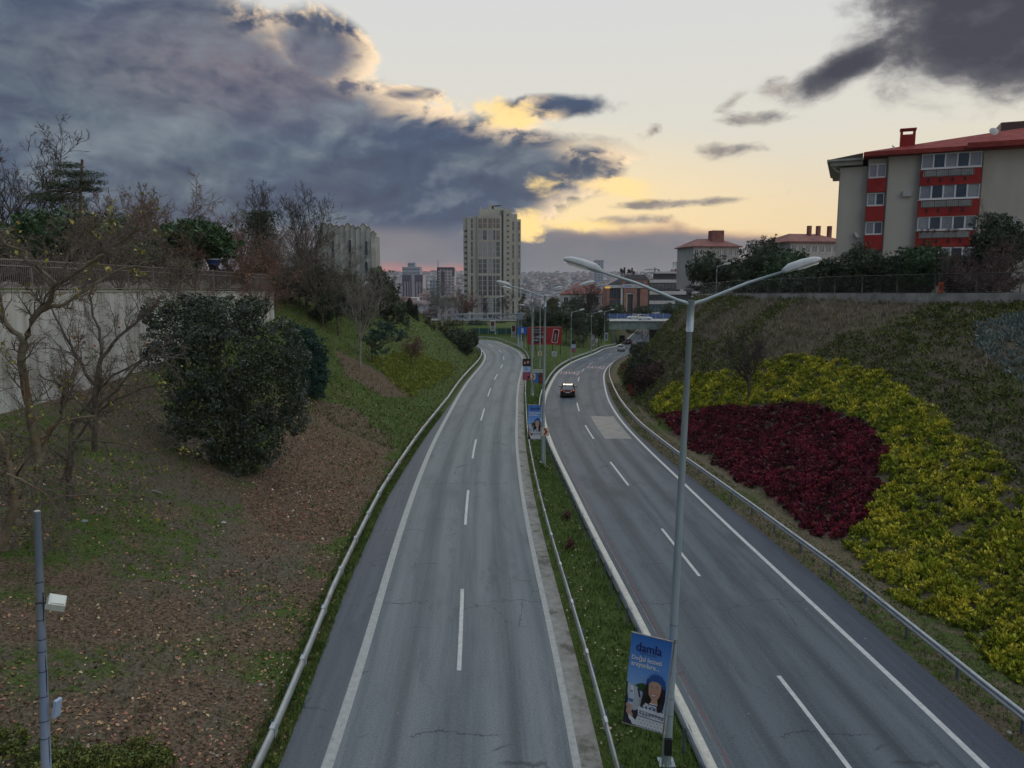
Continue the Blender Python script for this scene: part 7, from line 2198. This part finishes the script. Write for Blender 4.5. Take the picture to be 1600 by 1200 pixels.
L_ = [limbs([(148, 705), (150, 660), (147, 600), (158, 560)], 33, [.12, .11, .10]),
      limbs([(147, 600), (120, 560), (100, 520), (80, 480)], 33, [.08, .06, .03]),
      limbs([(158, 560), (185, 530), (215, 500), (250, 470)], 33, [.08, .06, .03]),
      limbs([(158, 560), (155, 520), (140, 470), (150, 430)], 33, [.07, .05, .03]),
      limbs([(150, 640), (190, 600), (215, 570), (245, 545)], 32.5, [.07, .05, .03]),
      limbs([(150, 650), (110, 620), (90, 600), (60, 585)], 33, [.06, .04, .03])]
drawn_tree('second bare tree with twisted dark limbs between the forked tree and the big bush', L_, 22, bark_m, twig_m, k2=10, k3=8, k4=4, l2=2.4, leaf=leaf_rust, nleaf=90, lsize=.14)
g = hit(108, 782)
L_ = [limbs([(108, 782), (106, 740), (110, 700), (118, 655)], [g.y] * 4, [.15, .12, .08]),
      limbs([(110, 700), (150, 640), (210, 610), (265, 600)], [g.y] * 4, [.07, .05, .03]),
      limbs([(118, 655), (170, 590), (230, 560), (290, 560)], [g.y, g.y + .5, g.y, g.y - .4], [.06, .04, .02]),
      limbs([(108, 720), (60, 690), (20, 680), (-20, 690)], [g.y] * 4, [.06, .04, .02]),
      limbs([(112, 690), (180, 690), (240, 710), (300, 690)], [g.y - .5] * 4, [.05, .035, .02])]
drawn_tree('low drooping bare tree with pale yellow-green leaves left of the big bush', L_, 23, bark_m, twig_m, k2=16, k3=9, k4=3, l2=2.2, leaf=leaf_yg, nleaf=420, lsize=.13, sag=.55, up=.0)
g = hit(8, 862)
L_ = [limbs([(2, 870), (8, 830), (22, 795), (20, 760)], [g.y] * 4, [.22, .20, .15]),
      limbs([(20, 760), (5, 700), (-20, 650), (-50, 600)], [g.y] * 4, [.13, .09, .05]),
      limbs([(20, 760), (50, 700), (90, 660), (150, 650)], [g.y] * 4, [.08, .05, .03]),
      limbs([(22, 795), (90, 780), (150, 770), (230, 775)], [g.y, g.y - .3, g.y - .5, g.y - .8], [.05, .03, .015]),
      limbs([(10, 740), (60, 760), (90, 800), (95, 850)], [g.y - .6] * 4, [.04, .02, .012])]
drawn_tree('thick ochre trunk with long drooping twigs at the left edge', L_, 24, mat('ochre_bark', (.17, .13, .085), (.26, .205, .14), 3, .9, bump=.5), twig_m, k2=12, k3=8, k4=3, l2=2.3, leaf=leaf_yg, nleaf=160, lsize=.13, sag=.35, up=.0)

# --- brown twiggy shrubs along the railing, and trees behind the wall
def bt(label, px, ybase, ytop, Y, width, seed, tm, wm, **kw):
    top = at(px, ytop, Y); x = top.x
    zb = tz(x, Y) if ybase is None else at(px, ybase, Y).z
    h = top.z - zb
    return bare_tree(label, (x, Y, zb - .05), h, width / F * Y, kw.pop('tr', h * .018), seed, tm, wm, **kw)
bt('tall bare tree at the far left rising above the railing', 20, None, 172, 62, 230, 31, bark_m, twig_dark, tr=.20, trunk_h=.2, density=1.5, min_r=.016, up=.06)
bt('bare tree with fine reddish twigs left of the flat-topped pine', 238, None, 268, 76, 260, 32, bark_m, twig_red, tr=.17, trunk_h=.15, density=1.5, min_r=.016, forks=7, up=.03)
bt('dome-shaped reddish bare tree behind the first pine', 178, None, 283, 80, 170, 33, bark_m, twig_red, tr=.15, density=1.3, min_r=.016, forks=6)
bt('upright bare tree with an ivy-clad trunk above the end of the retaining wall', 405, None, 298, 84, 130, 34, bark_m, twig_dark, tr=.17, density=1.3, min_r=.014, ivy=(.85, 9000, .80))
bt('oval bare tree standing between the ivy-clad tree and the white hall', 474, None, 290, 88, 120, 35, bark_m, twig_dark, tr=.16, density=1.4, min_r=.014, forks=6, up=.16, ivy=(.7, 3000, .5))
bt('bare tree half hidden behind the ivy-clad trunk', 372, None, 318, 90, 90, 36, bark_m, twig_grey, tr=.12, density=1.2, min_r=.014, forks=5)
bt('rusty bare shrub with dead orange leaves in front of the end of the retaining wall', 408, 505, 398, 62, 95, 58, bark_m, twig_red, tr=.07, trunk_h=.08, forks=8, density=1.1, min_r=.010, up=.05, leaf=leaf_rust, nleaf=160, lsize=.2)
bt('thin pale-twigged shrub growing up the wall behind the big bush', 300, 520, 400, 51, 110, 59, bark_m, twig_m, tr=.07, trunk_h=.08, forks=8, density=1.1, min_r=.009, up=.05, leaf=leaf_rust, nleaf=90, lsize=.16)
k_ = 0
for (px, yt, Y, w_, wm, nm) in ((300, 358, 64, 100, twig_red, 'reddish brown bare shrub on the railing left of the blue tub'), (350, 372, 69, 90, twig_red, 'rusty bare shrub just behind the blue tub'), (388, 352, 75, 90, twig_red, 'tall rust-brown bare shrub right of the blue tub'),
                              (425, 345, 80, 100, twig_m, 'brown bare tree over the end of the retaining wall'), (466, 372, 88, 90, twig_m, 'grey-brown bare tree right of the wall end'), (500, 352, 84, 110, twig_m, 'dense grey-brown bare tree in front of the white hall'),
                              (445, 400, 84, 80, twig_m, 'low spreading bare tree at the end corner of the wall'), (530, 400, 92, 120, twig_m, 'round bare tree at the foot of the white hall'), (568, 418, 100, 90, twig_dark, 'dark bare tree under the right corner of the white hall'),
                              (90, 330, 50, 170, twig_m, 'brown bare tree directly behind the railing at the left'), (180, 335, 54, 150, twig_m, 'brown bare tree behind the railing in front of the dark pine'), (255, 372, 58, 120, twig_m, 'low brown bare tree behind the railing, in front of the flat pine')):
    k_ += 1
    bt(nm, px, None, yt, Y, w_, 60 + k_, bark_m, wm, tr=.09, trunk_h=.10, forks=8, density=1.35, min_r=.011, up=.05, leaf=leaf_rust if wm is twig_red else (leaf_yg if px < 260 else None), nleaf=120 if wm is twig_red else 60, lsize=.20, cat='tree')
# dark pines behind the railing
def pine(label, px, cy, rx, ry, Y, seed, n=9000, lm=leaf_pine, flat=True, extra=(), size=.34, trunk=True, name='pine_tree', clump=.55, nc=90):
    c = at(px, cy, Y); zb = tz(c.x, Y)
    b = (c.x, Y, zb - .05)
    bl_ = blobs_px(b, Y, [(px, cy, rx, ry), (px - rx * .45, cy + ry * .15, rx * .5, ry * .7, .8), (px + rx * .45, cy + ry * .2, rx * .5, ry * .65, -.8), (px + rx * .1, cy - ry * .3, rx * .6, ry * .6)] + list(extra))
    hh = max(c.z - zb - ry / F * Y * .5, .6)
    fq = .72 if Y < 100 else .42
    size = size * (1.04 if Y < 100 else 1.25)
    return leafy(label, b, bl_, int(n * fq), size, lm, seed, trunk=(.16, hh) if trunk else None, name=name, shell=.40, clump=clump * .8, nclump=int(nc * 1.5), aspect=.26, radial=False, core=.52)
pine('broad dark pine mass behind the railing at the left', 90, 372, 95, 55, 57, 41, 15000, extra=[(150, 370, 70, 45), (30, 390, 60, 50), (200, 395, 45, 32)], nc=200)
pine('flat-topped umbrella pine behind the blue tub', 300, 376, 70, 36, 66, 42, 14000, extra=[(345, 385, 28, 28), (255, 395, 40, 34)], nc=170)
# layered cedar branch against the sky
b = (at(120, 300, 52).x, 52.0, tz(at(120, 300, 52).x, 52))
leafy('layered cedar with flat dark branches against the sky at the left', b, blobs_px(b, 52, [(120, 272, 42, 5), (135, 284, 32, 4), (100, 290, 40, 6), (140, 296, 22, 4), (108, 258, 22, 4), (85, 310, 50, 8)]), 7000, .24, leaf_dark, 43, trunk=(.14, 9.3), name='cedar_tree', shell=.9, aspect=.14)
# trees on the far left slope
b = base_at(528, 522, None)
leafy('small dark pine with a thin trunk on the grassy left slope', b, blobs_px(b, b[1], [(515, 478, 30, 24), (540, 470, 22, 26), (500, 490, 20, 14)]), 8000, .30, leaf_dark, 44, trunk=(.11, 3.2), name='pine_tree', shell=.5, clump=.5, nclump=80, aspect=.2)
b = base_at(562, 574)
bare_tree('pale-barked bare birch on the reddish earth of the left slope', b, at(575, 425, b[1]).z - b[2], 75 / F * b[1], .14, 45, bark_pale, twig_grey, forks=5, up=.17, density=1.35, min_r=.011, lean=(.05, 0))
b = base_at(582, 566)
leafy('small spreading pine right of the birch, over the lime groundcover', b, blobs_px(b, b[1], [(605, 520, 34, 14), (585, 530, 22, 12), (628, 526, 16, 8), (600, 508, 22, 9), (592, 548, 22, 7)]), 9000, .22, leaf_spruce, 46, trunk=(.12, 2.2), name='pine_tree', shell=.5, clump=.32, nclump=110, aspect=.2)
b = base_at(644, 574)
bare_tree('small rounded reddish bare tree on the lime groundcover', b, at(648, 518, b[1]).z - b[2], 62 / F * b[1], .08, 47, bark_m, twig_red, forks=6, density=1.4, min_r=.011, up=.04)
b = (at(643, 520, 132).x, 132.0, at(643, 523, 132).z)
leafy('slim black-green cypress with two points on the ridge', b, blobs_px(b, 132, [(640, 494, 8, 28), (648, 500, 7, 24), (640, 478, 4.5, 12), (650, 486, 3.5, 12)]), 9000, .26, mat('cypress_green', (.010, .018, .010), (.020, .030, .016), 1, .7, island=.4), 48, trunk=(.1, .8), name='cypress', shell=.5, aspect=.25)
for (px, cy, rx, ry, Y, lm, nm, sd_) in ((604, 470, 26, 46, 112, leaf_dark, 'dark pine under the red horizon left of the cypress', 1), (622, 500, 20, 30, 120, leaf_dark, 'dark green tree right behind the birch', 2), (590, 440, 14, 24, 108, leaf_pine, 'narrow dark pine right against the corner of the white hall', 3),
                                    (668, 515, 14, 22, 138, leaf_olive, 'olive green shrub right of the cypress', 4), (560, 490, 22, 30, 100, leaf_dark, 'dark evergreen behind the birch trunk', 5), (545, 455, 24, 34, 98, leaf_dark, 'dark evergreen below the white hall', 6)):
    pine(nm, px, cy, rx, ry, Y, 400 + sd_, 7000, lm, size=.32, clump=.6, nc=70)
# bushes on the inside of the far bend
for i, (px, cy, rx, ry, Y, lm, nm) in enumerate(((712, 528, 26, 18, 140, leaf_dark, 'large dark bush hiding the inside of the far bend'), (728, 538, 13, 22, 134, leaf_dark, 'dark bush overhanging the guardrail at the far bend'), (692, 518, 16, 10, 145, leaf_olive, 'olive bush up the slope from the far bend'), (740, 528, 8, 16, 150, leaf_dark, 'small dark bush at the very edge of the far bend'))):
    pine(nm, px, cy, rx, ry, Y, 420 + i, 7000, lm, size=.30, clump=.55, nc=80, trunk=False, name='bush')
bt('wide grey bare tree in front of the far city left of the beige tower', 690, 512, 438, 205, 78, 51, bark_pale, mat('grey_branch', (.16, .155, .145), (.21, .20, .18)), tr=.22, density=1.4, min_r=.022, forks=6)
bt('reddish bare tree close to the left side of the beige tower', 722, 512, 452, 215, 44, 52, bark_m, twig_red, tr=.16, density=1.3, min_r=.022, forks=6, leaf=mat('berry_red', (.16, .03, .04), None, island=.4), nleaf=500, lsize=.28)
bt('bare tree in front of the foot of the beige tower', 760, 510, 462, 240, 30, 53, bark_m, twig_dark, tr=.12, density=1.1, min_r=.02)
bt('thin bare tree in front of the right side of the tower', 795, 508, 455, 235, 32, 54, bark_m, twig_dark, tr=.12, density=1.1, min_r=.02)
# middle group between the roads
def conifer(label, px, ytop, ybase, w_, Y, seed, lm=leaf_dark, n=7000):
    """pointed tree made of drooping tiers"""
    rs = np.random.RandomState(seed)
    x = at(px, ytop, Y).x; zt_ = at(px, ytop, Y).z; zb = tz(x, Y); h = zt_ - zb; W2 = w_ / F * Y / 2
    root = empty('conifer', (x, Y, zb - .05), label, 'tree')
    nb = 90
    hs = rs.uniform(.10, .98, nb) * h; a = rs.uniform(0, 6.283, nb)
    Lb = W2 * (1 - hs / h) ** .8 * rs.uniform(.75, 1.15, nb) + .15
    P, R = grow(rs, np.stack([0 * hs, 0 * hs, hs], 1), np.stack([np.cos(a), np.sin(a), 0 * a + .15], 1), Lb, np.full(nb, .035), 5, .08, -.05, .3)
    P0 = np.array([[[0, 0, -.3], [0, 0, h * .5], [0, 0, h]]], float); v = join([tubes(P0, np.array([[.16, .10, .02]]), 6), tubes(P, R, 3)])
    link('trunk', mesh_np('trunk', v[0], v[1], [bark_m]), root)
    i = rs.choice(nb, n, p=(Lb / Lb.sum())); t = rs.uniform(.1, 1, n) * 5; k = np.minimum(t.astype(int), 4); f = (t - k)[:, None]
    C = P[i, k] * (1 - f) + P[i, k + 1] * f + rs.normal(0, 1, (n, 3)) * np.array([.16, .16, .10]) * (1 + W2 * .12)
    d = norm(P[i, 5] - P[i, 0])
    obj_np('crown', [leaves(rs, C, .30, 0, .22, d + np.array([0, 0, -.15]))], [lm], root)
    return root
conifer('pointed dark conifer in front of the right foot of the tower', 817, 452, 520, 30, 190, 71)
conifer('tall pale-tipped conifer right of the lamp poles', 868, 455, 525, 46, 195, 72, leaf_olive)
conifer('dark conifer left of the underpass lamps', 905, 462, 540, 44, 185, 73)
bt('drooping bare tree among the lamp poles', 836, 520, 458, 200, 40, 74, bark_m, twig_grey, tr=.15, density=1.3, min_r=.02, up=-.02)
bt('dark bare tree in front of the villa', 918, None, 448, 205, 60, 75, bark_m, twig_dark, tr=.2, density=1.5, min_r=.022, forks=7)
bt('dark bare tree beside the left abutment of the bridge', 940, None, 470, 212, 40, 76, bark_m, twig_dark, tr=.15, density=1.3, min_r=.02)
for i, (px, cy, rx, ry, Y, lm, nm) in enumerate(((850, 498, 22, 22, 198, leaf_dark, 'round dark tree behind the left half of the red billboard'), (884, 495, 26, 24, 192, leaf_dark, 'round dark tree behind the right half of the red billboard'), (912, 505, 24, 24, 190, leaf_dark, 'dark tree between the billboard and the underpass lamps'),
                                       (936, 508, 16, 26, 196, leaf_dark, 'dark ivy-clad tree against the bridge abutment'), (897, 480, 22, 14, 215, leaf_pine, 'green tree below the villa roof'), (828, 505, 12, 12, 205, leaf_dark, 'small dark shrub behind the blue hoarding'),
                                       (862, 478, 12, 14, 212, leaf_olive, 'olive tree behind the conifer by the villa'), (960, 484, 22, 12, 262, leaf_dark, 'dark tree at the left foot of the pinkish office'), (1004, 486, 18, 10, 262, leaf_dark, 'dark round tree before the portal of the pinkish office'), (1048, 484, 20, 12, 262, leaf_dark, 'dark tree before the white office'), (1078, 480, 20, 14, 250, leaf_pine, 'dark tree at the right end of the bridge'), (780, 508, 16, 6, 222, leaf_olive, 'pale shrubs behind the green hoarding'))):
    pine(nm, px, cy, rx, ry, Y, 440 + i, 5000, lm, size=.42, clump=.9, nc=60)
# right: bushes inside the bend of the right carriageway
for i, (px, cy, rx, ry, Y, lm, nm) in enumerate(((1018, 590, 36, 30, 86, mat('red_brown_leaf', (.045, .018, .018), (.085, .035, .03), 1, .7, island=.5), 'rounded dark bush with reddish top beside the right guardrail'), (1000, 575, 22, 30, 95, leaf_dark, 'dark green bush behind the reddish one at the bend'), (985, 588, 12, 20, 96, leaf_olive, 'olive bush close to the guardrail at the right bend'), (1022, 560, 26, 14, 100, leaf_dark, 'low dark bush on the slope above the reddish bush'), (1000, 547, 20, 12, 120, leaf_dark, 'small dark bush on the slope beside the silver car'))):
    pine(nm, px, cy, rx, ry, Y, 460 + i, 8000, lm, size=.20, clump=.42, nc=130, trunk=False, name='bush')
redb = mat('red_berry', (.26, .03, .02), (.18, .03, .02), 2, .6, island=.5)
for k in range(9):
    px, py = 970 + k * 1.6, 566 + k * 5.6
    g = hit(px + 6, py + 9)
    leafy('small bright red bush at the bend, number ' + ('one from the top', 'two from the top', 'three from the top', 'four from the top', 'five in the middle', 'four from the bottom', 'three from the bottom', 'two from the bottom', 'one at the bottom')[k] + ' of the row', (g.x, g.y, g.z), [(0, 0, .35, .50, .5, .40)], 500, .14, redb, 480 + k, name='red_bush', cat='bush', group='row of small red bushes at the bend', shell=.6)
b = base_at(1172, 628)
bare_tree('small leafless tree growing out of the yellow planting', b, at(1172, 508, b[1]).z - b[2], 95 / F * b[1], .12, 81, bark_m, twig_dark, forks=6, density=1.25, min_r=.009, up=.08, trunk_h=.25)
for i, (px, cy, rx, ry, Y) in enumerate(((1106, 420, 38, 32, 122), (1148, 428, 26, 24, 118))):
    pine(('full dark evergreen under the far-left faded roof', 'smaller dark evergreen between the cedars and the tall pine')[i], px, cy, rx, ry, Y, 560 + i, 9000, leaf_dark, size=.32, clump=.55, nc=120)
b = base_at(1006, 545)
bare_tree('leaning bare sapling on the slope above the silver car', b, at(1008, 508, b[1]).z - b[2], 60 / F * b[1], .09, 82, bark_m, twig_dark, forks=4, density=.7, min_r=.015, up=.02)
# right plateau: pines in a row behind the mesh fence
for i, (px, cy, rx, ry, Y, nm) in enumerate(((1192, 408, 42, 42, 96, 'tall dark pine, leftmost tall one of the row behind the mesh fence'), (1232, 420, 42, 36, 86, 'rounded pine below the faded roof with chimneys'), (1160, 435, 18, 24, 104, 'small dark tree between the cedar and the tall pine'),
                                           (1290, 430, 34, 28, 76, 'dark pine in front of the left corner of the red and grey block'), (1345, 415, 40, 34, 73, 'broad dark pine under the column of small windows'), (1440, 412, 52, 34, 70, 'large dark pine under the balconies'), (1392, 425, 30, 28, 71, 'lower dark pine between the two large ones'),
                                           (1560, 372, 46, 42, 64, 'tall dark pine at the right edge, its top above the wall render'), (1500, 425, 34, 30, 66, 'dark pine in front of the last balcony'))):
    c = at(px, cy, Y)
    pine(nm, px, cy, rx, ry, Y, 500 + i, 15000, leaf_pine if i in (1, 5) else leaf_dark, size=.24, clump=.42, nc=230, extra=[(px, cy + ry * .7, rx * .9, ry * .6), (px - rx * .5, cy + ry * .5, rx * .45, ry * .5), (px + rx * .55, cy + ry * .45, rx * .4, ry * .5)])
bt('big wine-brown bare tree in front of the last balcony at the right edge', 1560, None, 360, 58, 190, 91, bark_m, mat('wine_twig', (.085, .05, .055), (.12, .07, .07)), tr=.12, trunk_h=.06, forks=10, density=1.35, min_r=.012, up=.04)
bt('spindly bare tree with level twigs beside the last balcony', 1548, None, 322, 66, 40, 92, bark_m, twig_dark, tr=.07, density=.8, min_r=.008, up=.02, forks=3)
conifer('spreading cedar at the left end of the plateau', 1102, 398, 460, 62, 125, 93, leaf_dark, 9000)
conifer('second cedar behind the first, closer to the faded-roofed house', 1130, 412, 460, 40, 132, 94, leaf_dark, 6000)
# things behind the fence
g = at(1470, 452, 62)
board('warning_sign', 'small red notice with a dark figure on the mesh fence', 'sign', 1465.5, 1474.5, 441, 459, 58.6, [(1465.5, 1474.5, 441, 459, mat('notice_red', (.42, .07, .03))), (1467.8, 1472, 444, 453, mat('notice_brown', (.10, .03, .02)))], poles=False)
p_ = at(1120, 425, 108)
street_lamp(p_.x, 108, tz(p_.x, 108), p_.z - tz(p_.x, 108) + .8, .9, 'small lamp post on the plateau by the cedars', 'lamps on the plateau', double=False, rise=.2, r0=.06, seg=6)
p_ = at(1085, 470, 240)
# blue tub with a white lid on the railing
p_ = at(334, 412, 65.5)
root = empty('blue_tub', (p_.x, 65.5, p_.z), 'bright blue tub with a white rim standing behind the railing', 'tub')
mb = MB(); mb.tube([(0, 0, -.12), (0, 0, .10), (0, 0, .30)], [.42, .58, .66], 16); mb.build('tub', mat('tub_blue', (.015, .085, .34), None, rough=.4), root)
mb = MB(); mb.tube([(0, 0, .302), (0, 0, .40), (0, 0, .47)], [.66, .62, .36], 16); mb.build('lid', mat('tub_white', (.50, .54, .58), None, rough=.5), root)
mb = MB(); mb.box(-.3, .3, -.3, .3, -2.4, -.121); mb.build('stand', dark_m, root)
# low shrubs at the bottom left and beside the near rail
for i, (px, py, r_, lm) in enumerate(((10, 1165, .75, leaf_olive), (70, 1185, .8, leaf_olive), (120, 1190, .7, leaf_olive), (160, 1188, .75, leaf_olive), (205, 1180, .8, leaf_olive), (245, 1192, .6, leaf_olive))):
    g = hit(px, py + 14)
    leafy('low yellow-tipped green shrub at the bottom left, ' + ('at the very corner', 'left of the pole foot', 'right of the pole foot', 'third from the right', 'second from the right', 'rightmost of the row')[i], (g.x, g.y, g.z), [(0, 0, .25, r_, r_ * .8, .42)], 2600, .085, mat('shrub_yellow_green', (.055, .085, .018), (.17, .18, .035), 1.5, .6, island=.5), 600 + i, name='low_shrub', cat='shrub', group='low shrubs along the bottom left', shell=.6, clump=.16, nclump=60)
for i, (px, py) in enumerate(((885, 800), (890, 845))):
    g = gz(px, py + 12, .0)
    leafy(('small dark red-brown plant in the median grass', 'small dark plant nearer the camera in the median grass')[i], (g.x, g.y, g.z), [(0, 0, .25, .28, .28, .35)], 300, .10, leaf_redtw, 620 + i, name='small_plant', cat='plant', shell=.8)
# litter on the bank and median
rs = np.random.RandomState(99)
def litter(label, px, py, sz, m_, nm='plastic_bag', dz=.06):
    g = hit(px, py); n = 7
    root = None
    mb = MB(); idx = []
    for r in range(3):
        for k in range(n):
            a = 6.283 * k / n; rr_ = (1.0, .75, .3)[r] * sz * rs.uniform(.7, 1.2)
            mb.v.append((math.cos(a) * rr_, math.sin(a) * rr_ * .6, (.0, .5, .8)[r] * sz * rs.uniform(.6, 1.1)))
    for r in range(2):
        for k in range(n): mb.f.append((r * n + k, r * n + (k + 1) % n, (r + 1) * n + (k + 1) % n, (r + 1) * n + k)); mb.m.append(0); mb.sm.append(False)
    mb.f.append(tuple(2 * n + k for k in range(n))); mb.m.append(0); mb.sm.append(False)
    o_ = mb.build(nm, m_, None, (g.x, g.y, g.z + dz - .03), (0, 0, rs.uniform(0, 6)))
    tag(o_, label, 'litter')
lit_w = mat('litter_white', (.46, .46, .44)); lit_g = mat('litter_grey', (.26, .28, .33)); lit_t = mat('litter_tan', (.34, .22, .14))
litter('pale plastic scrap on the bank above the middle of the left side', 349, 818, .13, lit_w)
litter('grey crumpled bag under the drooping tree', 131, 817, .17, lit_g)
litter('tan crumpled paper at the lower left edge', 30, 1040, .15, lit_t, 'paper_scrap')
litter('white scrap beside the left guardrail', 407, 1073, .12, lit_w)
litter('tiny white scrap on the median grass beside the banner', 956, 1078, .07, lit_w)
litter('white scrap on the median above the banner', 959, 1015, .09, lit_w)
litter('pale stone on the dry verge near the right edge', 1577, 1147, .09, lit_w, 'stone')
litter('white scrap on the bank near the lower left guardrail', 351, 1098, .09, lit_w)
L_ = [limbs([(200, 760), (225, 768), (250, 770), (272, 778)], [hit(236, 770).y + .4] * 4, [.02, .045, .03])]
g = hit(240, 772)
mb = MB(); mb.tube([(-.5, 0, .06), (-.1, .1, .14), (.25, .02, .10), (.55, -.15, .05)], [.015, .04, .045, .015], 6)
tag(mb.build('fallen_branch', bark_pale, None, tuple(g)), 'pale fallen branch lying below the big evergreen bush', 'branch')

# ------------------------------------------------------------------ air
hm = bpy.data.materials.new('haze'); hm.use_nodes = True
t = hm.node_tree; t.nodes.clear()
v = t.nodes.new('ShaderNodeVolumePrincipled'); v.inputs['Color'].default_value = (.86, .90, 1.0, 1); v.inputs['Density'].default_value = HAZE = 0.00008
v.inputs['Anisotropy'].default_value = 0.2
oo = t.nodes.new('ShaderNodeOutputMaterial'); t.links.new(v.outputs[0], oo.inputs['Volume'])
mb = MB(); mb.box(-4500, 4500, -80, 5600, -80, 75)
hz_o = mb.build('haze', hm); hz_o['kind'] = 'stuff'

# undergrowth behind the railing so the bank does not end in bare sky
for i, (px, py, rx, ry, Y, lm, nm) in enumerate(((-10, 420, 60, 22, 46, leaf_brown, 'dark red-brown undergrowth behind the railing at the left edge'), (60, 424, 60, 20, 49, leaf_dark, 'dark undergrowth behind the railing under the first pine'),
        (130, 426, 55, 16, 52, leaf_brown, 'rust-brown undergrowth behind the railing, left of centre'), (200, 422, 55, 20, 57, leaf_dark, 'dark undergrowth behind the railing in front of the second pine'), (268, 420, 50, 20, 62, leaf_dark, 'dark green undergrowth left of the blue tub'),
        (352, 432, 34, 12, 70, leaf_brown, 'low rust undergrowth under the blue tub'), (400, 428, 34, 24, 78, leaf_dark, 'dark undergrowth at the end of the railing'), (455, 440, 30, 26, 86, leaf_dark, 'dark evergreen behind the corner of the retaining wall'), (500, 440, 34, 34, 88, leaf_dark, 'dark evergreen in front of the left part of the white hall'))):
    pine(nm, px, py, rx, ry, Y, 700 + i, 7000, lm, size=.24, clump=.45, nc=120, trunk=False, name='shrub')
for i, (px, py, rx, ry, Y, lm, nm) in enumerate(((650, 502, 22, 12, 150, leaf_dark, 'dark shrub on the ridge right behind the cypress'), (700, 505, 30, 9, 212, leaf_olive, 'olive shrubs on the bank of the cross street'), (745, 507, 20, 7, 214, leaf_dark, 'dark shrubs on the bank of the cross street beneath the tower'),
        (1250, 445, 40, 20, 80, leaf_dark, 'dark shrub behind the mesh fence below the faded roof'), (1180, 450, 40, 14, 92, leaf_dark, 'dark shrub behind the left end of the mesh fence'), (1330, 448, 40, 18, 74, leaf_dark, 'dark shrub behind the fence under the small windows'), (1415, 448, 40, 18, 71, leaf_dark, 'dark shrub behind the fence under the balconies'), (1530, 440, 60, 28, 64, leaf_brown, 'wine-brown shrub behind the fence at the right edge'))):
    pine(nm, px, py, rx, ry, Y, 720 + i, 6000, lm, size=.28, clump=.5, nc=90, trunk=False, name='shrub')

# drain pipe and coping on the retaining wall
y_ = 27.0
root = empty('drain_pipe', (float(wallX(y_)) + .08, y_, 5.2), 'dark drain pipe running down the pale retaining wall at the left edge', 'pipe')
mb = MB(); mb.tube([(0, 0, -.3), (0, 0, 4.2), (.02, 0, 4.6)], .07, 8); mb.build('pipe', iron, root)
for zz in (1.0, 2.6, 3.8):
    mb = MB(); mb.box(-.06, .09, -.1, .1, zz, zz + .06); mb.build('clamp', iron, root)
wl_ = [o_ for o_ in bpy.data.objects if o_.name == 'retaining_wall'][0]
lo_ = np.array(wl_.location)
for i in range(len(WP) - 1):
    a_ = np.array([WP[i][0], WP[i][1], WT[i]]) - lo_; b_ = np.array([WP[i + 1][0], WP[i + 1][1], WT[i + 1]]) - lo_
    mb = MB(); mb.hexa([a_ + [.07, .01, .003], b_ + [.07, -.01, .003], b_ + [-.42, -.01, .003], a_ + [-.42, .01, .003], a_ + [.07, .01, .10], b_ + [.07, -.01, .10], b_ + [-.42, -.01, .10], a_ + [-.42, .01, .10]])
    mb.build('coping', concrete, wl_)
